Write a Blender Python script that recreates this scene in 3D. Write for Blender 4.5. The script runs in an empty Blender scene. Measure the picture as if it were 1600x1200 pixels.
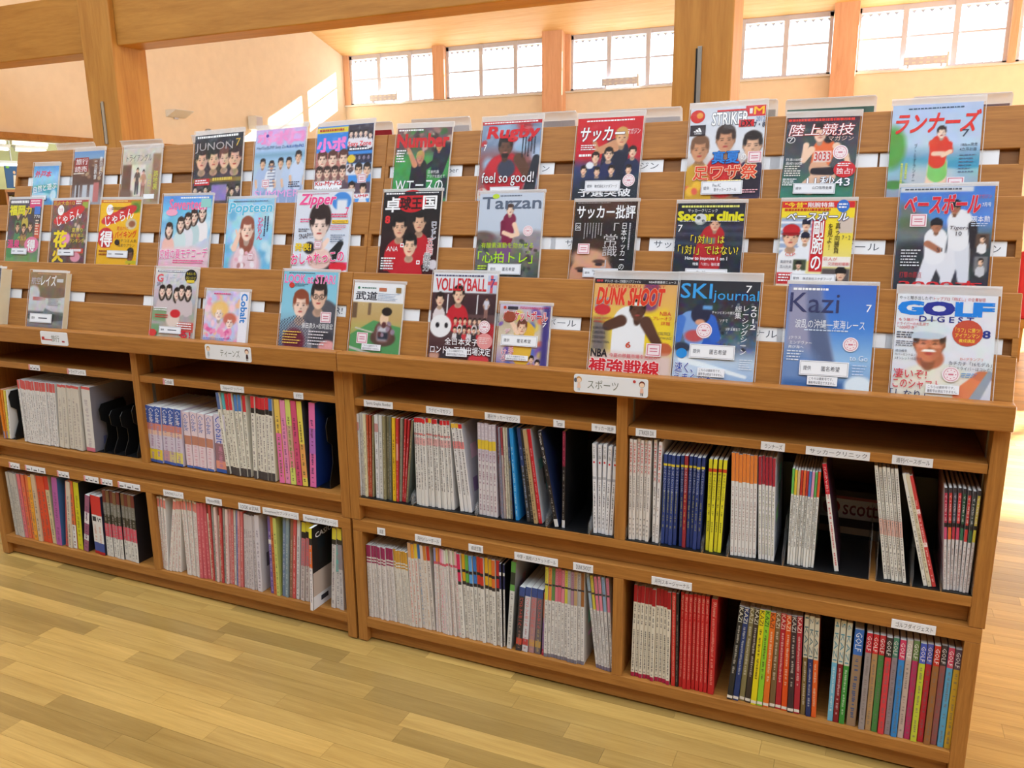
import bpy, bmesh, math, random
import numpy as np
from mathutils import Vector, Matrix, Euler

# ------------------------------------------------------------------ camera, world, sun, exposure
SC = bpy.context.scene
COL = SC.collection
SC.view_settings.view_transform = 'Standard'
SC.view_settings.look = 'None'
SC.view_settings.gamma = 1.0
SC.view_settings.use_curve_mapping = False
SC.view_settings.exposure = 0.0

cam_data = bpy.data.cameras.new('camera')
cam_data.sensor_fit = 'HORIZONTAL'
cam_data.sensor_width = 36.0
cam_data.lens = 36.0 * 1255.7 / 1600.0
cam_data.clip_start = 0.05
cam_data.clip_end = 200
cam = bpy.data.objects.new('camera', cam_data)
COL.objects.link(cam)
cam.location = (1.4538, -2.0118, 1.4272)
cam.rotation_euler = (math.radians(77.09), math.radians(0.53), math.radians(23.58))
SC.camera = cam

world = bpy.data.worlds.new('overcast_sky')
SC.world = world
world.use_nodes = True
wb = world.node_tree.nodes['Background']
wb.inputs['Color'].default_value = (0.82, 0.92, 1.0, 1)
wb.inputs['Strength'].default_value = 3.6

sun_data = bpy.data.lights.new('afternoon_sun', 'SUN')
sun_data.energy = 48.0
sun_data.angle = math.radians(1.0)
sun_data.color = (1.0, 0.95, 0.86)
sun = bpy.data.objects.new('afternoon_sun', sun_data)
COL.objects.link(sun)
sun.rotation_euler = Vector((-0.60, -1.0, -0.50)).to_track_quat('-Z', 'Y').to_euler()

RNG = random.Random(7)

# ------------------------------------------------------------------ colour and material helpers
def lin(c):
    """sRGB tuple 0-255 or hex -> linear rgb"""
    if isinstance(c, str):
        c = tuple(int(c[i:i + 2], 16) for i in (0, 2, 4))
    out = []
    for v in c[:3]:
        v = v / 255.0
        out.append(v / 12.92 if v <= 0.04045 else ((v + 0.055) / 1.055) ** 2.4)
    return tuple(out)

def new_mat(name):
    m = bpy.data.materials.new(name)
    m.use_nodes = True
    nt = m.node_tree
    return m, nt, nt.nodes['Principled BSDF']

def N(nt, kind, **kw):
    n = nt.nodes.new(kind)
    for k, v in kw.items():
        setattr(n, k, v)
    return n

def ramp(nt, stops):
    r = N(nt, 'ShaderNodeValToRGB')
    e = r.color_ramp.elements
    while len(e) < len(stops):
        e.new(0.5)
    for el, (p, c) in zip(e, stops):
        el.position = p
        el.color = (*c, 1)
    return r

def mat_plain(name, c, rough=0.5, metal=0.0, noise=0.0, spec=0.5):
    m, nt, b = new_mat(name)
    c = lin(c)
    b.inputs['Roughness'].default_value = rough
    b.inputs['Metallic'].default_value = metal
    b.inputs['Specular IOR Level'].default_value = spec
    tc = N(nt, 'ShaderNodeTexCoord')
    nz = N(nt, 'ShaderNodeTexNoise')
    nz.inputs['Scale'].default_value = 9.0
    nz.inputs['Detail'].default_value = 4.0
    nt.links.new(tc.outputs['Object'], nz.inputs['Vector'])
    k = noise
    r = ramp(nt, [(0.3, tuple(v * (1 - k) for v in c)), (0.7, tuple(min(1, v * (1 + k)) for v in c))])
    nt.links.new(nz.outputs['Fac'], r.inputs['Fac'])
    nt.links.new(r.outputs['Color'], b.inputs['Base Color'])
    return m

def mat_wood(name, dark, light, scale, rough=0.42, per_object=0.0, bump=0.05, spec=0.4):
    """fine straight grain; scale is the mapping of object coordinates (small along the grain)"""
    m, nt, b = new_mat(name)
    tc = N(nt, 'ShaderNodeTexCoord')
    mp = N(nt, 'ShaderNodeMapping')
    mp.inputs['Scale'].default_value = scale
    nt.links.new(tc.outputs['Object'], mp.inputs['Vector'])
    vec = mp.outputs['Vector']
    oi = N(nt, 'ShaderNodeObjectInfo')
    if per_object:
        ad = N(nt, 'ShaderNodeVectorMath', operation='ADD')
        sc = N(nt, 'ShaderNodeVectorMath', operation='SCALE')
        cx = N(nt, 'ShaderNodeCombineXYZ')
        nt.links.new(oi.outputs['Random'], cx.inputs[0])
        nt.links.new(oi.outputs['Random'], cx.inputs[1])
        nt.links.new(oi.outputs['Random'], cx.inputs[2])
        nt.links.new(cx.outputs[0], sc.inputs[0])
        sc.inputs['Scale'].default_value = 37.0
        nt.links.new(vec, ad.inputs[0])
        nt.links.new(sc.outputs[0], ad.inputs[1])
        vec = ad.outputs[0]
    n1 = N(nt, 'ShaderNodeTexNoise')
    n1.inputs['Scale'].default_value = 1.0
    n1.inputs['Detail'].default_value = 6.0
    n1.inputs['Roughness'].default_value = 0.62
    n1.inputs['Distortion'].default_value = 0.6
    nt.links.new(vec, n1.inputs['Vector'])
    n2 = N(nt, 'ShaderNodeTexNoise')
    n2.inputs['Scale'].default_value = 5.5
    n2.inputs['Detail'].default_value = 3.0
    nt.links.new(vec, n2.inputs['Vector'])
    mx = N(nt, 'ShaderNodeMath', operation='MULTIPLY_ADD')
    nt.links.new(n2.outputs['Fac'], mx.inputs[0])
    mx.inputs[1].default_value = 0.35
    nt.links.new(n1.outputs['Fac'], mx.inputs[2])
    r = ramp(nt, [(0.42, lin(dark)), (0.92, lin(light))])
    nt.links.new(mx.outputs[0], r.inputs['Fac'])
    out = r.outputs['Color']
    if per_object:
        hs = N(nt, 'ShaderNodeHueSaturation')
        mr = N(nt, 'ShaderNodeMapRange')
        mr.inputs['To Min'].default_value = 1 - per_object
        mr.inputs['To Max'].default_value = 1 + per_object
        nt.links.new(oi.outputs['Random'], mr.inputs['Value'])
        nt.links.new(mr.outputs[0], hs.inputs['Value'])
        nt.links.new(out, hs.inputs['Color'])
        out = hs.outputs['Color']
    nt.links.new(out, b.inputs['Base Color'])
    b.inputs['Roughness'].default_value = rough
    b.inputs['Specular IOR Level'].default_value = spec
    if bump:
        bp = N(nt, 'ShaderNodeBump')
        bp.inputs['Strength'].default_value = bump
        bp.inputs['Distance'].default_value = 0.002
        nt.links.new(n2.outputs['Fac'], bp.inputs['Height'])
        nt.links.new(bp.outputs['Normal'], b.inputs['Normal'])
    return m

def mat_print(name, rough=0.35):
    m, nt, b = new_mat(name)
    a = N(nt, 'ShaderNodeVertexColor')
    a.layer_name = 'Col'
    nt.links.new(a.outputs['Color'], b.inputs['Base Color'])
    b.inputs['Roughness'].default_value = rough
    b.inputs['Specular IOR Level'].default_value = 0.35
    return m

def mat_film(name, milky, rough=0.08, bump=0.0):
    """thin clear plastic: mostly see-through, a little haze, mirror-like glints"""
    m, nt, b = new_mat(name)
    nt.nodes.remove(b)
    out = nt.nodes['Material Output']
    tr = N(nt, 'ShaderNodeBsdfTransparent')
    df = N(nt, 'ShaderNodeBsdfDiffuse')
    df.inputs['Color'].default_value = (0.92, 0.93, 0.95, 1)
    gl = N(nt, 'ShaderNodeBsdfGlossy')
    gl.inputs['Roughness'].default_value = rough
    m1 = N(nt, 'ShaderNodeMixShader')
    m1.inputs[0].default_value = milky
    nt.links.new(tr.outputs[0], m1.inputs[1])
    tl = N(nt, 'ShaderNodeBsdfTranslucent')
    tl.inputs['Color'].default_value = (0.92, 0.94, 0.97, 1)
    m0 = N(nt, 'ShaderNodeMixShader')
    m0.inputs[0].default_value = 0.5
    nt.links.new(df.outputs[0], m0.inputs[1])
    nt.links.new(tl.outputs[0], m0.inputs[2])
    nt.links.new(m0.outputs[0], m1.inputs[2])
    # Schlick reflectance, the same from both faces of the thin sheet
    lw = N(nt, 'ShaderNodeLayerWeight')
    lw.inputs['Blend'].default_value = 0.5
    pw = N(nt, 'ShaderNodeMath', operation='POWER')
    nt.links.new(lw.outputs['Facing'], pw.inputs[0])
    pw.inputs[1].default_value = 4.0
    fr = N(nt, 'ShaderNodeMath', operation='MULTIPLY_ADD')
    nt.links.new(pw.outputs[0], fr.inputs[0])
    fr.inputs[1].default_value = 0.6
    fr.inputs[2].default_value = 0.02
    m2 = N(nt, 'ShaderNodeMixShader')
    nt.links.new(fr.outputs[0], m2.inputs[0])
    nt.links.new(m1.outputs[0], m2.inputs[1])
    nt.links.new(gl.outputs[0], m2.inputs[2])
    if bump:
        tc = N(nt, 'ShaderNodeTexCoord')
        nz = N(nt, 'ShaderNodeTexNoise')
        nz.inputs['Scale'].default_value = 14.0
        nt.links.new(tc.outputs['Object'], nz.inputs['Vector'])
        bp = N(nt, 'ShaderNodeBump')
        bp.inputs['Strength'].default_value = bump
        bp.inputs['Distance'].default_value = 0.01
        nt.links.new(nz.outputs['Fac'], bp.inputs['Height'])
        nt.links.new(bp.outputs[0], gl.inputs['Normal'])
    nt.links.new(m2.outputs[0], out.inputs['Surface'])
    return m

def mat_emit(name, c, s):
    m, nt, b = new_mat(name)
    b.inputs['Base Color'].default_value = (*lin(c), 1)
    b.inputs['Emission Color'].default_value = (*lin(c), 1)
    b.inputs['Emission Strength'].default_value = s
    return m

W_D, W_L = (146, 92, 40), (184, 126, 60)
M = {}
M['wood_x'] = mat_wood('oak_veneer_horizontal', W_D, W_L, (5, 110, 110))
M['wood_z'] = mat_wood('oak_veneer_vertical', W_D, W_L, (110, 110, 5))
M['wood_shade'] = mat_wood('oak_veneer_shaded', (120, 76, 34), (150, 100, 52), (3, 40, 40))  # same oak with the shade of the recesses put into its colour
M['glulam_x'] = mat_wood('glulam_beam', (158, 104, 34), (190, 136, 60), (1.4, 14, 14), rough=0.5)
M['glulam_z'] = mat_wood('glulam_post', (162, 106, 38), (194, 140, 64), (14, 14, 1.4), rough=0.5)
M['redwood_z'] = mat_wood('window_post_wood', (214, 158, 122), (236, 188, 150), (14, 14, 1.4), rough=0.5)
M['ceil'] = mat_wood('ceiling_boards', (240, 194, 130), (252, 218, 162), (1.2, 16, 16), rough=0.55)
M['plank'] = mat_wood('floor_oak', (164, 130, 68), (196, 162, 94), (2.0, 34, 34), rough=0.28, per_object=0.3, bump=0.02, spec=0.5)
M['cream'] = mat_plain('cream_plaster', (242, 226, 200), 0.85, noise=0.03)
M['cream2'] = mat_plain('yellow_green_plaster', (186, 184, 136), 0.85, noise=0.03)  # yellowish green plaster of the side room
M['white'] = mat_plain('white_paint', (226, 226, 222), 0.6, noise=0.02)
M['blocker'] = mat_plain('dark_sky_blocker', (84, 66, 48), 0.8, noise=0.1)  # for the added sky blocker, dark so it bounces little light
M['alu'] = mat_plain('glare_lit_aluminium', (206, 206, 218), 0.5, 0.0, noise=0.03)  # aluminium grey paled to carry the window glare
M['steel'] = mat_plain('galvanised_steel', (170, 168, 162), 0.35, 0.8, noise=0.08)
M['rail'] = mat_plain('shelf_rail_steel', (150, 146, 138), 0.4, 0.7, noise=0.05)
M['paper'] = mat_plain('white_card', (232, 234, 240), 0.55, noise=0.015)
M['pages'] = mat_plain('page_edges', (222, 222, 218), 0.8, noise=0.06)
M['pages_old'] = mat_plain('yellowed_page_edges', (214, 206, 180), 0.8, noise=0.08)
M['black'] = mat_plain('black_plastic', (22, 22, 24), 0.35, noise=0.05)
M['dark'] = mat_plain('dark_backing', (40, 34, 28), 0.7, noise=0.05)
M['ink'] = mat_plain('dark_ink', (50, 52, 60), 0.6)
M['ink2'] = mat_plain('grey_ink', (120, 126, 120), 0.6)
M['red'] = mat_plain('red_fabric', (186, 30, 44), 0.7, noise=0.05)
M['print'] = mat_print('printed_cover')
M['spine'] = mat_print('printed_spine', 0.4)
M['film'] = mat_film('clear_plastic_sleeve', 0.012, bump=0.3)
M['hem'] = mat_film('backlit_plastic_hem', 0.68, 0.2)  # whiteness of the back light put into the milkiness
M['rearfilm'] = mat_film('backlit_plastic_film', 0.86, 0.2)  # made whiter still to stand in for light from behind
M['clearbox'] = mat_film('smoked_clear_plastic', 0.10, 0.1)
M['glass'] = mat_film('window_glass', 0.02, 0.02)
M['tube'] = mat_emit('fluorescent_tube', (255, 255, 245), 3.5)
M['corrug'] = mat_plain('corrugated_awning_edge', (150, 150, 160), 0.6)

# ------------------------------------------------------------------ mesh helpers
def link(o, parent=None):
    COL.objects.link(o)
    if parent is not None:
        o.parent = parent
    return o

def tag(o, label=None, cat=None, group=None, kind=None):
    if label: o['label'] = label
    if cat: o['category'] = cat
    if group: o['group'] = group
    if kind: o['kind'] = kind
    return o

def empty(name, loc=(0, 0, 0), rot=(0, 0, 0)):
    o = bpy.data.objects.new(name, None)
    o.empty_display_size = 0.05
    o.location = loc
    o.rotation_euler = rot
    COL.objects.link(o)
    return o

BOXF = [(0, 3, 2, 1), (4, 5, 6, 7), (0, 1, 5, 4), (1, 2, 6, 5), (2, 3, 7, 6), (3, 0, 4, 7)]
class MB:
    def __init__(self):
        self.v, self.f = [], []
    def box(self, x0, x1, y0, y1, z0, z1):
        n = len(self.v)
        self.v += [(x0, y0, z0), (x1, y0, z0), (x1, y1, z0), (x0, y1, z0),
                   (x0, y0, z1), (x1, y0, z1), (x1, y1, z1), (x0, y1, z1)]
        self.f += [tuple(n + i for i in q) for q in BOXF]
        return self
    def prism_x(self, pts, x0, x1):
        """polygon of (y, z) points extruded along x"""
        n, k = len(self.v), len(pts)
        self.v += [(x0, y, z) for y, z in pts] + [(x1, y, z) for y, z in pts]
        self.f.append(tuple(range(n, n + k)))
        self.f.append(tuple(range(n + 2 * k - 1, n + k - 1, -1)))
        for i in range(k):
            j = (i + 1) % k
            self.f.append((n + i, n + k + i, n + k + j, n + j))
        return self
    def prism_y(self, pts, y0, y1):
        n, k = len(self.v), len(pts)
        self.v += [(x, y0, z) for x, z in pts] + [(x, y1, z) for x, z in pts]
        self.f.append(tuple(range(n, n + k)))
        self.f.append(tuple(range(n + 2 * k - 1, n + k - 1, -1)))
        for i in range(k):
            j = (i + 1) % k
            self.f.append((n + i, n + k + i, n + k + j, n + j))
        return self
    def cyl(self, c, r, h, axis='y', seg=16):
        pts = [(math.cos(2 * math.pi * i / seg) * r, math.sin(2 * math.pi * i / seg) * r) for i in range(seg)]
        n = len(self.v)
        for s in (0, h):
            for a, b in pts:
                p = {'y': (c[0] + a, c[1] + s, c[2] + b), 'x': (c[0] + s, c[1] + a, c[2] + b), 'z': (c[0] + a, c[1] + b, c[2] + s)}[axis]
                self.v.append(p)
        self.f.append(tuple(range(n, n + seg)))
        self.f.append(tuple(range(n + 2 * seg - 1, n + seg - 1, -1)))
        for i in range(seg):
            j = (i + 1) % seg
            self.f.append((n + i, n + seg + i, n + seg + j, n + j))
        return self
    def data(self, name, mat):
        me = bpy.data.meshes.new(name)
        me.from_pydata(self.v, [], self.f)
        bm = bmesh.new(); bm.from_mesh(me)
        bmesh.ops.recalc_face_normals(bm, faces=bm.faces)
        bm.to_mesh(me); bm.free()
        me.materials.append(M[mat] if isinstance(mat, str) else mat)
        return me
    def build(self, name, mat, parent=None, bevel=0.0):
        o = link(bpy.data.objects.new(name, self.data(name, mat)), parent)
        if bevel:
            md = o.modifiers.new('edge', 'BEVEL')
            md.width = bevel; md.segments = 2; md.limit_method = 'ANGLE'
        return o

def box(name, mat, x0, x1, y0, y1, z0, z1, parent=None, bevel=0.0):
    return MB().box(x0, x1, y0, y1, z0, z1).build(name, mat, parent, bevel)

def struct(o):
    o['kind'] = 'structure'
    return o

# ------------------------------------------------------------------ text as geometry
_tc = {}
def text_mesh(s, bold=0.0, shear=0.0, vert=False, res=2):
    """vertices (n,2) normalised to the unit box (u right, v up) and faces"""
    key = (s, shear, vert, res)
    if key in _tc:
        return _tc[key]
    c = bpy.data.curves.new('lettering', 'FONT')
    c.body = '\n'.join(s) if vert else s
    if vert:
        c.align_x = 'CENTER'; c.space_line = 0.93
    c.resolution_u = res
    c.shear = shear
    c.fill_mode = 'FRONT'
    o = bpy.data.objects.new('lettering', c)
    me = o.to_mesh()
    v = np.zeros(len(me.vertices) * 3); me.vertices.foreach_get('co', v)
    v = v.reshape(-1, 3)[:, :2]
    f = [tuple(p.vertices) for p in me.polygons]
    o.to_mesh_clear()
    bpy.data.objects.remove(o); bpy.data.curves.remove(c)
    if len(v):
        lo, hi = v.min(0), v.max(0)
        asp = (hi[0] - lo[0]) / max(1e-6, hi[1] - lo[1])
        ext = np.maximum(hi - lo, 1e-6)
        v = (v - lo) / ext
    else:
        asp, ext = 1, np.ones(2)
    _tc[key] = (v, f, asp, ext)
    return _tc[key]

class Ink:
    """flat print: coloured faces stacked in thin layers on a sheet lying in x-z, facing -y"""
    def __init__(self, y=0.0, step=0.00003):
        self.v, self.f, self.c = [], [], []
        self.y, self.step = y, step
    def _push(self, pts, faces, col):
        n = len(self.v)
        self.y -= self.step
        self.v += [(float(p[0]), self.y, float(p[1])) for p in pts]
        self.f += [tuple(n + i for i in q) for q in faces]
        self.c += [lin(col)] * len(pts)
    def rect(self, x0, z0, x1, z1, col):
        self._push([(x0, z0), (x1, z0), (x1, z1), (x0, z1)], [(0, 1, 2, 3)], col)
    def poly(self, pts, col):
        self._push(pts, [tuple(range(len(pts)))], col)
    def ell(self, x, z, rx, rz, col, n=20):
        self.poly([(x + rx * math.cos(i * 2 * math.pi / n), z + rz * math.sin(i * 2 * math.pi / n)) for i in range(n)], col)
    def frame(self, x0, z0, x1, z1, w, col):
        for a in ((x0, z0, x1, z0 + w), (x0, z1 - w, x1, z1), (x0, z0, x0 + w, z1), (x1 - w, z0, x1, z1)):
            self.rect(*a, col)
    def text(self, s, x0, z0, x1, z1, col, bold=0.0, shear=0.0, vert=False, rot=0, res=2, keep=False):
        """fit the string into the box; rot=-90 reads downwards"""
        v, f, asp, ext = text_mesh(s, bold, shear, vert, res)
        if not len(v):
            return
        if bold:      # heavier strokes: the same outline laid down again slightly to each side
            b = bold * .8
            base, st = v, self.step
            self.step = 0.000012
            for d in np.array([(b, b), (-b, b), (b, -b), (-b, -b)]) / ext:
                v = base + d
                self._fit(v, f, asp, x0, z0, x1, z1, col, rot, keep)
            v, self.step = base, st
        self._fit(v, f, asp, x0, z0, x1, z1, col, rot, keep)
    def _fit(self, v, f, asp, x0, z0, x1, z1, col, rot, keep):
        w, h = x1 - x0, z1 - z0
        if keep and not rot:
            if asp * h < w: w = asp * h
            else: h = w / asp
        if rot == -90:
            p = np.stack([x0 + v[:, 1] * w, z1 - v[:, 0] * h], 1)
        elif rot == 90:
            p = np.stack([x1 - v[:, 1] * w, z0 + v[:, 0] * h], 1)
        else:
            p = np.stack([x0 + v[:, 0] * w, z0 + v[:, 1] * h], 1)
        if rot and rot not in (90, -90):
            a = math.radians(rot); cx, cz = (x0 + x1) / 2, (z0 + z1) / 2
            q = p - (cx, cz)
            p = np.stack([cx + q[:, 0] * math.cos(a) - q[:, 1] * math.sin(a), cz + q[:, 0] * math.sin(a) + q[:, 1] * math.cos(a)], 1)
        self._push(p, f, col)
    def data(self, name, mat='print'):
        me = bpy.data.meshes.new(name)
        me.from_pydata(self.v, [], self.f)
        a = me.color_attributes.new('Col', 'FLOAT_COLOR', 'POINT')
        a.data.foreach_set('color', np.array([(*c, 1.0) for c in self.c], dtype=np.float32).ravel())
        me.materials.append(M[mat])
        return me
    def build(self, name, parent, mat='print'):
        return link(bpy.data.objects.new(name, self.data(name, mat)), parent)

# ------------------------------------------------------------------ the room
YB = 9.0            # inner face of the clerestory wall
XW = -6.16          # inner face of the end wall
SILL, HEAD = 2.87, 3.585

# floor: oak strips, long side along x
floor = struct(box('floor', 'plank', -14, 9, -9, YB, -0.05, -0.012))
PW = 0.0656
def floor_strips():
    proto = {}
    bev = 0.0006
    rows = []
    j0 = int(math.floor((-9.0 + 0.27) / PW))
    j1 = int(math.ceil((YB + 0.27) / PW))
    rest = MB()
    rest_tone = []
    r = random.Random(11)
    count = 0
    for j in range(j0, j1):
        y0 = -0.27 + j * PW
        y1 = min(y0 + PW, YB)
        x = -14 + r.uniform(0, 0.5)
        xa = -14
        while xa < 9:
            L = r.choice((0.30, 0.40, 0.50, 0.60, 0.72, 0.84))
            near = (-0.98 < y0 < 0.06 and -2.1 < xa + L / 2 < 2.6) or (0.0 <= y0 < 4.4 and xa + L > 1.74 and xa < 2.06 + 0.16 * y0)
            if near and count < 296:
                if L not in proto:
                    m = MB()
                    b = 0.0003
                    m.v = [(0.0001, 0.0001, -0.012), (L - 0.0001, 0.0001, -0.012), (L - 0.0004, PW - 0.0004, -0.012), (0.0004, PW - 0.0004, -0.012),
                           (0.0004, 0.0004, -b), (L - 0.0004, 0.0004, -b), (L - 0.0004, PW - 0.0004, -b), (0.0004, PW - 0.0004, -b),
                           (b, b, 0), (L - b, b, 0), (L - b, PW - b, 0), (b, PW - b, 0)]
                    m.f = [(0, 1, 5, 4), (1, 2, 6, 5), (2, 3, 7, 6), (3, 0, 4, 7), (4, 5, 9, 8), (5, 6, 10, 9), (6, 7, 11, 10), (7, 4, 8, 11), (8, 9, 10, 11)]
                    proto[L] = m.data('floor_strip', 'plank')
                o = link(bpy.data.objects.new('floor_strip', proto[L]), floor)
                o.location = (xa, y0, 0)
                count += 1
            else:
                n = len(rest.v)
                e = 0.0001
                xb = min(xa + L, 9)
                rest.v += [(xa + e, y0 + e, 0), (xb - e, y0 + e, 0), (xb - e, y1 - e, 0), (xa + e, y1 - e, 0)]
                rest.f.append((n, n + 1, n + 2, n + 3))
                rest_tone.append(r.random())
            xa += L
    me = bpy.data.meshes.new('floor_strips_beyond')
    me.from_pydata(rest.v, [], rest.f)
    a = me.attributes.new('tone', 'FLOAT', 'FACE')
    a.data.foreach_set('value', np.array(rest_tone, dtype=np.float32))
    m = M['plank'].copy(); m.name = 'floor_oak_beyond'
    nt = m.node_tree
    at = N(nt, 'ShaderNodeAttribute'); at.attribute_name = 'tone'
    oi = [n for n in nt.nodes if n.type == 'OBJECT_INFO'][0]
    for l in list(nt.links):
        if l.from_node == oi:
            s = l.to_socket
            nt.links.remove(l)
            nt.links.new(at.outputs['Fac'], s)
    me.materials.append(m)
    o = link(bpy.data.objects.new('floor_strips_beyond', me), floor)
    o['kind'] = 'stuff'
floor_strips()

# end wall (left): solid above the doorway height, open below towards the side room
wl = MB()
wl.box(XW - 0.18, XW, -1.0, YB + 0.2, 2.10, 6.6)
wl.box(XW - 0.18, XW, 5.6, YB + 0.2, 0.0, 2.10)
wl.box(XW - 0.18, XW, -4.0, -1.0, 0.0, 4.2)
struct(wl.build('wall_left', 'cream'))
struct(box('trim_1', 'glulam_x', XW - 0.2, XW + 0.03, -1.0, 5.6, 2.045, 2.10))

# clerestory wall
wb_ = MB()
wb_.box(XW, 3.25, YB, YB + 0.2, 0, SILL)
wb_.box(XW, 9.0, YB, YB + 0.2, HEAD + 0.03, 3.72)
struct(wb_.build('wall_back', 'cream'))
wr = MB()
wr.box(9.0, 9.2, -4.0, 1.5, 0, 3.4)
for y in (1.5, 3.3, 5.1, 6.9, 8.7):  # unseen side, bays left open to brighten the hall
    wr.box(9.0, 9.12, y, y + 0.1, 0, 3.4)
wr.box(9.0, 9.2, -1.0, YB + 0.2, 3.4, 4.2)
struct(wr.build('wall_right', 'cream'))
struct(box('sky_blocker', 'blocker', -14, 9.2, -4.2, -4.0, 0, 4.7))  # unseen slab added behind the camera to cut the low sky light
struct(box('trim_2', 'white', XW, 3.25, YB - 0.03, YB + 0.02, SILL - 0.02, SILL + 0.005))

# ceiling rising towards the viewer
cl = MB()
zc = lambda y: 3.60 + (YB - y) * 0.292
cl.prism_x([(YB + 0.2, zc(YB + 0.2)), (-0.6, zc(-0.6)), (-0.6, zc(-0.6) + 0.1), (YB + 0.2, zc(YB + 0.2) + 0.1)], XW - 0.2, 9.2)
ceiling = struct(cl.build('ceiling', 'ceil'))
cb = MB()
for i in range(0, 62):
    y0 = YB - 0.005 - i * 0.15
    cb = MB().prism_x([(y0, zc(y0)), (y0 - 0.148, zc(y0 - 0.148)), (y0 - 0.148, zc(y0 - 0.148) - 0.006), (y0, zc(y0) - 0.006)], XW, 9.0)
    cb.build('ceiling_board', 'ceil', ceiling)

# windows: bays of panes between posts
def clerestory(n, xs):
    x0, x1 = xs[0], xs[-1]
    fr = MB()
    y0, y1 = YB + 0.02, YB + 0.07
    fr.box(x0, x0 + 0.04, y0, y1, SILL, HEAD)
    fr.box(x1 - 0.04, x1, y0, y1, SILL, HEAD)
    fr.box(x0, x1, y0, y1, HEAD - 0.05, HEAD + 0.03)
    fr.box(x0, x1, y0, y1, SILL, SILL + 0.03)
    w = struct(fr.build('window_%d' % n, 'alu'))
    for x in xs[1:-1]:
        box('mullion', 'alu', x - 0.03, x + 0.03, y0 - 0.01, y1, SILL, HEAD, w)
    for a, b in zip(xs[:-1], xs[1:]):
        box('glazing_bar', 'alu', a, b, y0 + 0.015, y1 - 0.015, 3.232, 3.252, w)
        for (p, q) in ((SILL + 0.03, 3.232), (3.252, HEAD - 0.05)):
            box('pane', 'glass', a + 0.03, b - 0.03, y0 + 0.02, y0 + 0.026, p, q, w)
    # scalloped edge of the corrugated sheet that shows along top and bottom of the glass
    t = MB()
    k = int((x1 - x0) / 0.09)
    for i in range(k):
        xa = x0 + (x1 - x0) * (i + 0.15) / k
        xb = x0 + (x1 - x0) * (i + 0.75) / k
        for (za, zb, zt) in ((HEAD - 0.05, HEAD - 0.05, HEAD - 0.085), (SILL + 0.03, SILL + 0.03, SILL + 0.085)):
            n0 = len(t.v)
            t.v += [(xa, y1 + 0.05, za), (xb, y1 + 0.05, zb), ((xa + xb) / 2, y1 + 0.05, zt),
                    (xa, y1 + 0.06, za), (xb, y1 + 0.06, zb), ((xa + xb) / 2, y1 + 0.06, zt)]
            t.f += [(n0, n0 + 1, n0 + 2), (n0 + 3, n0 + 5, n0 + 4), (n0, n0 + 2, n0 + 5, n0 + 3), (n0 + 1, n0 + 4, n0 + 5, n0 + 2)]
    o = t.build('scalloped_sheet_edge', 'corrug', w)
    o['kind'] = 'stuff'
    return w
clerestory(1, (-6.06, -5.534, -4.997, -4.575))
clerestory(2, (-4.384, -3.824, -3.285, -2.85))
clerestory(3, (-2.468, -1.923, -1.392, -0.86))
clerestory(4, (-0.72, -0.19, 0.33, 0.86))
clerestory(5, (1.13, 1.645, 2.178, 2.71))
clerestory(6, (2.79, 3.32, 3.85, 4.38))

def wpost(x0, x1, z0, z1, y0=YB - 0.16, mat='redwood_z'):
    return struct(box('wall_post', mat, x0, x1, y0, YB + 0.1, z0, z1, None, 0.004))
wpost(-4.575, -4.384, SILL, HEAD + 0.05, YB - 0.06)
wpost(-2.82, -2.53, 0, 3.66)
wpost(-2.86, -2.46, SILL, HEAD + 0.05, YB - 0.03)
wpost(-0.86, -0.72, SILL, HEAD + 0.05, YB - 0.06)
wpost(0.875, 1.15, 0, 3.66)
wpost(2.71, 2.79, SILL, HEAD + 0.05, YB - 0.06)
wpost(4.38, 4.48, 0, 3.66, YB - 0.02)
wpost(XW, XW + 0.10, SILL, HEAD + 0.05, YB - 0.01)

# glazed doors low in the same wall, right of the rack
def glazed_front(n, xs, z1):
    g = MB()
    for x in xs:
        g.box(x, x + 0.06, YB + 0.03, YB + 0.1, 0, z1)
    g.box(xs[0], xs[-1], YB + 0.03, YB + 0.1, z1 - 0.06, z1)
    g.box(xs[0], xs[-1], YB + 0.03, YB + 0.1, 0, 0.06)
    w = struct(g.build('window_%d' % n, 'alu'))
    for p, q in zip(xs[:-1], xs[1:]):
        box('pane', 'glass', p + 0.06, q, YB + 0.06, YB + 0.066, 0.06, z1 - 0.06, w)
glazed_front(7, (3.25, 4.32), SILL)
glazed_front(8, (4.48, 5.65, 6.85, 8.06), HEAD + 0.03)
struct(box('wall_back_end', 'cream', 8.12, 9.0, YB, YB + 0.2, 0, HEAD + 0.03))

# posts and beams of the frame behind the rack
PY0, PY1 = 2.5, 2.805
post1 = struct(box('post', 'glulam_z', -3.946, -3.643, PY0, PY1, 0, 5.44, None, 0.008))
post2 = struct(box('post', 'glulam_z', 0.423, 0.733, PY0, PY1, 0, 5.44, None, 0.008))
post3 = struct(box('post', 'glulam_z', 4.79, 5.10, PY0, PY1, 0, 5.44, None, 0.008))
for (x0, x1, z0) in ((XW, -3.946, 2.515), (-3.643, 0.423, 2.54), (0.733, 4.79, 2.95)):
    struct(box('beam', 'glulam_x', x0, x1, PY0 + 0.045, PY1 - 0.04, z0, z0 + 0.405, None, 0.008))
for p, x, z0, z1 in ((post1, -3.808, 1.86, 2.16), (post2, 0.556, 1.86, 2.20)):
    c = MB().box(x, x + 0.022, PY0 - 0.012, PY0 + 0.001, z0, z1)
    o = c.build('metal_channel', 'steel', p, 0.002)
    o['label'] = 'narrow metal channel screwed to the post'
    box('slot', 'black', x - 0.010, x, PY0 - 0.008, PY0 + 0.001, z0, z1 - 0.01, o)

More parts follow.
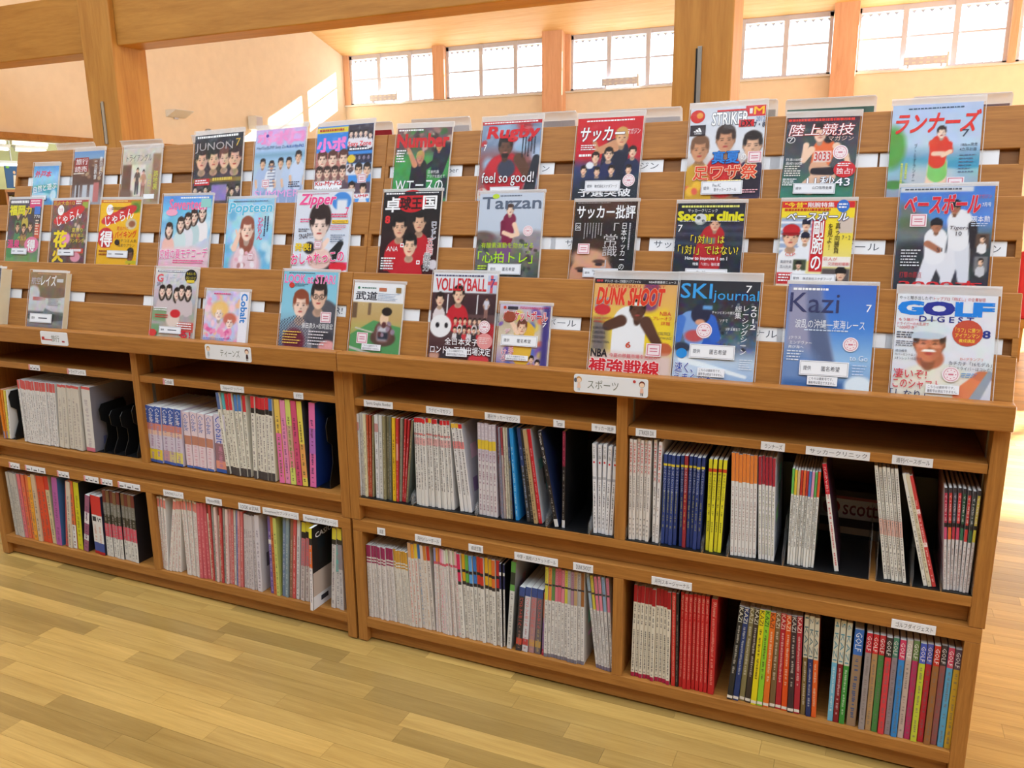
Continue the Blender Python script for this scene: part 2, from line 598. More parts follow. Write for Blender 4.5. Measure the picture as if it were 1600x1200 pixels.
# side room seen under the end wall
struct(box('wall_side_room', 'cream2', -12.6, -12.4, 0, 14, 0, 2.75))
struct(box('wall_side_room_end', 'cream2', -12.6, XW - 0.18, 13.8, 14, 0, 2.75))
struct(box('ceiling_side_room', 'white', -12.6, XW - 0.18, -1, 14, 2.5, 2.6))
def tube_light(x, y0, y1, z, which):
    t = empty('fluorescent_light', (x, (y0 + y1) / 2, z))
    L = y1 - y0
    MB().prism_y([(-0.06, 0.07), (0.06, 0.07), (0.03, 0.03), (-0.03, 0.03)], -L / 2, L / 2).build('housing', 'white', t)
    MB().cyl((0, -L / 2 + 0.02, 0), 0.022, L - 0.04, 'y', 12).build('tube', 'tube', t)
    for s in (-1, 1):
        MB().box(-0.015, 0.015, s * (L / 2 - 0.02) - 0.008, s * (L / 2 - 0.02) + 0.008, -0.02, 0.04).build('socket', 'white', t)
    MB().box(-0.01, 0.01, -0.01, 0.01, 0.07, 2.5 - z).build('hanger', 'white', t)
    tag(t, 'bare fluorescent tube lamp hanging in the side room, %s' % which, 'light', 'fluorescent lamps in the side room')
tube_light(-10.05, 6.20, 6.80, 2.30, 'in the row nearer the end wall')
tube_light(-10.05, 5.50, 6.14, 2.30, 'in the row nearer the end wall')
tube_light(-11.42, 7.22, 7.80, 2.30, 'in the row over the bookcase')
tube_light(-11.42, 6.55, 7.14, 2.30, 'in the row over the bookcase')
tube_light(-12.2, 7.3, 8.1, 2.09, 'low against the far yellowish wall')

bc = empty('bookcase', (-11.2, 6.68, 0))
MB().box(-0.2, 0.2, 0.0, 0.03, 0, 1.62).build('side_panel', 'wood_z', bc)
MB().box(-0.2, 0.2, 0.87, 0.9, 0, 1.62).build('side_panel', 'wood_z', bc)
for z in (0.05, 0.5, 0.95, 1.30):
    MB().box(-0.2, 0.2, 0.03, 0.87, z, z + 0.025).build('shelf', 'wood_x', bc)
MB().box(-0.22, 0.22, -0.02, 0.92, 1.62, 1.66).build('top', 'wood_x', bc)
MB().box(-0.2, -0.18, 0.03, 0.87, 0.05, 1.62).build('back', 'wood_x', bc)
tag(bc, 'wooden bookcase standing in the side room below the blue poster', 'bookcase')
for i in range(12):
    c = RNG.choice([(200, 200, 90), (190, 190, 180), (170, 60, 50), (70, 90, 140), (220, 215, 200)])
    mt = mat_plain('book_cover', c, 0.6)
    b = MB().box(-0.05, 0.12, 0, 0.052, 0, 0.25 - 0.02 * (i % 3))
    o = b.build('book', mt); o.location = (-11.2, 6.72 + i * 0.066, 1.325)
    pg = MB().box(-0.048, 0.118, 0.004, 0.048, 0.0, 0.2505 - 0.02 * (i % 3)).build('pages', 'pages', o)
    tag(o, 'upright book on the top shelf of the side room bookcase', 'book', 'books in the side room bookcase')
ps = empty('poster', (-11.0, 6.72, 1.68))
MB().box(-0.01, 0, 0, 0.30, 0, 0.34).build('board', mat_plain('poster_blue', (26, 84, 150), 0.5), ps)
ik = Ink(0.0)
ik.ell(0.15, 0.24, 0.022, 0.025, (220, 190, 160)); ik.poly([(0.11, 0.02), (0.19, 0.02), (0.17, 0.2), (0.13, 0.2)], (225, 225, 220)); ik.ell(0.05, 0.32, 0.03, 0.02, (120, 190, 60))
fg = ik.build('picture', ps); fg['kind'] = 'stuff'; fg.rotation_euler = (0, 0, math.radians(90)); fg.location = (0.002, 0, 0)
tag(ps, 'blue poster with a white standing figure above the side room bookcase', 'poster')

# small fittings on the end wall and the clerestory sill
sc_ = empty('wall_lamp', (XW, 5.52, 2.41))
MB().prism_y([(0, 0), (0.02, 0), (0.16, 0.07), (0.16, 0.075), (0, 0.075)], -0.14, 0.14).build('shade', 'white', sc_)
MB().box(0, 0.02, -0.03, 0.03, -0.02, 0.0).build('wall_plate', 'alu', sc_)
tag(sc_, 'white fan-shaped uplight on the cream end wall', 'wall lamp')
sp = empty('wall_speaker', (XW, 6.80, 2.36))
MB().box(0.03, 0.16, -0.07, 0.07, 0, 0.17).build('cabinet', 'white', sp, 0.006)
MB().box(0.16, 0.164, -0.055, 0.055, 0.015, 0.155).build('grille', 'alu', sp)
MB().box(0, 0.03, -0.02, 0.02, 0.06, 0.12).build('bracket', 'steel', sp)
tag(sp, 'small white loudspeaker box mounted on the cream end wall', 'speaker')
for y in (6.02, 6.25):
    o = empty('round_vent', (XW, y, 2.27))
    MB().cyl((0, 0, 0), 0.05, 0.03, 'x', 20).build('rim', 'steel', o)
    MB().cyl((0.03, 0, 0), 0.035, 0.004, 'x', 20).build('opening', 'black', o)
    tag(o, 'round dark vent low on the cream end wall', 'vent', 'pair of round vents')
for i, (x0, x1, nm) in enumerate(((-5.65, -5.18, 'first window from the end wall'), (-1.985, -1.505, 'window left of the near post'), (1.66, 2.105, 'window right of the thick reddish wall post'))):
    o = empty('sill_unit', (x0, YB - 0.1, SILL + 0.005))
    w = x1 - x0
    MB().box(0, w, 0, 0.05, 0.03, 0.115).build('body', 'alu', o, 0.003)
    for k in range(6):
        xx = w * (k + 0.5) / 6
        for z in (0.05, 0.095):
            MB().box(xx - 0.02, xx + 0.015, -0.002, 0.001, z - 0.008, z + 0.010).build('bright_slot', 'white', o)
    for xx in (0.04, w - 0.06):
        MB().box(xx, xx + 0.02, 0.01, 0.04, 0, 0.03).build('foot', 'alu', o)
    MB().box(w, w + 0.02, 0.0, 0.05, 0.0, 0.15).build('end_bracket', 'white', o)
    tag(o, 'grey slotted unit on the sill of the %s' % nm, 'vent unit', 'slotted units on the window sill')

# red upholstered chair beyond the right end of the rack
ch = empty('armchair', (3.15, 6.1, 0))
MB().box(-0.5, 0.5, -0.05, 0.08, 0.38, 0.955).build('backrest', 'red', ch, 0.03)
MB().box(-0.46, 0.46, 0.08, 0.6, 0.38, 0.5).build('seat', 'red', ch, 0.03)
MB().box(-0.5, 0.5, -0.04, 0.62, 0.30, 0.38).build('frame', 'glulam_x', ch, 0.006)
for x in (-0.46, 0.40):
    for y in (0.0, 0.54):
        MB().box(x, x + 0.06, y, y + 0.06, 0, 0.30).build('leg', 'glulam_z', ch)
tag(ch, 'red upholstered chair with wooden frame on the sunlit floor', 'chair')

# ------------------------------------------------------------------ the magazine rack: two units side by side
XR, XL = 1.780, -1.775
ZS, ZLB, ZLT, YL = 0.4306, 0.92, 0.9804, -0.0292
TH = math.radians(14)
TIER = {3: (0.085, 1.214), 2: (0.202, 1.4254), 1: (0.32, 1.637)}
S_T, C_T = math.sin(TH), math.cos(TH)
ST = 0.034          # side panel thickness
DEPTH = 0.80
UFL, LFL = 0.508, 0.089      # shelf floors: upper bay, lower bay
def tier_pt(t, s, off):
    """(y, z) at distance s above the top front edge of tier t, off in front of the board"""
    y, z = TIER[t]
    return (y + s * S_T - off * C_T, z + s * C_T + off * S_T)
SLOT_FLOOR = -0.287

def rack_unit(x0, x1, which, label):
    u = empty('magazine_rack', ((x0 + x1) / 2, 0, 0))
    ox = (x0 + x1) / 2
    a, b = x0 - ox + 0.0006, x1 - ox - 0.0006
    m = 0.0
    P = lambda name, mat, *q, bv=0.0015: MB().box(*q).build(name, mat, u, bv)
    ins = 0.004
    # lower cabinet
    P('side_panel', 'wood_z', a + ins, a + ins + ST, 0, DEPTH, 0.004, ZS - 0.038)
    P('side_panel', 'wood_z', b - ins - ST, b - ins, 0, DEPTH, 0.004, ZS - 0.038)
    P('divider', 'wood_z', m - 0.015, m + 0.015, 0.0, 0.39, LFL, ZS - 0.038)
    P('top_board', 'wood_x', a + ins, b - ins, 0, DEPTH, ZS - 0.038, ZS)
    for (p, q) in ((a + ins + ST, b - ins - ST),):
        P('bottom_board', 'wood_x', p, q, 0.0, 0.39, LFL - 0.033, LFL)
        P('kick_board', 'wood_x', p, q, 0.022, 0.04, 0.006, LFL - 0.033)
        P('back_board', 'wood_shade', p, q, 0.38, 0.40, LFL, ZS - 0.038)
    # upper cabinet
    P('side_panel', 'wood_z', a, a + ST, 0, DEPTH, ZS + 0.001, ZLB + 0.02)
    P('side_panel', 'wood_z', b - ST, b, 0, DEPTH, ZS + 0.001, ZLB + 0.02)
    P('divider', 'wood_z', m - 0.015, m + 0.015, 0.0, 0.39, UFL, ZLB + 0.01)
    p, q = a + ST, b - ST
    P('bottom_board', 'wood_x', p, q, 0.0, 0.39, UFL - 0.026, UFL)
    P('kick_board', 'wood_x', p, q, 0.028, 0.046, ZS + 0.001, UFL - 0.026)
    P('back_board', 'wood_shade', p, q, 0.38, 0.40, UFL, ZLB)
    P('cabinet_lid', 'wood_shade', a, b, 0.0, DEPTH, ZLB + 0.02, ZLB + 0.04)
    for (p, q) in ((a + ST, m - 0.015), (m + 0.015, b - ST)):
        P('adjustable_shelf', 'wood_x', p + 0.001, q - 0.001, 0.004, 0.36, 0.810, 0.834)
        MB().box(p, p + 0.003, 0.055, 0.067, UFL + 0.01, ZLB).build('shelf_rail', 'rail', u)
        MB().box(q - 0.003, q, 0.055, 0.067, UFL + 0.01, ZLB).build('shelf_rail', 'rail', u)
    # front ledge
    e = 0.0
    P('front_ledge', 'wood_x', a, b + e, YL, 0.012, ZLB, ZLT, bv=0.004)
    P('ledge_floor', 'wood_shade', a, b, 0.0, 0.085, ZLB + 0.01, ZLB + 0.022)
    # sloping display tiers: an upper and a lower board with a label slot between
    for t in (1, 2, 3):
        th = 0.02
        for nm, s0, s1 in (('upper_board', 0.0, -0.104), ('lower_board', -0.141, -0.283)):
            pts = [tier_pt(t, s0, 0), tier_pt(t, s0, -th), tier_pt(t, s1, -th), tier_pt(t, s1, 0)]
            MB().prism_x(pts, a, b).build(nm, 'wood_x', u, 0.0025)
        pts = [tier_pt(t, -0.10, -0.012), tier_pt(t, -0.10, -th), tier_pt(t, -0.145, -th), tier_pt(t, -0.145, -0.012)]
        MB().prism_x(pts, a + 0.01, b - 0.01).build('slot_back', 'wood_shade', u)
        for xe in ((a, a + 0.012), (b - 0.012, b)):
            pts = [tier_pt(t, -0.10, 0), tier_pt(t, -0.10, -th), tier_pt(t, -0.145, -th), tier_pt(t, -0.145, 0)]
            MB().prism_x(pts, *xe).build('slot_end', 'wood_x', u)
        if t < 3:
            y, z = TIER[t + 1]
            p0 = tier_pt(t, SLOT_FLOOR, 0.0)
            MB().box(a, b, y + 0.012, p0[0] + 0.03, p0[1] - 0.014, p0[1] - 0.002).build('magazine_ledge', 'wood_shade', u)
    # back side of the double-sided rack
    prof = [(0.06, ZLB + 0.04), (0.112, 1.195), (0.188, 1.205), (0.228, 1.405), (0.305, 1.415), (0.345, 1.615), (0.455, 1.615), (0.76, ZLB + 0.04)]
    for xe in ((a + 0.012, a + 0.03), (b - 0.03, b - 0.012)):
        MB().prism_x(prof, *xe).build('end_panel', 'wood_z', u)
    yb0, zb0 = 2 * 0.40 - TIER[1][0], TIER[1][1]
    for k, (y, z) in enumerate(((0.48, 1.637), (0.598, 1.4254), (0.715, 1.214))):
        pts = [(y, z), (y - 0.02, z), (y - 0.02 + 0.245 * S_T * 1.0, z - 0.27), (y + 0.245 * S_T, z - 0.27)]
        MB().prism_x(pts, a, b).build('rear_board', 'wood_x', u)
    tag(u, label, 'rack', 'magazine rack units')
    return u
RACK_L = rack_unit(XL, 0.0, 'left', 'oak magazine rack unit for travel and teen magazines, next to the sports rack')
RACK_R = rack_unit(0.0, XR, 'right', 'oak magazine rack unit for sports magazines, with the lettered sports sign on its ledge')

def rack_of(x):
    return RACK_R if x > 0 else RACK_L

# signs on the ledge
def ledge_sign(x0, x1, text, kind):
    r = rack_of((x0 + x1) / 2)
    x0 -= r.location.x; x1 -= r.location.x
    z0, z1 = ZLB + 0.006, ZLT - 0.006
    pts = []
    cr = 0.006
    for cx, cz, a0 in ((x1 - cr, z1 - cr, 0), (x0 + cr, z1 - cr, 90), (x0 + cr, z0 + cr, 180), (x1 - cr, z0 + cr, 270)):
        for k in range(4):
            a = math.radians(a0 + k * 30)
            pts.append((cx + cr * math.cos(a), cz + cr * math.sin(a)))
    s = MB().prism_y(pts, YL - 0.0025, YL - 0.0002).build('sign', 'paper', r)
    s['label'] = 'white section sign on the ledge'
    ik = Ink(YL - 0.0027)
    w = x1 - x0
    cx = x0 + w * (0.40 if kind == 'sport' else 0.55)
    tw = w * (0.42 if kind != 'travel' else 0.30)
    ik.text(text, cx - tw / 2, z0 + 0.012, cx + tw / 2, z1 - 0.012, (112, 118, 108))
    if kind == 'travel':
        ik.rect(x0 + 0.006, z0 + 0.016, x0 + 0.06, z0 + 0.020, (190, 70, 70)); ik.rect(x0 + 0.006, z0 + 0.016, x0 + 0.02, z0 + 0.028, (190, 50, 50))
        ik.rect(x1 - 0.03, z0 + 0.012, x1 - 0.016, z0 + 0.018, (170, 60, 70))
    else:
        for k, (px, hair, top, leg) in enumerate(((x0 + 0.014, (206, 150, 80), (236, 200, 180), (180, 190, 200)), (x1 - 0.016, (120, 60, 50), (236, 190, 170), (60, 40, 50)))):
            ik.ell(px, z1 - 0.014, 0.008, 0.0085, hair); ik.ell(px, z1 - 0.016, 0.0065, 0.006, (244, 214, 190))
            ik.poly([(px - 0.005, z1 - 0.037), (px + 0.005, z1 - 0.037), (px + 0.0035, z1 - 0.024), (px - 0.0035, z1 - 0.024)], top if kind == 'sport' else leg)
            ik.rect(px - 0.003, z1 - 0.044, px - 0.001, z1 - 0.037, leg); ik.rect(px + 0.001, z1 - 0.044, px + 0.003, z1 - 0.037, leg)
        if kind == 'sport':
            ik.ell(x0 + 0.0045, z1 - 0.016, 0.004, 0.006, (90, 96, 110)); ik.ell(x1 - 0.036, z1 - 0.008, 0.004, 0.004, (190, 60, 60))
    ik.build('lettering', s)

# narrow label strips on the shelf edges
def shelf_label(x0, x1, row, text, tint=None):
    r = rack_of((x0 + x1) / 2)
    x0 -= r.location.x; x1 -= r.location.x
    if row == 'U':
        y, z0, z1 = 0.004, 0.8115, 0.8325
    else:
        y, z0, z1 = 0.0, ZS - 0.036, ZS - 0.013
    s = MB().box(x0, x1, y - 0.0022, y - 0.0002, z0, z1).build('shelf_label', 'paper', r)
    ik = Ink(y - 0.0024)
    h = z1 - z0
    if tint:
        ik.rect(x0, z0, x0 + 0.008, z1, tint)
    ik.text(text, x0 + 0.009, z0 + h * 0.22, x1 - 0.006, z1 - h * 0.2, (88, 90, 100))
    ik.build('lettering', s)

# cards behind the slots
def slot_card(t, x0, x1, text=None):
    r = rack_of((x0 + x1) / 2)
    cx = (x0 + x1) / 2
    w = x1 - x0
    y, z = tier_pt(t, -0.141, -0.006)
    o = link(bpy.data.objects.new('slot_card', MB().box(-w / 2, w / 2, 0, 0.0015, 0.001, 0.0365).data('slot_card', 'paper')), r)
    o.location = (cx - r.location.x, y, z)
    o.rotation_euler = (-TH, 0, 0)
    if text:
        ik = Ink(-0.0002)
        v, f, asp, _ = text_mesh(text)
        h = 0.020; tw = min(w * 0.9, asp * h * 1.35)
        ik.text(text, -tw / 2, 0.009, tw / 2, 0.009 + h, (84, 90, 104))
        ik.build('lettering', o)

# ------------------------------------------------------------------ displayed magazines: painted covers
GW = 76
class Cv:
    """soft colour painting on a vertex grid; u to the right, v downwards, both 0..1"""
    def __init__(s, asp, vis=1.0, bg=(255, 255, 255)):
        s.A = asp * vis
        s.H = int(GW * asp)
        u = np.linspace(0, 1, GW); v = np.linspace(0, 1, s.H)
        s.u, s.v0 = np.meshgrid(u, v)
        s.v = s.v0 / vis
        s.img = np.zeros((s.H, GW, 3)) + np.array(bg, float)
        s.rng = np.random.RandomState(3)
    def mix(s, m, c):
        m = np.clip(m, 0, 1)[..., None]
        s.img = s.img * (1 - m) + np.array(c, float) * m
    def grad(s, stops, horiz=False):
        x = s.u if horiz else s.v
        p = [q[0] for q in stops]
        for k in range(3):
            s.img[..., k] = np.interp(x, p, [q[1][k] for q in stops])
    def rect(s, u0, v0, u1, v1, c, soft=0.006, a=1.0):
        e = soft
        m = np.clip((s.u - u0) / e + .5, 0, 1) * np.clip((u1 - s.u) / e + .5, 0, 1) * np.clip((s.v - v0) * s.A / e + .5, 0, 1) * np.clip((v1 - s.v) * s.A / e + .5, 0, 1)
        s.mix(m * a, c)
    def ell(s, u, v, ru, rv, c, soft=0.15, rot=0, a=1.0):
        du, dv = s.u - u, (s.v - v) * s.A
        t = math.radians(rot)
        x = du * math.cos(t) + dv * math.sin(t); y = -du * math.sin(t) + dv * math.cos(t)
        d = np.sqrt((x / ru) ** 2 + (y / (rv * s.A)) ** 2)
        s.mix(np.clip((1 - d) / soft + .5, 0, 1) * a, c)
    def line(s, u0, v0, u1, v1, w, c, w2=None, soft=0.012):
        """tapered stroke"""
        ax, ay, bx, by = u0, v0 * s.A, u1, v1 * s.A
        px, py = s.u - ax, s.v * s.A - ay
        dx, dy = bx - ax, by - ay
        t = np.clip((px * dx + py * dy) / (dx * dx + dy * dy + 1e-9), 0, 1)
        d = np.sqrt((px - t * dx) ** 2 + (py - t * dy) ** 2)
        ww = w + ((w2 if w2 is not None else w) - w) * t
        s.mix(np.clip((ww - d) / soft + .5, 0, 1), c)
    def tri(s, pts, c, soft=0.01):
        m = np.ones_like(s.u)
        n = len(pts)
        area = sum(pts[i][0] * pts[(i + 1) % n][1] - pts[(i + 1) % n][0] * pts[i][1] for i in range(n))
        sg = 1 if area > 0 else -1
        for i in range(n):
            (x0, y0), (x1, y1) = pts[i], pts[(i + 1) % n]
            y0 *= s.A; y1 *= s.A
            L = math.hypot(x1 - x0, y1 - y0) + 1e-9
            d = sg * ((x1 - x0) * (s.v * s.A - y0) - (y1 - y0) * (s.u - x0)) / L
            m = m * np.clip(d / soft + .5, 0, 1)
        s.mix(m, c)
    def noise(s, amp, cell=6, box=(0, 0, 1, 1)):
        h, w = s.H // cell + 2, GW // cell + 2
        n = s.rng.rand(h, w, 3) - .5
        yi = np.arange(s.H) / cell; xi = np.arange(GW) / cell
        y0 = yi.astype(int); x0 = xi.astype(int); fy = (yi - y0)[:, None, None]; fx = (xi - x0)[None, :, None]
        a = n[y0][:, x0] * (1 - fx) + n[y0][:, x0 + 1] * fx
        b = n[y0 + 1][:, x0] * (1 - fx) + n[y0 + 1][:, x0 + 1] * fx
        m = ((s.u >= box[0]) & (s.u <= box[2]) & (s.v >= box[1]) & (s.v <= box[3]))[..., None]
        s.img = np.clip(s.img + amp * (a * (1 - fy) + b * fy) * m, 0, 255)
    def blobs(s, n, cols, box, r=(0.02, 0.05), soft=0.5, rot=None):
        for _ in range(n):
            rr = s.rng.uniform(*r)
            s.ell(s.rng.uniform(box[0], box[2]), s.rng.uniform(box[1], box[3]), rr, rr / s.A * s.rng.uniform(.6, 1.4), cols[s.rng.randint(len(cols))], soft, s.rng.uniform(-40, 40) if rot is None else rot)
    # --- people, kept generic
    def head(s, u, v, r, hair=(40, 28, 24), skin=(236, 196, 168), long=0, cap=None, beard=None, band=None, tilt=0, glasses=0):
        q = r * 1.28 / s.A
        dk = tuple(c * .72 for c in skin)
        if long:
            s.ell(u, v + q * .5 * long, r * 1.12, q * (1.0 + .5 * long), hair, .15)
        s.ell(u, v - q * .14, r * 1.0, q * 1.04, hair, .12, tilt)
        s.ell(u, v + q * 1.05, r * .42, q * .5, dk, .3)
        s.ell(u - r * .86, v + q * .15, r * .14, q * .2, dk, .3); s.ell(u + r * .86, v + q * .15, r * .14, q * .2, dk, .3)
        s.ell(u, v + q * .12, r * .84, q * .96, skin, .12, tilt)
        s.ell(u + r * .5, v + q * .2, r * .36, q * .75, dk, .9, a=.35)
        s.ell(u, v - q * .74, r * .84, q * .38, hair, .3, tilt)
        s.ell(u - r * .76, v - q * .36, r * .2, q * .44, hair, .5); s.ell(u + r * .76, v - q * .36, r * .2, q * .44, hair, .5)
        if r > .05:
            for k in (-1, 1):
                s.ell(u + k * r * .36, v - q * .06, r * .2, q * .03, tuple(c * .8 + 20 for c in hair), .6, a=.75)
                s.ell(u + k * r * .36, v + q * .1, r * .13, q * .05, (52, 36, 34), .6)
            s.ell(u + r * .05, v + q * .38, r * .13, q * .08, dk, .8)
            s.ell(u, v + q * .62, r * .27, q * .075, (178, 74, 70), .5)
            if glasses:
                for k in (-1, 1):
                    s.ell(u + k * r * .38, v + q * .12, r * .34, q * .2, (30, 28, 30), .3)
                    s.ell(u + k * r * .38, v + q * .12, r * .26, q * .14, skin, .3)
                    s.ell(u + k * r * .36, v + q * .12, r * .13, q * .07, (44, 30, 28), .5)
                s.rect(u - r * .1, v + q * .06, u + r * .1, v + q * .1, (30, 28, 30))
        else:
            s.ell(u - r * .34, v + q * .1, r * .15, q * .06, (80, 56, 50), .9, a=.7); s.ell(u + r * .34, v + q * .1, r * .15, q * .06, (80, 56, 50), .9, a=.7)
            s.ell(u, v + q * .6, r * .28, q * .1, (180, 90, 84), .8, a=.8)
        if beard:
            s.ell(u, v + q * .88, r * .5, q * .24, beard, .5); s.ell(u, v + q * .62, r * .24, q * .06, (190, 110, 100), .5)
        if cap:
            s.ell(u, v - q * .58, r * 1.02, q * .56, cap, .1); s.ell(u, v - q * .2, r * 1.15, q * .15, tuple(c * .8 for c in cap), .2)
        if band:
            s.ell(u, v - q * .48, r * .92, q * .17, band, .15)
    def bust(s, u, v, r, shirt, w=2.1, **kw):
        q = r * 1.28 / s.A
        s.ell(u, v + q * 2.9, r * w, q * 1.75, shirt, .08)
        s.rect(u - r * w, v + q * 2.9, u + r * w, v + q * 4.2, shirt)
        s.ell(u, v + q * 1.35, r * .62, q * .35, tuple(c * .8 for c in kw.get('skin', (236, 196, 168))), .2)
        s.head(u, v, r, **kw)
    def fig(s, u, v, h, shirt, legs, skin=(228, 184, 152), hair=(40, 28, 24), arms=1, cap=None, run=0, sleeve=None):
        """small standing figure; v is the top of the head, h the height as a part of the cover height"""
        r = h * s.A / 14.5
        q = h / 7.6
        s.line(u - r * .7, v + 4.2 * q, u - r * (.8 + run), v + 7.5 * q, r * .75, legs, r * .5)
        s.line(u + r * .7, v + 4.2 * q, u + r * (.8 + run * .6), v + 7.4 * q, r * .75, legs, r * .5)
        s.line(u, v + 1.7 * q, u, v + 4.1 * q, r * 1.35, shirt, r * 1.1)
        if arms:
            sl = sleeve or skin
            for k in (-1, 1):
                s.line(u + k * r * 1.25, v + 1.7 * q, u + k * r * 2.0, v + 3.0 * q, r * .5, shirt, r * .42)
                s.line(u + k * r * 2.0, v + 3.0 * q, u + k * r * (.9 if run else 1.7), v + 3.9 * q, r * .38, sl, r * .3)
        s.head(u, v + .62 * q, r * .95, hair=hair, skin=skin, cap=cap)
    def mesh(s, w, h, y):
        X = (s.u - .5) * w; Z = (1 - s.v0) * h
        n = s.u.size
        co = np.stack([X.ravel(), np.full(n, y), Z.ravel()], 1).astype(np.float32)
        me = bpy.data.meshes.new('cover')
        idx = np.arange(n).reshape(s.H, GW)
        q = np.stack([idx[1:, :-1], idx[1:, 1:], idx[:-1, 1:], idx[:-1, :-1]], -1).reshape(-1, 4)
        me.vertices.add(n); me.vertices.foreach_set('co', co.ravel())
        me.loops.add(q.size); me.loops.foreach_set('vertex_index', q.ravel().astype(np.int32))
        me.polygons.add(len(q)); me.polygons.foreach_set('loop_start', np.arange(0, q.size, 4, dtype=np.int32))
        me.update(calc_edges=True)
        c = np.clip(s.img, 0, 255) / 255.0
        c = np.where(c <= .04045, c / 12.92, ((c + .055) / 1.055) ** 2.4)
        a = me.color_attributes.new('Col', 'FLOAT_COLOR', 'POINT')
        a.data.foreach_set('color', np.concatenate([c.reshape(-1, 3), np.ones((n, 1))], 1).astype(np.float32).ravel())
        me.materials.append(M['print'])
        return me

class Txt:
    """lettering laid over a painted cover in cover coordinates (v downwards)"""
    def __init__(s, w, h, y, vis=1.0):
        s.w, s.h, s.full = w, h * vis, h
        s.k = Ink(y)
    def X(s, u): return (u - .5) * s.w
    def Z(s, v): return s.full - v * s.h
    def t(s, txt, u0, v0, u1, v1, col, **kw):
        s.k.text(txt, s.X(u0), s.Z(v1), s.X(u1), s.Z(v0), col, **kw)
    def o(s, txt, u0, v0, u1, v1, col, edge=(255, 255, 255), wd=0.006, **kw):
        """outlined: copies of the string shifted all round, then the string"""
        for k in range(8):
            a = k * math.pi / 4
            du, dv = wd * math.cos(a), wd * math.sin(a) * s.w / s.h
            st, s.k.step = s.k.step, 0.000008
            s.t(txt, u0 + du, v0 + dv, u1 + du, v1 + dv, edge, **kw)
            s.k.step = st
        s.k.y -= s.k.step
        s.t(txt, u0, v0, u1, v1, col, **kw)
    def r(s, u0, v0, u1, v1, col): s.k.rect(s.X(u0), s.Z(v1), s.X(u1), s.Z(v0), col)
    def e(s, u, v, ru, rv, col): s.k.ell(s.X(u), s.Z(v), ru * s.w, rv * s.h, col)
    def p(s, pts, col): s.k.poly([(s.X(a), s.Z(b)) for a, b in pts][::-1], col)
    def lines(s, u0, v0, u1, v1, n, col, fill=.5, seed=1):
        """small print too fine to read: broken rules"""
        r = random.Random(seed)
        dv = (v1 - v0) / n
        for i in range(n):
            u = u0
            end = u1 - r.random() * (u1 - u0) * .3
            while u < end:
                l = r.uniform(.015, .05)
                s.r(u, v0 + i * dv, min(u + l, end), v0 + (i + fill) * dv, col)
                u += l + .009
    def vlines(s, u0, v0, u1, v1, n, col, fill=.5, seed=1):
        r = random.Random(seed)
        du = (u1 - u0) / n
        for i in range(n):
            v = v0
            end = v1 - r.random() * (v1 - v0) * .35
            while v < end:
                l = r.uniform(.008, .022)
                s.r(u0 + i * du, v, u0 + (i + fill) * du, min(v + l, end), col)
                v += l + .006
    def seal(s, u, v, w, round_=False):
        h = w * s.w / s.h * (.85 if not round_ else 1)
        c1, c2 = (240, 226, 232), (206, 120, 140)
        if round_:
            s.e(u, v, w * .55, h * .55, c1); s.e(u, v, w * .46, h * .46, c2); s.e(u, v, w * .42, h * .42, c1)
            for k in range(8):
                a = k * math.pi / 4
                s.r(u + w * .3 * math.cos(a) - .006, v + h * .3 * math.sin(a) - .004, u + w * .3 * math.cos(a) + .006, v + h * .3 * math.sin(a) + .004, c2)
            s.r(u - w * .16, v - h * .05, u + w * .16, v + h * .05, c2)
        else:
            s.r(u - w / 2, v - h / 2, u + w / 2, v + h / 2, c1)
            for a in (-.44, .36):
                s.r(u - w * .42, v + a * h, u + w * .42, v + (a + .07) * h, c2)
            for a in (-.43, .37):
                s.r(u + a * w, v - h * .4, u + (a + .06) * w, v + h * .4, c2)
            s.r(u - w * .25, v - h * .14, u + w * .25, v - h * .05, c2); s.r(u - w * .25, v + h * .06, u + w * .25, v + h * .14, c2)

def ink_card(parent, name, x0, x1, z0, z1, y, lines, border=True, col=(70, 74, 90)):
    c = MB().box(x0, x1, y - 0.0006, y, z0, z1).build(name, 'paper', parent)
    ik = Ink(y - 0.0007, 0.00004)
    w, h = x1 - x0, z1 - z0
    if border:
        ik.frame(x0 + w * .02, z0 + h * .06, x1 - w * .02, z1 - h * .06, 0.0006, (90, 96, 120))
    for (s, a, b, c_, d) in lines:
        ik.text(s, x0 + a * w, z1 - d * h, x0 + c_ * w, z1 - b * h, col)
    ik.build('lettering', c)
    return c

SPON = {'anon': [('提供', .08, .36, .24, .66), ('匿名希望', .45, .34, .82, .68)],
        'pine': [('提供', .06, .40, .20, .66), ('Pine AC', .28, .2, .48, .44), ('新サッカースクール', .32, .52, .86, .8)],
        'suna': [('提供', .06, .36, .2, .64), ('株式会社スナダフーヅ', .28, .36, .92, .66)],
        'bank': [('提供', .06, .36, .2, .64), ('山口信用金庫', .46, .28, .92, .58)],
        'other': [('提供', .08, .36, .24, .66), ('―――', .4, .44, .8, .56)]}

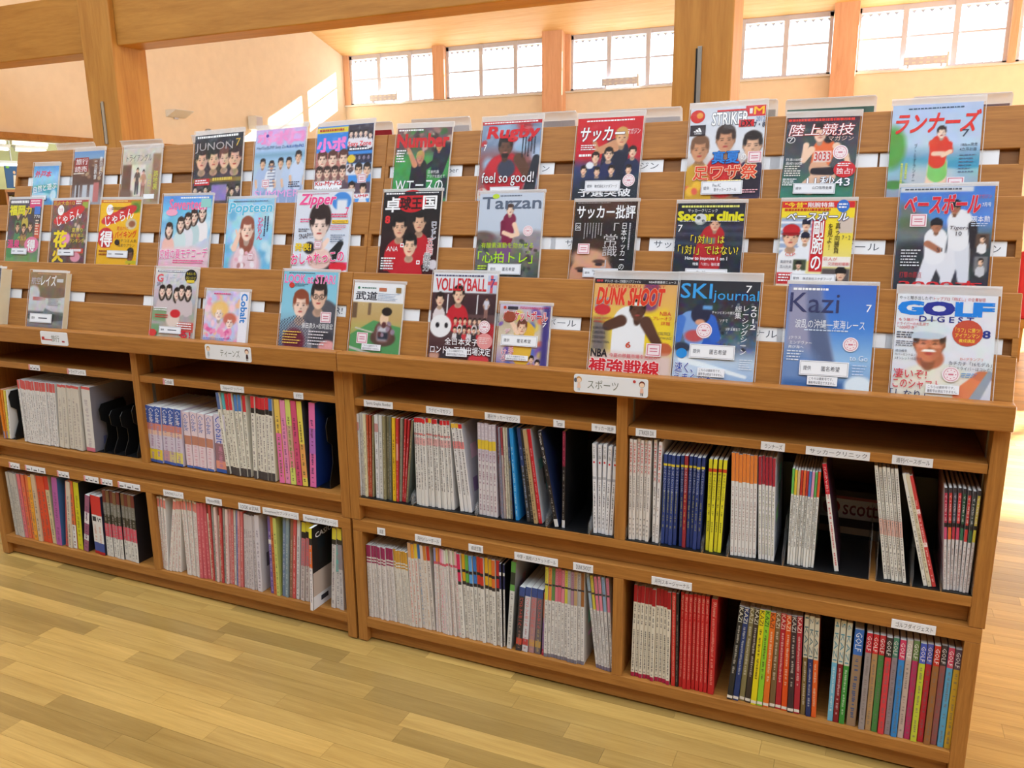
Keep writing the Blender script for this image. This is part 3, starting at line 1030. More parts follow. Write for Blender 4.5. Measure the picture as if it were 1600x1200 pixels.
FACE_N = [0]
def magazine(t, xc, w, stop, roll, label, paint, spon=None, note=None, thick=0.008, flap=0.014, old=False, sleeve=True, wsl=0.006):
    h = stop - SLOT_FLOOR
    y, z = tier_pt(t, SLOT_FLOOR, 0.0015)
    o = empty('magazine', (xc, y, z), (-TH, math.radians(-roll * .6), 0))
    A = h / w
    vis = (stop - {1: -.212, 2: -.222, 3: -.250}[t]) / h      # the layout is measured on the part above the next ledge
    p = Cv(A, vis)
    k = Txt(w, h, -thick - 0.0003, vis)
    paint(p, k)
    link(bpy.data.objects.new('cover', p.mesh(w, h, -thick)), o)
    if k.k.v:
        k.k.build('cover_lettering', o)['kind'] = 'stuff'
    MB().box(-w / 2, w / 2 - 0.0008, -thick + 0.0004, -0.0006, 0.0008, h - 0.0008).build('pages', 'pages_old' if old else 'pages', o)
    MB().box(-w / 2, w / 2, -0.0006, 0, 0, h).build('back_cover', 'paper', o)
    ys = -thick - 0.0028
    if spon:
        kind, u0, v0, u1, v1 = spon
        ink_card(o, 'sponsor_label', (u0 - .5) * w, (u1 - .5) * w, h - v1 * vis * h, h - v0 * vis * h, ys - 0.0008, SPON[kind])
    if note:
        u0, v0 = note
        u1, v1 = u0 + .34 * .2 / w, v0 + .085
        ink_card(o, 'notice_sticker', (u0 - .5) * w, (u1 - .5) * w, h - v1 * vis * h, h - v0 * vis * h, ys - 0.0006,
                 [('こちらは最新号です。', .06, .12, .86, .44), ('最新号は貸出できません。', .05, .56, .95, .9)], False)
    if sleeve:
        # clear protective sleeve: front film slightly wavy, whitened hem standing above the magazine, pale strips painting the fold highlights
        r = random.Random(int(xc * 1000) + t)
        nx, nz = 9, 12
        ph = [r.uniform(0, 6) for _ in range(4)]
        m = MB()
        x0, x1, z1 = -w / 2 - wsl * .6, w / 2 + wsl, h + flap
        for j in range(nz + 1):
            for i in range(nx + 1):
                a, b = i / nx, j / nz
                dy = 0.0007 * math.sin(5 * a + ph[0] + 3 * b) + 0.0006 * math.sin(9 * b + ph[1]) + 0.0012 * max(0, b - .8) * math.sin(7 * a + ph[2])
                edge = min(1, 6 * min(a, 1 - a) + .15)
                m.v.append((x0 + (x1 - x0) * a, ys - 0.0004 + dy * edge, z1 * b))
        for j in range(nz):
            for i in range(nx):
                q = j * (nx + 1) + i
                m.f.append((q, q + 1, q + nx + 2, q + nx + 1))
        me = bpy.data.meshes.new('sleeve')
        me.from_pydata(m.v, [], m.f)
        for f in me.polygons: f.use_smooth = True
        me.materials.append(M['film'])
        sl = link(bpy.data.objects.new('sleeve', me), o)
        hb = MB().box(x0, x1, -thick * .6, -thick * .6 + 0.0006, h + 0.0005, z1)
        hb.build('hem', 'hem', sl)
        MB().box(x0, x1, ys - 0.0002, ys + 0.0004, z1 - 0.0016, z1).build('hem_glint', 'hem', sl)  # pale strip standing in for the highlight on the top fold
        MB().box(x1 - 0.0016, x1, ys - 0.0002, ys + 0.0006, 0, z1).build('side_glint', 'hem', sl)
        MB().box(x0, x0 + 0.0012, ys - 0.0002, ys + 0.0006, 0, z1).build('side_glint', 'hem', sl)
    tag(o, label, 'magazine', 'magazines displayed on the sloping tiers')
    return o

HK, BR, BL = (34, 26, 26), (96, 58, 38), (22, 20, 22)
SK, SKT, SKD = (240, 204, 178), (206, 148, 110), (96, 62, 46)
WH, RD, NV = (245, 246, 250), (214, 34, 44), (28, 40, 90)

# ---- top tier
def c_nature(p, k):
    p.grad([(0, (70, 150, 220)), (.3, (150, 205, 240)), (.55, (120, 190, 220)), (.6, (60, 160, 190)), (1, (70, 150, 200))])
    p.ell(.6, .56, .5, .05, (90, 170, 160), .3); p.ell(.2, .82, .6, .1, (160, 210, 225), .4); p.ell(.85, .8, .12, .16, (200, 230, 240), .5); p.noise(26, 7)
    k.t('外戸本', .06, .13, .72, .31, (214, 40, 96), bold=.03, shear=.25); k.t('自然と遊ぶ', .05, .50, .96, .68, WH, rot=8, bold=.01)
def c_ryoko(p, k):
    p.grad([(0, (90, 140, 200)), (.14, (120, 160, 200)), (.18, (110, 66, 52)), (.6, (84, 52, 46)), (1, (150, 150, 160))])
    p.blobs(22, [(140, 100, 80), (90, 50, 40), (180, 150, 120)], (0, .2, 1, .62), (.03, .08)); 
    for x in (.1, .35, .6): p.rect(x, .66, x + .16, 1, (190, 195, 205), .03); 
    p.rect(.15, .6, .22, 1, (70, 50, 50), .03); p.rect(.72, .62, .9, 1, (190, 110, 110), .03)
    k.r(.04, .12, .5, .40, (150, 44, 44)); k.t('旅行', .08, .14, .48, .26, WH); k.t('読売', .06, .29, .46, .40, WH)
    k.t('素泊まり', .86, .12, .97, .5, WH, vert=True); k.t('一泊朝食', .70, .2, .80, .56, WH, vert=True); k.lines(.02, .42, .4, .46, 1, (230, 220, 210), .6)
def c_triangle(p, k):
    p.grad([(0, (206, 200, 188)), (.5, (190, 178, 160)), (1, (170, 150, 128))])
    p.rect(.02, .3, .26, .95, (110, 74, 60), .04); p.rect(.26, .3, .62, .9, (222, 214, 200), .04); p.rect(.8, .1, 1, 1, (150, 116, 90), .05)
    p.fig(.42, .36, .5, (90, 70, 70), (70, 66, 80)); p.fig(.58, .40, .5, (190, 140, 120), (150, 100, 90)); p.noise(24, 5); p.ell(.12, .86, .2, .1, (120, 90, 80), .5)
    k.t('トライアングル', .1, .1, .76, .24, (90, 92, 94)); k.t('路地裏', .84, .42, .96, .78, (214, 216, 80), vert=True); k.t('の日', .7, .48, .8, .72, (208, 210, 90), vert=True); k.r(.62, .86, .9, .95, WH)
def c_junon(p, k):
    p.grad([(0, (36, 34, 46)), (.5, (60, 44, 40)), (.7, (70, 60, 80)), (1, (90, 70, 70))])
    for x, r, h in ((.17, .13, (44, 30, 28)), (.42, .13, (30, 22, 22)), (.64, .12, (110, 60, 40)), (.85, .14, (50, 32, 28))): p.bust(x, .36, r, (70, 60, 66), 1.1, hair=h, skin=(232, 186, 156))
    p.rect(0, .66, 1, .72, (150, 120, 60), .02); 
    for i in range(9): p.head(.06 + i * .11, .82 + (i % 2) * .05, .045, skin=(226, 190, 170))
    p.rect(.4, .76, .72, 1, (150, 130, 190), .03); p.noise(26, 5)
    k.r(0, .0, 1, .07, (26, 26, 40)); k.lines(.05, .018, .97, .06, 1, WH, .75, 3); k.t('JUNON', .02, .12, .8, .27, (176, 168, 170)); k.t('7', .86, .09, .95, .2, (220, 180, 70))
    k.r(.04, .66, .36, .76, (200, 44, 50)); k.lines(.06, .675, .34, .75, 2, WH, .55, 5); k.lines(.42, .655, .96, .72, 1, (226, 200, 90), .7, 6)
def c_hey(p, k):
    p.grad([(0, (196, 170, 222)), (.2, (180, 200, 236)), (.4, (150, 190, 228)), (.5, (170, 200, 220)), (1, (206, 206, 236))])
    p.rect(0, .33, 1, .4, (130, 170, 200), .06); p.blobs(14, [(226, 160, 214), (214, 170, 230)], (.05, .06, .95, .2), (.05, .1))
    for i, (u, h, s) in enumerate(((.18, .74, (170, 190, 226)), (.36, .7, (226, 230, 240)), (.54, .74, (190, 200, 220)), (.70, .74, (186, 204, 232)), (.88, .84, (200, 214, 240)))):
        p.fig(u, 1.02 - h * .82, h * 1.05, s, (150, 170, 210), hair=(44, 34, 36))
    for i in range(7): p.rect(.29, .52 + i * .045, .44, .535 + i * .045, (90, 100, 140), .01)
    k.t('ポポロ', .05, .03, .95, .2, (238, 150, 210), bold=.05); k.e(.24, .09, .03, .022, (90, 70, 170)); k.t('Hey!Say!JUMP Sexy Zone Kis-My-Ft2', .04, .235, .97, .29, (60, 80, 120)); k.t('Kis-My-Ft2', .64, .235, .97, .29, (40, 90, 190)); k.seal(.26, .76, .15); k.t('SUMMER', .05, .86, .95, .96, (238, 170, 226)); k.lines(.72, .75, .95, .84, 3, (70, 80, 110))
def c_potato(p, k):
    p.grad([(0, (50, 130, 220)), (1, (70, 150, 226))])
    p.rect(0, .02, .56, .09, (224, 206, 60)); p.rect(.56, 0, 1, .36, (60, 50, 66)); 
    for i in range(5): p.bust(.61 + i * .085, .12 + (i == 4) * .03, .034, (226, 222, 232), 1.5, skin=(236, 206, 190))
    p.rect(0, .36, .56, .74, (190, 120, 110)); 
    for i in range(3): p.bust(.12 + i * .19, .44, .09, (150, 110, 110), 1.2, skin=(240, 206, 186), hair=(90, 50, 40))
    p.rect(0, .55, .56, .73, (130, 84, 80), .02)
    for i in range(4): p.bust(.08 + i * .14, .62, .065, (100, 80, 90), 1.3, skin=(238, 200, 178), hair=(60, 40, 36))
    p.rect(.58, .40, 1, .52, (44, 44, 70)); [p.fig(.7 + i * .08, .41, .11, (150, 140, 170), (60, 60, 90)) for i in range(4)]
    p.rect(.56, .53, 1, .68, (226, 226, 236), .02); p.head(.78, .61, .07); p.head(.93, .61, .07); p.blobs(16, [(60, 50, 60), (220, 200, 200), (190, 150, 140)], (.58, .54, .68, .67), (.015, .03))
    p.rect(0, .74, .5, .84, WH); p.rect(.55, .78, 1, .94, (90, 70, 84), .03); p.bust(.68, .84, .06, (180, 150, 150), 1.2); p.bust(.88, .87, .06, (230, 230, 240), 1.2); p.ell(.64, .46, .07, .055, (226, 196, 50), .1); p.rect(.3, .93, 1, 1, WH)
    k.t('小ポ', .02, .16, .52, .34, (240, 130, 210), bold=.06); k.t('Sexy Zone', .57, .23, .97, .31, (226, 50, 60), bold=.02); k.t('Kis-My-Ft2', .02, .745, .5, .82, (206, 40, 50), bold=.02, shear=.1); k.t('JUMP', .7, .945, .98, .995, (210, 40, 50), bold=.02); k.seal(.85, .73, .15); k.lines(.04, .04, .5, .075, 1, (190, 70, 50), .8); k.lines(.6, .32, .95, .36, 1, WH, .6); k.lines(.06, .83, .5, .87, 1, WH, .7)
def c_number(p, k):
    p.grad([(0, (120, 90, 90)), (.3, (90, 80, 80)), (.42, (70, 150, 80)), (1, (60, 150, 84))])
    p.blobs(40, [(150, 110, 100), (70, 50, 54), (190, 160, 150), (60, 110, 60)], (0, .02, 1, .36), (.03, .06)); 
    p.line(.46, .9, .46, .55, .17, (34, 34, 44), .14); p.line(.38, .52, .24, .3, .05, SKT, .03); p.head(.47, .42, .075, hair=(190, 150, 90), skin=SKT)
    p.line(.86, .34, .80, .6, .15, (36, 40, 56), .12); p.line(.7, .5, .6, .56, .04, (40, 40, 56)); p.head(.8, .26, .06, skin=SKT); p.line(.93, .45, .75, .55, .04, (40, 44, 60), .03); p.rect(.88, .7, 1, 1, (40, 40, 60), .06); p.noise(30, 5)
    k.lines(.03, .02, .5, .05, 1, WH, .7); k.t('Number', .02, .09, .96, .27, (206, 40, 44), bold=.05); k.lines(.03, .31, .2, .5, 5, WH, .5); k.t('日本代表', .64, .60, .84, .65, WH); k.t('アジアを超えて', .63, .665, .95, .71, WH); k.o('Wエースの', .06, .74, .93, .9, WH, (50, 110, 70), .004, bold=.01)
def c_rugby(p, k):
    p.grad([(0, (140, 160, 190)), (.3, (120, 140, 170)), (.5, (150, 90, 90)), (1, (150, 110, 110))]); p.blobs(24, [(190, 60, 64), (150, 180, 210), (170, 190, 220), (90, 60, 60)], (0, .05, 1, 1), (.06, .14), .8)
    p.ell(.44, .72, .36, .3, (186, 36, 48), .12); p.line(.66, .5, .84, .74, .09, SKD, .07); p.ell(.3, .58, .14, .11, (200, 40, 52), .2); p.ell(.46, .62, .15, .12, (60, 64, 84), .3)
    p.head(.42, .33, .125, hair=(40, 30, 28), skin=(110, 72, 54), beard=(40, 28, 26)); p.line(.86, .95, .95, .5, .1, (40, 44, 54), .06); p.ell(.08, .95, .1, .08, (220, 210, 200), .2)
    k.r(0, 0, 1, .045, (190, 30, 44)); k.lines(.03, .012, .97, .035, 1, WH, .7); k.t('Rugby', .1, .07, .97, .27, (210, 30, 42), bold=.04, shear=.12); k.t('ラグビーマガジン', .7, .05, .97, .085, (40, 44, 60)); k.t('7', .05, .3, .1, .38, WH); k.vlines(.7, .22, .95, .5, 5, (34, 36, 50), .4); k.o('feel so good!', .06, .67, .94, .85, WH, (90, 50, 56), .005); k.t('上達講', .03, .83, .1, .97, RD, vert=True)
def c_soccermag(p, k):
    p.grad([(0, (206, 30, 40)), (.5, (196, 34, 48)), (.62, (60, 70, 110)), (1, (40, 44, 56))]); p.noise(20, 6)
    p.line(.62, .44, .6, .7, .2, (30, 34, 56), .2); p.line(.35, .42, .6, .36, .05, SKT, .09); p.line(.35, .42, .28, .3, .03, SKT, .03)
    p.head(.7, .25, .1, hair=(206, 160, 90), skin=(226, 176, 136)); p.bust(.88, .44, .06, (36, 44, 80), 1.8); p.bust(.52, .46, .07, (36, 44, 90), 1.7); p.bust(.32, .5, .06, (40, 50, 96), 1.6); p.bust(.15, .66, .05, (40, 54, 100), 1.6); p.bust(.36, .68, .05, (44, 54, 100), 1.5); p.bust(.58, .66, .05, (30, 34, 60), 1.6); p.bust(.84, .66, .05, (36, 40, 70), 1.6); p.ell(.24, .6, .06, .045, (226, 230, 240), .2); p.rect(.1, .78, 1, 1, (46, 54, 66), .08)
    k.lines(.14, .03, .9, .06, 1, WH, .6); k.o('サッカー', .06, .12, .74, .3, WH, (120, 20, 30), .006, bold=.02, shear=.2); k.t('マガジン', .78, .15, .97, .22, WH, shear=.2); k.lines(.08, .34, .32, .42, 3, WH, .5); k.lines(.06, .46, .26, .5, 1, WH, .7); k.seal(.86, .8, .17, True); k.t('予選突破', .1, .9, .9, 1.0, WH, bold=.02)
def c_striker(p, k):
    p.grad([(0, (206, 212, 226)), (.5, (220, 224, 234)), (1, (150, 110, 80))])
    p.bust(.16, .46, .13, (216, 170, 40), 1.5, hair=(120, 84, 60), skin=SKT); p.bust(.86, .44, .13, (60, 50, 80), 1.6, hair=(40, 30, 30), skin=(226, 180, 150)); p.bust(.5, .36, .135, (206, 40, 44), 1.9, hair=(60, 42, 36), skin=(206, 150, 116))
    p.rect(.62, .75, 1, 1, (44, 36, 52), .1); p.ell(.12, .85, .2, .2, (206, 160, 50), .3); p.blobs(9, [(226, 100, 80), (240, 190, 60)], (0, .88, .4, 1), (.04, .07))
    k.r(.74, .0, 1, .12, (206, 30, 40)); k.t('M', .85, .015, .98, .1, (246, 190, 40), bold=.02); k.r(.79, .03, .83, .09, (226, 226, 230))
    k.e(.1, .09, .1, .075, (206, 50, 44)); k.e(.13, .08, .045, .035, (226, 150, 60)); k.r(.36, .03, .74, .05, (206, 40, 40)); k.o('STRIKER', .3, .06, .78, .2, WH, (60, 66, 84), .006, bold=.02); k.r(.66, .155, .86, .235, (206, 30, 40)); k.t('DX', .69, .165, .83, .23, (60, 20, 30), bold=.03); k.t('2012', .88, .13, 1, .18, (60, 110, 170)); k.t('7・8', .86, .19, 1, .245, (40, 50, 80), bold=.02)
    k.r(.01, .19, .22, .31, (52, 42, 50)); [k.p([(.07 + i * .035, .27), (.1 + i * .035, .27), (.08 + i * .03, .255 - i * .018), (.055 + i * .03, .262 - i * .018)], WH) for i in range(3)]; k.t('adidas', .07, .275, .17, .295, WH)
    k.o('真夏', .34, .5, .7, .64, (50, 130, 220), (24, 50, 110), .006, bold=.02); k.t('の', .72, .54, .79, .61, WH); k.seal(.9, .58, .18); k.o('足ワザ祭', .1, .66, .94, .82, (220, 70, 40), (250, 220, 190), .008, bold=.02); k.lines(.3, .83, .76, .87, 1, (240, 220, 90), .7); k.lines(.76, .94, .98, .99, 2, (240, 180, 190), .5)
def c_rikujo(p, k):
    p.grad([(0, (70, 30, 40)), (.15, (60, 62, 74)), (.6, (80, 86, 90)), (1, (60, 130, 110))]); p.noise(24, 5)
    p.line(.56, .42, .5, .66, .16, (228, 110, 60), .12); p.line(.5, .66, .56, .78, .13, (220, 170, 140), .14); p.line(.4, .9, .6, .76, .12, (226, 186, 160), .15); p.line(.38, .42, .28, .56, .05, SK, .04); p.line(.28, .56, .3, .36, .035, SK, .04); p.line(.72, .38, .86, .5, .055, SK, .04); p.line(.86, .5, .92, .66, .04, SK, .03); p.line(.44, .7, .68, .7, .05, (40, 34, 44), .06)
    p.ell(.6, .22, .09, .12, (34, 28, 34), .2); p.head(.48, .2, .1, skin=(240, 200, 178)); p.rect(.42, .44, .66, .58, (240, 226, 226), .02)
    k.lines(.02, .02, .97, .06, 1, (226, 60, 50), .8); k.o('陸上競技', .04, .09, .94, .24, WH, (190, 40, 40), .007, shear=.15); k.t('マガジン', .6, .25, .94, .31, (236, 200, 190)); k.t('3033', .43, .455, .65, .565, (206, 70, 70), bold=.01); k.e(.08, .29, .06, .045, (226, 226, 230)); k.e(.08, .29, .05, .037, (50, 52, 64)); k.t('7', .05, .265, .11, .315, WH); k.seal(.78, .46, .19, True); k.e(.86, .68, .15, .105, (206, 40, 50)); k.t('独占!', .75, .66, .97, .74, WH); k.lines(.76, .6, .95, .65, 2, WH, .5)
    k.t('日本100傑', .04, .53, .27, .57, WH); k.t('高校100傑', .04, .58, .27, .62, WH); k.lines(.03, .63, .26, .78, 5, (226, 226, 220), .5); k.o('11秒43', .36, .77, .95, .9, WH, (70, 90, 130), .006); k.lines(.02, .8, .22, .9, 4, WH, .5)
def c_runners(p, k):
    p.grad([(0, (176, 196, 232)), (.45, (184, 206, 232)), (.56, (130, 170, 200)), (.62, (90, 160, 190)), (.76, (150, 190, 205)), (1, (150, 160, 180))])
    p.ell(.02, .48, .16, .24, (90, 160, 70), .4); p.ell(.08, .9, .14, .05, (80, 140, 70), .4); p.rect(.2, .72, .75, 1, (190, 196, 206), .15); p.ell(.85, .68, .3, .05, (70, 150, 190), .5)
    p.line(.5, .66, .46, 1.0, .055, SK, .045); p.line(.6, .66, .62, 1.0, .055, SK, .045); p.line(.55, .68, .55, .78, .1, (130, 200, 110), .11); p.line(.56, .44, .54, .64, .1, (220, 60, 40), .095); p.line(.48, .44, .5, .56, .045, (224, 66, 44), .035); p.line(.5, .56, .6, .56, .028, SK); p.line(.66, .46, .68, .54, .04, (216, 56, 38), .03); p.line(.68, .54, .6, .58, .026, SK); p.head(.57, .32, .055, skin=(244, 214, 192), hair=(60, 42, 40)); p.noise(14, 6)
    k.lines(.18, .04, .82, .065, 1, (70, 90, 120), .6); k.t('ランナーズ', .05, .09, .98, .32, (222, 50, 44), bold=.03, shear=.35); k.t('7', .79, .3, .87, .38, (60, 70, 90)); k.t('100km完走', .79, .45, .97, .49, (60, 70, 90)); k.t('4カ月計画', .78, .5, .96, .54, (60, 70, 90)); k.lines(.78, .58, .97, .8, 6, (90, 110, 140), .3); k.t('ブ・らずランナー', .275, .44, .31, .86, (60, 80, 100), vert=True); k.vlines(.14, .66, .24, .9, 2, (200, 214, 110), .5); k.seal(.76, .9, .19)

# ---- middle tier
def c_fukuoka(p, k):
    p.grad([(0, (70, 70, 92)), (.4, (60, 54, 60)), (.6, (90, 80, 84)), (1, (110, 150, 96))]); p.noise(40, 6)
    for i, (u, v) in enumerate(((.3, .24), (.52, .2), (.3, .45), (.5, .47), (.7, .44))): p.bust(u, v, .065, ((70, 120, 80), (190, 170, 70), (60, 130, 90), (150, 110, 80), (90, 120, 80))[i], 1.5, skin=(226, 180, 150), long=.8)
    p.rect(.84, .4, 1, .64, (206, 80, 60), .03); p.ell(.78, .74, .22, .13, (222, 120, 160), .1); p.ell(.14, .86, .14, .1, (60, 140, 80), .3)
    k.lines(.04, .02, .62, .075, 1, WH, .8); k.r(.64, 0, 1, .14, (214, 60, 120)); k.lines(.67, .02, .96, .1, 2, WH, .5); k.t('福岡', .03, .1, .5, .26, (222, 214, 40), bold=.05); k.t('カ', .54, .12, .7, .24, (226, 190, 40), bold=.04); k.r(.8, .12, .98, .25, (60, 120, 210)); k.t('770', .8, .26, .98, .31, WH); k.t('得', .66, .66, .9, .84, WH, bold=.03); k.t('温泉', .04, .66, .42, .8, (226, 70, 140), bold=.03); k.t('グルメ', .34, .6, .62, .68, (226, 216, 70)); k.lines(.86, .34, .97, .6, 6, (240, 220, 200), .5)
def c_jalan(p, k, yellow=False):
    if yellow:
        p.grad([(0, (240, 190, 20)), (1, (232, 176, 20))]); p.rect(0, 0, 1, .05, (206, 110, 40)); p.rect(.76, .02, 1, .2, (150, 150, 40), .03); p.ell(.88, .13, .1, .08, (90, 130, 50), .3); p.ell(.8, .38, .14, .09, (206, 190, 160), .2); p.ell(.82, .38, .08, .05, (150, 90, 60), .4); p.ell(.18, .6, .2, .16, (200, 36, 50), .08); p.head(.84, .86, .09, hair=(40, 28, 24), skin=(120, 80, 56)); p.rect(.74, .95, 1, 1, (190, 180, 30))
    else:
        p.grad([(0, (190, 40, 50)), (.12, (120, 80, 76)), (.5, (110, 84, 80)), (1, (90, 60, 60))]); p.noise(60, 5); p.blobs(26, [(206, 180, 170), (170, 70, 80), (70, 50, 56)], (0, .36, 1, 1), (.02, .05)); p.ell(.42, .62, .14, .1, (236, 150, 190), .3); p.rect(.55, .78, .95, .86, (206, 60, 50)); p.rect(.84, .03, 1, .13, (150, 170, 60), .02); p.ell(.74, .92, .14, .08, (226, 150, 170), .2)
    p.ell(.34, .29, .3, .085, (208, 34, 46), .12, -14); p.ell(.62, .2, .3, .085, (208, 34, 46), .12, -18)
    k.e(.24, .16, .09, .085, WH); k.t('九州', .18, .12, .3, .19, (206, 60, 110)); k.t('じゃらん', .14, .2, .84, .36, WH, rot=14, bold=.01)
    if yellow:
        k.lines(.06, .015, .7, .045, 1, (246, 214, 120), .6); k.o('得', .06, .5, .36, .74, WH, (200, 36, 50), .012, bold=.03); k.t('夏出かけ', .46, .42, .74, .48, (206, 60, 30)); k.t('バイキング', .42, .49, .96, .6, (226, 70, 20), bold=.02, rot=4); k.t('クチコミ人気', .5, .62, .98, .67, (60, 40, 20)); k.t('泊まりプラン', .52, .69, .94, .74, (60, 40, 20)); k.lines(.3, .12, .7, .17, 2, (80, 50, 20), .5); k.lines(.06, .8, .36, .9, 2, (150, 70, 20), .5); k.e(.5, .67, .06, .045, (40, 30, 30))
    else:
        k.t('花火大会112', .02, .01, .62, .08, (236, 206, 50)); k.lines(.66, .01, .82, .08, 2, WH, .6); k.t('花', .1, .5, .46, .76, (240, 216, 30), bold=.05); k.t('火', .1, .78, .4, 1.0, (240, 206, 30), bold=.05); k.t('夏祭り', .6, .45, .9, .52, (240, 220, 80)); k.t('夏を遊ぶ', .58, .54, .94, .6, (240, 214, 60)); k.t('ランキング', .56, .62, .96, .69, (240, 214, 60)); k.lines(.58, .79, .92, .85, 1, WH, .7)
def c_seventeen(p, k):
    p.grad([(0, (90, 150, 230)), (.2, (110, 190, 236)), (.45, (120, 190, 226)), (.6, (190, 210, 230)), (1, (236, 190, 206))]); p.noise(24, 6); p.blobs(10, [(150, 214, 240), (200, 226, 240)], (0, .1, 1, .6), (.06, .12), .9)
    for u, v, s in ((.82, .24, (240, 236, 240)), (.66, .29, (190, 214, 220)), (.54, .34, (226, 226, 236)), (.4, .40, (206, 226, 230)), (.17, .48, (240, 190, 180))): p.bust(u, v, .075, s, 1.7, hair=(54, 36, 32), long=.7, skin=(246, 214, 196))
    p.ell(.8, .18, .09, .03, (246, 240, 244), .3); p.ell(.5, .84, .6, .1, (240, 206, 214), .6)
    k.lines(.36, .02, .95, .05, 1, WH, .7); k.t('Seventeen', .14, .05, .9, .2, (240, 120, 170), bold=.03); k.r(.78, .05, .98, .17, (150, 210, 206)); k.e(.2, .24, .12, .05, (244, 170, 200)); k.o('究極の夏モテコーデ', .02, .76, .98, .9, (238, 80, 160), WH, .007, bold=.01, rot=2); k.lines(.3, .92, .95, .98, 2, (236, 90, 150), .5)
def c_popteen(p, k):
    p.grad([(0, (150, 206, 236)), (.3, (170, 216, 240)), (1, (120, 190, 226))]); p.noise(30, 6); p.blobs(14, [(200, 230, 244), (110, 180, 220)], (0, .2, 1, 1), (.05, .1), .9)
    p.ell(.46, .98, .34, .3, (226, 190, 200), .3); p.bust(.46, .44, .15, (236, 206, 214), 1.7, hair=(150, 84, 66), long=1.3, skin=(248, 214, 196)); p.line(.2, .72, .28, .54, .06, (246, 206, 186), .04); p.line(.28, .54, .3, .45, .02, (246, 206, 186)); p.line(.26, .54, .22, .46, .02, (246, 206, 186)); p.blobs(12, [(246, 236, 240), (236, 180, 196), (190, 130, 130)], (.25, .76, .7, .98), (.02, .05))
    k.o('Popteen', .04, .06, .96, .24, (90, 190, 226), WH, .008, bold=.03, shear=.1); k.t('ひかりん', .68, .28, .8, .6, (236, 100, 150), vert=True, bold=.02); k.vlines(.82, .26, .94, .56, 2, (60, 70, 110), .5); k.lines(.12, .03, .9, .05, 1, (90, 110, 150), .6); k.seal(.58, .84, .14)
def c_zipper(p, k):
    p.grad([(0, (222, 226, 238)), (.6, (214, 222, 238)), (1, (236, 236, 244))]); p.ell(.82, .12, .17, .12, (70, 140, 220), .1); p.rect(.74, .1, .92, .28, (226, 230, 240), .04)
    p.line(.62, .95, .86, .66, .13, (36, 36, 40), .05); p.ell(.5, .86, .22, .14, (236, 200, 190), .2); p.ell(.3, .72, .1, .08, (50, 46, 50), .3); p.ell(.46, .34, .2, .22, (52, 36, 34), .15); p.head(.46, .42, .165, hair=(48, 32, 32), skin=(248, 220, 208)); p.line(.52, .72, .62, .62, .05, (246, 214, 200), .035); p.rect(.7, .9, 1, 1, (236, 60, 120), .02); p.ell(.84, .96, .16, .06, (226, 40, 60), .2)
    k.o('Zipper', .06, .02, .72, .2, (240, 80, 150), (250, 236, 242), .006, bold=.03, shear=.25); k.t('7', .9, .2, .96, .3, (240, 90, 140)); k.lines(.1, .015, .6, .03, 1, (200, 120, 150), .6); k.lines(.1, .34, .3, .4, 2, (236, 90, 140), .5); k.lines(.08, .47, .28, .52, 2, (90, 90, 110), .5); k.t('SNAP!!!!', .1, .53, .36, .6, (60, 50, 70), rot=5); k.t('発表!', .04, .66, .34, .76, (240, 206, 40), bold=.03); k.seal(.46, .68, .14); k.r(.68, .36, .97, .405, (240, 196, 50)); k.t('ALL3000以下', .69, .367, .96, .398, (70, 60, 60)); k.lines(.66, .28, .96, .34, 2, (226, 60, 110), .5); k.lines(.66, .43, .95, .5, 3, (230, 130, 160), .4); k.lines(.68, .55, .95, .66, 4, (90, 110, 140), .35); k.o('おしゃれっこの', .0, .78, .95, .92, (240, 60, 130), WH, .006, bold=.02, rot=4)
def c_takkyu(p, k):
    p.grad([(0, (26, 24, 28)), (.3, (34, 28, 30)), (1, (60, 20, 26))])
    p.bust(.66, .37, .115, (190, 30, 44), 1.8, hair=BL, skin=(222, 176, 146)); p.bust(.32, .43, .125, (196, 30, 44), 1.9, hair=BL, skin=(226, 180, 150)); p.bust(.52, .66, .125, (200, 32, 46), 2.0, hair=BL, skin=(240, 200, 170)); p.ell(.94, .9, .08, .06, (220, 214, 220), .2)
    k.e(.5, .12, .26, .14, (206, 30, 40)); k.r(.0, .0, 1.0, .05, (34, 34, 44)); k.lines(.04, .012, .38, .036, 1, WH, .8); k.lines(.56, .012, .97, .03, 1, WH, .6); k.t('卓', .05, .07, .3, .25, WH, bold=.03); k.t('球王', .3, .07, .68, .22, (60, 14, 20), bold=.04); k.t('国', .7, .06, .93, .22, WH, bold=.03); k.t('8', .06, .3, .14, .39, (226, 50, 54), bold=.04); k.t('ANA', .12, .68, .32, .74, WH, shear=.1); k.r(.36, .64, .42, .69, WH); k.e(.39, .665, .018, .013, RD); k.r(.66, .85, .72, .9, WH); k.e(.69, .875, .018, .013, RD); k.o('ロンドン', .88, .38, .96, .6, (50, 60, 130), WH, .006, vert=True); k.o('五輪', .82, .58, .93, .78, (206, 40, 50), WH, .006, vert=True); k.o('最強ガ', .78, .76, .9, .98, (30, 30, 40), WH, .006, vert=True); k.lines(.04, .82, .3, .98, 5, WH, .55)
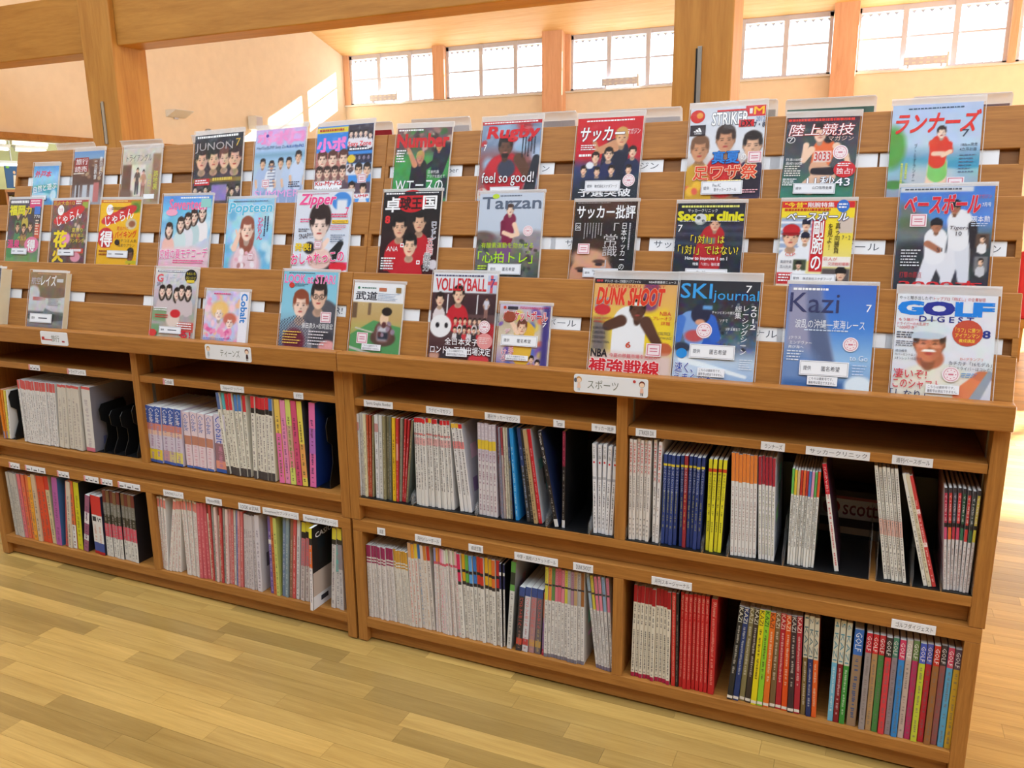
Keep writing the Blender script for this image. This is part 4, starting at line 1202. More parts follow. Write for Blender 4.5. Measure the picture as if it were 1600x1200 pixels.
def c_tarzan(p, k):
    p.grad([(0, (196, 206, 224)), (.45, (190, 202, 220)), (.55, (140, 130, 130)), (1, (80, 84, 84))]); p.ell(.1, .56, .2, .1, (110, 90, 84), .4); p.ell(.9, .6, .22, .14, (150, 140, 150), .5); p.blobs(60, [(70, 74, 70), (110, 106, 100), (96, 110, 90)], (0, .58, 1, 1), (.02, .05)); p.noise(24, 4, (0, .5, 1, 1))
    p.line(.46, .62, .44, .74, .1, (120, 80, 130), .12); p.line(.5, .32, .48, .56, .1, (130, 34, 70), .085); p.line(.4, .36, .4, .5, .04, (120, 30, 64), .03); p.line(.42, .48, .56, .52, .03, SK, .03); p.line(.58, .38, .64, .5, .035, SK, .03); p.line(.64, .5, .54, .52, .03, SK); p.head(.5, .2, .06, hair=(70, 50, 46), skin=(240, 208, 186))
    k.t('Tarzan', .05, .045, .97, .19, (92, 104, 126), bold=.02); k.e(.26, .035, .055, .03, (190, 216, 60)); k.lines(.33, .025, .68, .045, 1, (90, 100, 120), .6); k.t('有酸素運動を効かせる', .08, .6, .9, .67, (190, 220, 50), bold=.005); k.t('「心拍トレ」', .04, .71, .9, .85, (176, 226, 40), bold=.01); k.t('入門', .8, .7, .86, .74, (190, 226, 60)); k.seal(.8, .46, .14, True); k.lines(.05, .88, .2, .94, 2, (190, 220, 60), .6)
def c_hihyo(p, k):
    p.grad([(0, (56, 40, 34)), (.5, (46, 38, 38)), (1, (40, 36, 40))]); p.ell(.62, .1, .3, .12, (84, 56, 44), .9); p.rect(.78, .26, 1, 1, (30, 32, 40), .06)
    p.ell(.34, .98, .36, .3, (206, 146, 116), .12); p.ell(.36, .62, .3, .14, (70, 48, 40), .5); p.ell(.3, .74, .3, .12, (214, 160, 130), .5); p.ell(.46, .78, .1, .028, (90, 60, 50), .5); p.ell(.46, .82, .06, .02, (40, 34, 40), .4); p.ell(.18, .88, .1, .025, (90, 60, 50), .5); p.ell(.18, .91, .06, .02, (40, 34, 40), .4); p.noise(16, 5)
    k.o('サッカー批評', .04, .05, .97, .22, WH, (60, 66, 90), .004, bold=.02); k.lines(.04, .012, .6, .03, 1, (170, 160, 160), .5); k.frame = None; k.r(.03, .28, .12, .38, (206, 206, 214)); k.r(.04, .29, .11, .37, (50, 44, 46)); k.t('56', .045, .31, .105, .355, WH); k.vlines(.18, .28, .5, .5, 7, (190, 186, 190), .3); k.t('「常識」', .5, .28, .74, .86, (196, 192, 196), vert=True); k.t('日本サッカーの', .78, .28, .87, .88, WH, vert=True); k.vlines(.9, .28, .94, .64, 1, (190, 190, 200), .6); k.seal(.2, .62, .19)
def c_clinic(p, k):
    p.grad([(0, (30, 32, 46)), (.3, (44, 48, 66)), (.6, (40, 44, 60)), (1, (34, 40, 54))]); 
    for v in (.3, .38, .5, .62): p.rect(0, v, 1, v + .03, (70, 76, 100), .06)
    p.noise(24, 5); p.line(.56, .42, .54, .85, .17, (186, 36, 44), .15); p.line(.42, .44, .34, .7, .06, (190, 40, 48), .05); p.head(.58, .26, .08, skin=(226, 176, 150)); p.ell(.36, .21, .09, .068, (206, 210, 210), .12); p.ell(.33, .19, .04, .03, (60, 66, 70), .4); p.ell(.4, .24, .03, .02, (80, 90, 90), .5); p.rect(.42, .44, .6, .52, (120, 140, 120), .03)
    k.lines(.06, .03, .95, .065, 1, (226, 226, 120), .75); k.t('Soccer clinic', .02, .11, .98, .22, (222, 216, 30), bold=.06); k.o('サッカークリニック', .16, .075, .6, .12, WH, (30, 32, 46), .004); k.e(.36, .2, .085, .065, (206, 210, 212)); k.e(.33, .19, .03, .022, (70, 76, 80)); k.e(.4, .23, .025, .018, (90, 96, 100)); k.t('7', .03, .28, .1, .37, WH); k.lines(.05, .228, .97, .242, 1, WH, .6); k.o('「1対1」は', .24, .41, .74, .52, (246, 226, 60), (40, 30, 30), .006); k.o('「1対1」ではない?', .06, .54, .95, .66, (246, 226, 60), (40, 30, 30), .006); k.t('How to improve 1 on 1', .18, .685, .8, .74, WH, bold=.02); k.t('特集 「1対1」強化書', .3, .76, .7, .8, WH)
def c_weekly(p, k):
    p.grad([(0, (236, 212, 40)), (.3, (240, 216, 50)), (1, (226, 220, 190))]); p.rect(0, 0, 1, .08, (206, 36, 44)); p.rect(0, .2, .46, .7, (150, 170, 206), .03); 
    for i in range(5): p.rect(0, .24 + i * .08, .46, .27 + i * .08, (226, 230, 240), .02)
    p.bust(.16, .42, .12, (236, 238, 244), 1.6, cap=(190, 30, 40), skin=(236, 190, 160)); p.bust(.36, .28, .06, (226, 230, 240), 1.6, cap=(30, 34, 60)); p.bust(.36, .44, .06, (230, 234, 244), 1.9, cap=(30, 34, 60)); p.rect(0, .7, .4, .88, (232, 232, 236)); p.rect(.22, .7, .4, .83, (70, 80, 60), .02); p.bust(.3, .76, .04, (236, 236, 240), 1.3, cap=BL); p.rect(.62, .8, 1, 1, (90, 80, 80), .03); p.bust(.88, .86, .07, (240, 240, 244), 1.7, cap=(30, 26, 28)); p.rect(.8, .2, 1, .38, (206, 190, 180), .02); p.rect(.44, .22, .62, .84, (206, 30, 40), .01); p.rect(.62, .66, 1, .78, (240, 236, 230), .01); p.rect(0, .86, .22, 1, (206, 50, 56), .01)
    k.t('"今昔"', .04, .015, .34, .075, (246, 220, 50), bold=.02); k.t('剛腕特集', .36, .015, .72, .075, WH, bold=.01); k.e(.84, .06, .085, .075, (50, 110, 200)); k.lines(.78, .03, .9, .1, 2, WH, .5); k.lines(.04, .09, .7, .125, 1, (190, 60, 30), .8); k.o('ベースボール', .08, .135, .92, .235, WH, (40, 60, 130), .008, bold=.02, shear=.2); k.t('剛腕の', .455, .24, .605, .82, WH, vert=True, bold=.02); k.t('真っ向勝負', .76, .26, .83, .62, (60, 50, 30), vert=True, bold=.01); k.t('を見よ!', .66, .27, .73, .58, (60, 50, 30), vert=True, bold=.01); k.t('7・2', .86, .41, .97, .46, (40, 50, 60)); k.t('巨人が', .64, .67, .82, .71, (206, 50, 50)); k.t('交流戦初優勝!', .7, .725, .99, .765, (206, 50, 50)); k.t('CLP', .1, .62, .24, .66, (206, 50, 50)); k.t('美田守道', .04, .71, .2, .75, (50, 54, 80)); k.t('吉川光夫', .04, .77, .2, .81, (50, 54, 80)); k.lines(.03, .88, .2, .98, 3, WH, .5)
def c_bbmag(p, k):
    p.grad([(0, (70, 120, 206)), (.35, (90, 140, 214)), (.45, (90, 110, 130)), (1, (44, 46, 56))]); p.tri([(0, .14), (.0, .6), (.5, .44), (.3, .28)], (110, 116, 116), .08); p.rect(0, .3, .3, .42, (90, 110, 90), .08); p.rect(0, .55, 1, 1, (50, 52, 62), .12); p.noise(18, 5); p.rect(0, 0, .78, .05, (206, 212, 222), .02)
    p.line(.56, .92, .64, .58, .06, (222, 224, 234), .085); p.line(.74, .9, .7, .58, .06, (214, 218, 230), .085); p.line(.66, .33, .66, .54, .13, (228, 230, 238), .11); p.line(.8, .38, .82, .58, .05, (40, 36, 44), .04); p.line(.3, 1.0, .4, .7, .075, (224, 226, 236), .09); p.line(.56, .86, .48, .7, .07, (222, 224, 234), .085); p.line(.42, .5, .42, .68, .12, (230, 232, 240), .11); p.line(.34, .56, .46, .62, .04, (170, 110, 84), .035); p.head(.6, .2, .062, cap=(30, 30, 40), skin=(170, 116, 90)); p.head(.42, .38, .062, cap=(30, 30, 40), skin=(176, 120, 92)); p.rect(.84, .46, .98, .6, (90, 70, 60), .02); p.rect(.84, .68, .98, .83, (120, 120, 124), .02); p.bust(.91, .51, .03, (226, 226, 230), 1.6); p.bust(.91, .73, .03, (200, 200, 206), 1.6)
    k.lines(.05, .015, .68, .04, 1, (90, 96, 110), .6); k.o('ベースボール', .06, .08, .86, .26, (214, 40, 60), (236, 230, 236), .003, bold=.04, shear=.2); k.t('マガジン', .83, .08, .97, .12, (206, 60, 90)); k.t('7月号', .88, .16, .97, .2, WH); k.t('張本勲', .78, .29, .97, .35, WH); k.lines(.78, .36, .96, .4, 2, (206, 220, 240), .4); k.seal(.22, .33, .18); k.t('Tigers', .56, .385, .76, .43, (60, 40, 60), shear=.2); k.t('10', .63, .44, .69, .48, (50, 44, 60)); k.t('51', .44, .6, .5, .64, (50, 44, 60)); k.lines(.06, .62, .28, .8, 6, (220, 224, 232), .4); k.t('打撃の原点', .06, .84, .3, .9, (190, 50, 60)); k.t('2000本', .06, .92, .94, 1.0, (206, 40, 50), bold=.02)

# ---- front tier
def c_109(p, k):
    p.grad([(0, (70, 76, 96)), (.3, (84, 90, 100)), (.6, (110, 116, 104)), (1, (96, 92, 90))]); p.noise(50, 6); p.rect(.0, .38, .8, .46, (206, 170, 50), .02); p.rect(.0, .48, .7, .52, (206, 190, 80), .02); p.ell(.72, .26, .16, .09, (206, 200, 206), .1); p.rect(0, .6, 1, .63, (190, 186, 196), .05)
    k.t('109', .55, .08, .95, .17, WH, bold=.02)
def c_maze(p, k):
    p.grad([(0, (150, 120, 84)), (.3, (130, 108, 84)), (.45, (200, 200, 206)), (.68, (190, 190, 198)), (.72, (84, 88, 94)), (.86, (150, 152, 160)), (1, (100, 90, 100))]); p.ell(.62, .36, .5, .1, (116, 96, 78), .1); p.ell(.12, .4, .18, .16, (196, 200, 206), .3); p.tri([(.48, .64), (1, .78), (1, .95), (.4, .8)], (110, 116, 128), .03); p.ell(.5, .8, .6, .07, (66, 70, 76), .15); p.noise(26, 5)
    k.lines(.2, .02, .9, .05, 1, (206, 160, 120), .5); k.t('航空', .04, .09, .3, .22, (200, 196, 214)); k.t('レイズ', .32, .05, .74, .24, WH, bold=.01); k.r(.76, .11, .94, .17, (200, 200, 206)); k.t('路線選択ガイド', .12, .44, .48, .51, (214, 60, 50), bold=.01); k.lines(.56, .47, .94, .6, 5, (120, 120, 130), .35)
def c_blt(p, k):
    p.grad([(0, (226, 222, 224)), (.3, (200, 196, 206)), (.6, (170, 160, 160)), (1, (190, 170, 160))]); p.noise(30, 6)
    for u, v in ((.2, .32), (.36, .31), (.55, .35), (.66, .31), (.82, .32)): p.bust(u, v, .075, (206, 190, 194), 1.6, long=.9, skin=(244, 212, 196))
    p.rect(0, .58, .34, .76, (130, 160, 120), .04); p.rect(.6, .76, 1, .9, (206, 90, 80), .02); p.ell(.5, .72, .16, .12, (226, 206, 196), .3); p.ell(.55, .64, .12, .06, (206, 40, 50), .2); p.rect(0, .8, .2, .96, (120, 160, 120), .05)
    k.r(.06, .02, .9, .05, (70, 80, 120)); k.lines(.08, .025, .86, .046, 1, WH, .8); k.t('G', .06, .08, .2, .19, (222, 90, 100), bold=.03); k.t('ザ・テレビ', .24, .07, .66, .19, (200, 206, 222), bold=.03); k.t('2012', .06, .2, .2, .25, (60, 60, 80)); k.e(.85, .1, .14, .1, (30, 28, 30)); k.t('ももいろ', .75, .04, .95, .08, (240, 220, 50)); k.t('クローバーZ', .74, .1, .96, .14, (240, 220, 50)); k.r(.76, .15, .94, .19, (226, 200, 60)); k.lines(.04, .56, .36, .62, 2, WH, .5); k.lines(.08, .66, .4, .72, 2, (200, 40, 50), .5); k.lines(.62, .77, .97, .87, 3, WH, .5); k.e(.06, .93, .1, .05, (214, 60, 60)); k.t('る!', .7, .88, .96, .98, (206, 40, 60), bold=.03)
def c_cobaltc(p, k):
    p.grad([(0, (206, 200, 226)), (.5, (222, 206, 222)), (1, (200, 190, 226))]); p.noise(50, 5); p.blobs(36, [(236, 160, 196), (246, 206, 220), (190, 200, 236), (240, 190, 150)], (0, .05, .8, 1), (.04, .09), .7)
    p.ell(.36, .36, .2, .17, (240, 196, 120), .4); p.ell(.6, .54, .15, .12, (206, 110, 90), .4); p.head(.34, .42, .1, hair=(240, 200, 130), skin=(250, 226, 214)); p.head(.6, .6, .09, hair=(200, 110, 90), skin=(250, 222, 210)); p.rect(.8, 0, 1, 1, (236, 234, 244), .02); p.blobs(16, [(226, 100, 160), (240, 150, 190)], (.04, .7, .7, .92), (.03, .06))
    k.t('Cobalt', .83, .04, .97, .6, (50, 130, 210), rot=-90, bold=.03); k.lines(.02, .92, .7, .97, 2, (110, 120, 190), .5); k.lines(.2, .04, .6, .08, 1, (226, 90, 150), .6)
def c_look(p, k):
    p.grad([(0, (130, 196, 222)), (.5, (140, 200, 224)), (1, (120, 120, 140))])
    p.ell(.72, .68, .42, .34, (84, 84, 94), .1); p.bust(.68, .3, .15, (88, 88, 98), 2.0, hair=(44, 36, 36), skin=(236, 194, 170), glasses=1); p.ell(.68, .14, .12, .09, (44, 36, 36), .2); p.bust(.36, .42, .15, (150, 150, 160), 1.7, hair=(140, 70, 46), skin=(244, 210, 192))
    rr = np.floor(p.u * 38) + np.floor(p.v * 50); mk = ((rr % 2) < 1) & (p.v > .56 + .3 * np.abs(p.u - .3)) & (p.u < .56); p.mix(mk * .75, (60, 60, 80)); p.ell(.28, .9, .2, .16, (110, 40, 60), .3); p.ell(.8, .85, .25, .1, (60, 60, 70), .4); p.ell(.9, .95, .16, .08, (226, 160, 160), .3)
    k.o('LOOK at STAR!', .03, .04, .95, .15, (240, 110, 180), (250, 236, 244), .003, bold=.02); k.lines(.1, .015, .6, .03, 1, (60, 80, 100), .6); k.e(.17, .18, .05, .035, (206, 60, 50)); k.lines(.22, .16, .48, .2, 2, (60, 90, 110), .4); k.seal(.84, .58, .19); k.t('藤田貴久×松岡昌宏', .42, .66, .98, .73, WH); k.lines(.55, .76, .92, .96, 5, (226, 220, 226), .4); k.lines(.08, .78, .44, .96, 5, (240, 200, 90), .35)
def c_budo(p, k):
    p.grad([(0, (234, 236, 242)), (.27, (232, 234, 240)), (.275, (196, 170, 120)), (.5, (190, 160, 104)), (.62, (180, 170, 100)), (1, (90, 150, 90))]); p.rect(.0, .28, .1, .5, (110, 84, 64), .02); p.rect(.32, .28, .38, .45, (120, 96, 74), .02); p.tri([(0, .74), (.45, .52), (1, .6), (1, 1), (0, 1)], (84, 150, 92), .02); p.line(.0, .92, .6, 1.02, .02, (196, 196, 190)); p.line(.1, .64, .5, .7, .012, (206, 200, 190))
    p.ell(.66, .76, .25, .12, (90, 66, 58), .2); p.ell(.66, .68, .18, .16, (110, 74, 70), .15); p.rect(.55, .6, .74, .8, (196, 196, 206), .06); p.rect(.56, .68, .76, .78, (46, 50, 66), .04); p.ell(.66, .5, .085, .1, (232, 200, 170), .15); p.ell(.7, .39, .1, .06, (34, 28, 28), .2); p.blobs(8, [(150, 130, 150), (90, 50, 54)], (.55, .55, .85, .85), (.03, .05))
    k.t('武道', .05, .12, .48, .24, (40, 44, 60), bold=.02); k.e(.1, .07, .025, .02, (60, 130, 90)); k.lines(.16, .06, .46, .085, 1, (80, 120, 110), .7); k.r(.51, .06, .66, .11, (190, 110, 80)); k.lines(.5, .14, .95, .25, 5, (120, 150, 190), .3); k.r(.85, .05, .95, .12, (150, 120, 70)); k.seal(.26, .78, .22)
def c_volley(p, k):
    p.grad([(0, (226, 228, 236)), (.22, (220, 224, 232)), (.23, (70, 44, 50)), (.46, (60, 40, 46)), (.47, (96, 70, 72)), (1, (70, 40, 44))])
    p.bust(.13, .3, .07, (220, 210, 214), 1.4); p.bust(.42, .24, .09, (196, 36, 50), 1.9, long=.3); p.fig(.86, .26, .24, (206, 206, 220), (150, 110, 100)); p.rect(.25, .24, .265, .46, WH); p.rect(.71, .24, .725, .46, WH)
    for i in range(14): p.bust(.4 + (i % 7) * .075, .54 + (i // 7) * .1, .03, ((206, 60, 70), (226, 220, 224), (50, 44, 50))[i % 3], 1.3)
    p.ell(.17, .61, .17, .13, (232, 232, 236), .08); p.ell(.12, .6, .03, .03, (30, 28, 34), .3); p.ell(.26, .6, .03, .03, (30, 28, 34), .3); p.ell(.94, .7, .14, .14, (180, 40, 50), .2); p.rect(.2, .88, .5, 1, (60, 50, 56), .05); p.ell(.8, .97, .16, .06, (206, 60, 70), .2); p.ell(.1, .95, .08, .06, (200, 150, 130), .3)
    k.lines(.03, .02, .82, .05, 1, (70, 70, 110), .6); k.t('VOLLEYBALL', .05, .06, .84, .2, (206, 44, 54), bold=.02); k.r(.86, .02, 1, .22, (190, 200, 226)); k.r(.9, .02, .94, .22, (214, 90, 100)); k.r(.86, .09, 1, .13, (214, 90, 100)); k.t('7', .9, .06, .97, .16, (50, 60, 140)); k.o('全日本女子', .26, .74, .78, .82, WH, (80, 40, 50), .006, bold=.01); k.o('ロンドン五輪出場決定', .04, .835, .98, .925, WH, (80, 40, 50), .006, bold=.01); k.seal(.86, .6, .16, True); k.e(.88, .76, .12, .09, (226, 150, 150)); k.lines(.8, .72, .96, .8, 4, (240, 220, 220), .4)
def c_basket(p, k):
    p.grad([(0, (200, 190, 220)), (.3, (190, 176, 150)), (.6, (226, 210, 190)), (1, (150, 130, 180))]); p.blobs(26, [(120, 90, 170), (226, 200, 90), (90, 110, 190), (226, 120, 90)], (0, .1, 1, 1), (.05, .1), .7)
    p.line(.52, .45, .5, .85, .2, (226, 180, 60), .17); p.line(.38, .44, .26, .3, .06, SK, .04); p.head(.47, .36, .1, hair=(110, 60, 46), skin=(240, 200, 170)); p.ell(.2, .2, .13, .1, (150, 70, 50), .1); p.rect(.86, 0, 1, 1, (70, 60, 130), .08); p.bust(.7, .88, .05, (206, 60, 60), 1.5); p.bust(.82, .94, .05, (226, 190, 70), 1.5)
    k.lines(.4, .03, .97, .07, 2, (200, 50, 110), .6); k.r(.16, .03, .36, .08, (60, 56, 70)); k.e(.1, .05, .03, .025, (206, 70, 50)); k.o('バスケットボール', .08, .1, .95, .26, (206, 40, 60), WH, .007, bold=.03); k.e(.21, .2, .12, .085, (156, 74, 54)); k.t('7', .86, .28, .94, .35, WH); k.o('デ', .14, .4, .24, .48, (214, 50, 90), WH, .006); k.o('けろ', .1, .74, .2, .94, (214, 50, 90), WH, .006, vert=True); k.o('手', .24, .7, .34, .82, (214, 50, 90), WH, .006)
def c_dunk(p, k):
    p.grad([(0, (222, 170, 110)), (.3, (226, 180, 90)), (.5, (226, 200, 60)), (1, (206, 180, 150))]); p.rect(0, .42, .2, .78, (120, 110, 110), .1); p.ell(.7, .16, .1, .2, (120, 70, 120), .4); p.tri([(.1, .45), (.9, .3), (1, .7), (.6, .7)], (236, 206, 50), .06)
    p.line(.46, .46, .46, .8, .2, (232, 234, 240), .2); p.line(.36, .44, .2, .5, .07, (86, 54, 42), .06); p.line(.66, .45, .78, .62, .075, (90, 58, 46), .06); p.line(.78, .62, .86, .72, .06, (86, 54, 42), .05); p.ell(.9, .72, .09, .07, (190, 96, 60), .1); p.head(.55, .31, .1, hair=(30, 22, 22), skin=(96, 60, 46), band=(240, 240, 244)); p.rect(0, .78, 1, 1, (220, 196, 190), .08); p.rect(.02, .2, .2, .32, (150, 160, 180), .02); p.bust(.07, .25, .025, (80, 60, 90), 1.4); p.bust(.15, .25, .025, (226, 226, 230), 1.4); p.ell(.12, .33, .1, .06, (206, 50, 60), .1)
    k.r(0, 0, 1, .05, (44, 40, 46)); k.lines(.02, .012, .1, .04, 1, (190, 50, 60), .8); k.t('デリック・ローズ特製クリアファイル', .12, .012, .56, .042, WH); k.t('NBA移籍最新ニュース', .66, .012, .98, .04, WH); k.t('BASKETBALL DIGEST', .16, .06, .86, .095, (190, 60, 50), shear=.1); k.o('DUNK SHOOT', .04, .1, .86, .27, (222, 60, 40), (236, 200, 150), .004, bold=.05, shear=.25); k.t('DUNK SHOOT', .02, .41, .24, .435, (206, 40, 50)); k.t('AWARDS', .02, .445, .16, .47, (206, 40, 50)); k.t('KEVIN DURANT', .02, .51, .2, .54, (60, 60, 70)); k.t('CHRIS PAUL', .02, .56, .18, .59, (60, 60, 70)); k.t('STEVE NASH', .02, .61, .18, .64, (60, 60, 70)); k.t('SHAQUILLE O’NEAL', .02, .66, .24, .69, (60, 60, 70)); k.t('6', .44, .66, .5, .72, (206, 80, 60), bold=.02); k.t('NBA', .82, .33, .95, .37, (206, 50, 60)); k.t('プレーオフ', .74, .38, .96, .42, (206, 50, 60)); k.t('詳報', .84, .43, .95, .47, (206, 50, 60)); k.t('CELTICS', .82, .54, .96, .57, (60, 64, 80)); k.t('UTAH JAZZ', .84, .59, .98, .62, (60, 64, 80)); k.t('NBA', .02, .75, .22, .83, (40, 36, 44), bold=.03); k.t('今夏の移籍市場を先読み!!', .25, .785, .86, .83, (214, 70, 90)); k.o('補強戦線', .01, .85, .86, 1.0, (206, 30, 44), (250, 230, 230), .007, bold=.03); k.seal(.78, .73, .18)
def c_ski(p, k):
    p.grad([(0, (44, 46, 56)), (.4, (56, 60, 68)), (.65, (90, 110, 140)), (.8, (190, 210, 232)), (1, (150, 180, 220))], False); p.noise(46, 4, (0, .1, 1, .7)); p.blobs(50, [(90, 96, 100), (40, 42, 50), (130, 140, 150)], (.5, .2, 1, .7), (.008, .02)); p.rect(.0, .74, .5, 1, (196, 214, 236), .2)
    p.line(.3, .62, .62, .7, .09, (40, 90, 190), .06); p.line(.42, .4, .5, .56, .08, (50, 100, 200), .07); p.line(.18, .42, .24, .58, .14, (120, 160, 220), .12); p.line(.06, .4, .04, .6, .06, (70, 120, 206), .04); p.ell(.24, .56, .12, .06, (190, 80, 84), .4); p.ell(.3, .34, .12, .1, (40, 44, 70), .1); p.ell(.3, .42, .06, .03, (220, 160, 130), .4); p.rect(.32, .25, .44, .29, (100, 160, 220), .02); p.ell(.1, .68, .1, .05, (50, 56, 80), .3); p.line(.1, .8, .9, .94, .04, (230, 240, 248), .02)
    k.t('SKI', .03, .03, .42, .18, (60, 160, 230), bold=.01); k.t('journal', .44, .09, .99, .22, (60, 160, 230)); k.t('7', .83, .04, .9, .11, WH); k.t('2012', .91, .24, .98, .47, WH, vert=True); k.t('レーシングシーン', .81, .24, .89, .72, WH, vert=True); k.t('総集', .72, .24, .8, .37, WH, vert=True); k.t('チャンピオンの教え', .44, .3, .72, .33, WH); k.t('ソチで', .54, .38, .64, .41, WH); k.t('ソチ五輪まで', .62, .46, .8, .49, WH); k.seal(.36, .5, .18, True); k.e(.1, .74, .07, .05, (40, 140, 220)); k.o('速く、', .03, .83, .26, .93, (30, 70, 170), WH, .005, bold=.01); k.o('うまくなる', .03, .94, .5, 1.02, (30, 70, 170), WH, .005, bold=.01); k.lines(.82, .77, .98, .88, 5, (220, 226, 236), .35)
def c_kazi(p, k):
    p.grad([(0, (70, 110, 200)), (.4, (70, 130, 214)), (.7, (150, 190, 230)), (1, (120, 160, 210))]); p.tri([(0, 0), (.36, 0), (.62, .9), (0, 1)], (150, 150, 180), .1); p.tri([(.2, 0), (.36, 0), (.55, .78), (.32, .78)], (110, 120, 160), .06); p.tri([(.24, .2), (.4, .2), (.6, .78), (.36, .8)], (90, 104, 140), .05); p.ell(.1, .8, .3, .2, (110, 140, 190), .6); p.rect(0, .92, 1, 1, (60, 100, 160), .1); p.ell(.88, .95, .16, .1, (220, 234, 246), .3)
    k.lines(.06, .035, .48, .065, 1, WH, .7); k.t('Kazi', .03, .08, .6, .27, (58, 62, 104)); k.t('7', .9, .18, .96, .25, WH); k.t('波乱の沖縄―東海レース', .11, .335, .9, .42, (236, 240, 248)); k.lines(.22, .43, .74, .455, 1, (200, 214, 236), .5); k.t('Jクラス', .05, .5, .19, .535, WH); k.t('エンデヴァー', .06, .545, .32, .58, WH); k.t('再び海へ', .05, .59, .23, .62, WH); k.lines(.04, .64, .24, .75, 4, (226, 232, 244), .4); k.seal(.76, .56, .16, True); k.t('to Go', .76, .66, .96, .71, (220, 230, 244)); k.lines(.8, .75, .96, .86, 4, (200, 214, 240), .3)
def c_golf(p, k):
    p.grad([(0, (224, 228, 238)), (.6, (222, 226, 236)), (1, (206, 210, 222))]); p.ell(.44, .9, .42, .24, (226, 222, 210), .12); p.ell(.38, .78, .2, .1, (232, 228, 214), .2); p.line(.9, .78, .72, .95, .07, (226, 130, 90), .09); p.ell(.92, .76, .1, .05, (206, 120, 84), .2); p.line(.98, .74, .84, 1.0, .035, (150, 160, 176), .05)
    p.ell(.38, .62, .14, .1, (190, 110, 80), .2); p.head(.36, .46, .165, hair=(70, 50, 40), skin=(206, 126, 92)); p.ell(.36, .545, .075, .012, (246, 244, 240), .3); p.ell(.29, .5, .05, .02, (222, 150, 116), .6); p.ell(.43, .5, .05, .02, (222, 150, 116), .6); p.ell(.37, .345, .19, .09, (214, 224, 232), .08); p.ell(.31, .4, .2, .035, (190, 206, 222), .15); p.noise(10, 5)
    k.t('やっと聞き出したぞ!', .02, .02, .36, .055, (60, 64, 80)); k.t('トッププロ「飛ばし」の企業秘密', .37, .022, .88, .057, (196, 60, 70)); k.t('G', .03, .075, .26, .195, (30, 130, 226), bold=.07); k.t('O', .29, .075, .57, .195, (40, 50, 150), bold=.07); k.t('L', .61, .075, .76, .195, (30, 130, 226), bold=.07); k.t('F', .79, .075, .95, .195, (30, 130, 226), bold=.07); k.t('D I G E S T', .24, .21, .78, .265, (44, 54, 140), bold=.02); k.t('8', .88, .33, .95, .4, (44, 60, 140), bold=.03); k.e(.73, .36, .15, .125, (196, 80, 60)); k.t('「ラフ」に勝つ!', .61, .31, .85, .355, (246, 226, 70)); k.t('アイアンマン', .61, .365, .85, .405, (246, 226, 70)); k.t('養成講座', .65, .415, .81, .45, (246, 226, 70)); k.t('もう嫌だー!', .03, .235, .24, .265, (206, 70, 80)); k.t('ドライバーの大乱調で', .02, .275, .34, .305, (206, 70, 80)); k.t('“100叩き”', .02, .31, .22, .345, (206, 70, 80)); k.lines(.02, .37, .2, .44, 3, (80, 84, 100), .5); k.lines(.02, .46, .24, .52, 3, (100, 104, 120), .4); k.t('成功確率', .02, .545, .14, .57, (60, 64, 84)); k.t('70パーセント以上!', .02, .58, .24, .605, (60, 64, 84)); k.t('3オンレット!の取り方', .02, .615, .3, .645, (60, 64, 84)); k.t('D-1グランプリ', .68, .59, .9, .62, (206, 90, 60)); k.t('カチカチ「16モデル」', .57, .63, .99, .67, (50, 54, 74)); k.t('最強ドライバーはコレだ!', .57, .68, .99, .715, (50, 54, 74)); k.lines(.7, .74, .86, .79, 3, (60, 140, 210), .4); k.seal(.6, .76, .16, True); k.t('凄いぞ!', .02, .73, .36, .82, (206, 60, 76), bold=.01); k.t('このシャフト', .02, .83, .5, .92, (206, 60, 76), bold=.01); k.t('「しなり」', .0, .93, .36, 1.02, (50, 60, 100), bold=.01)

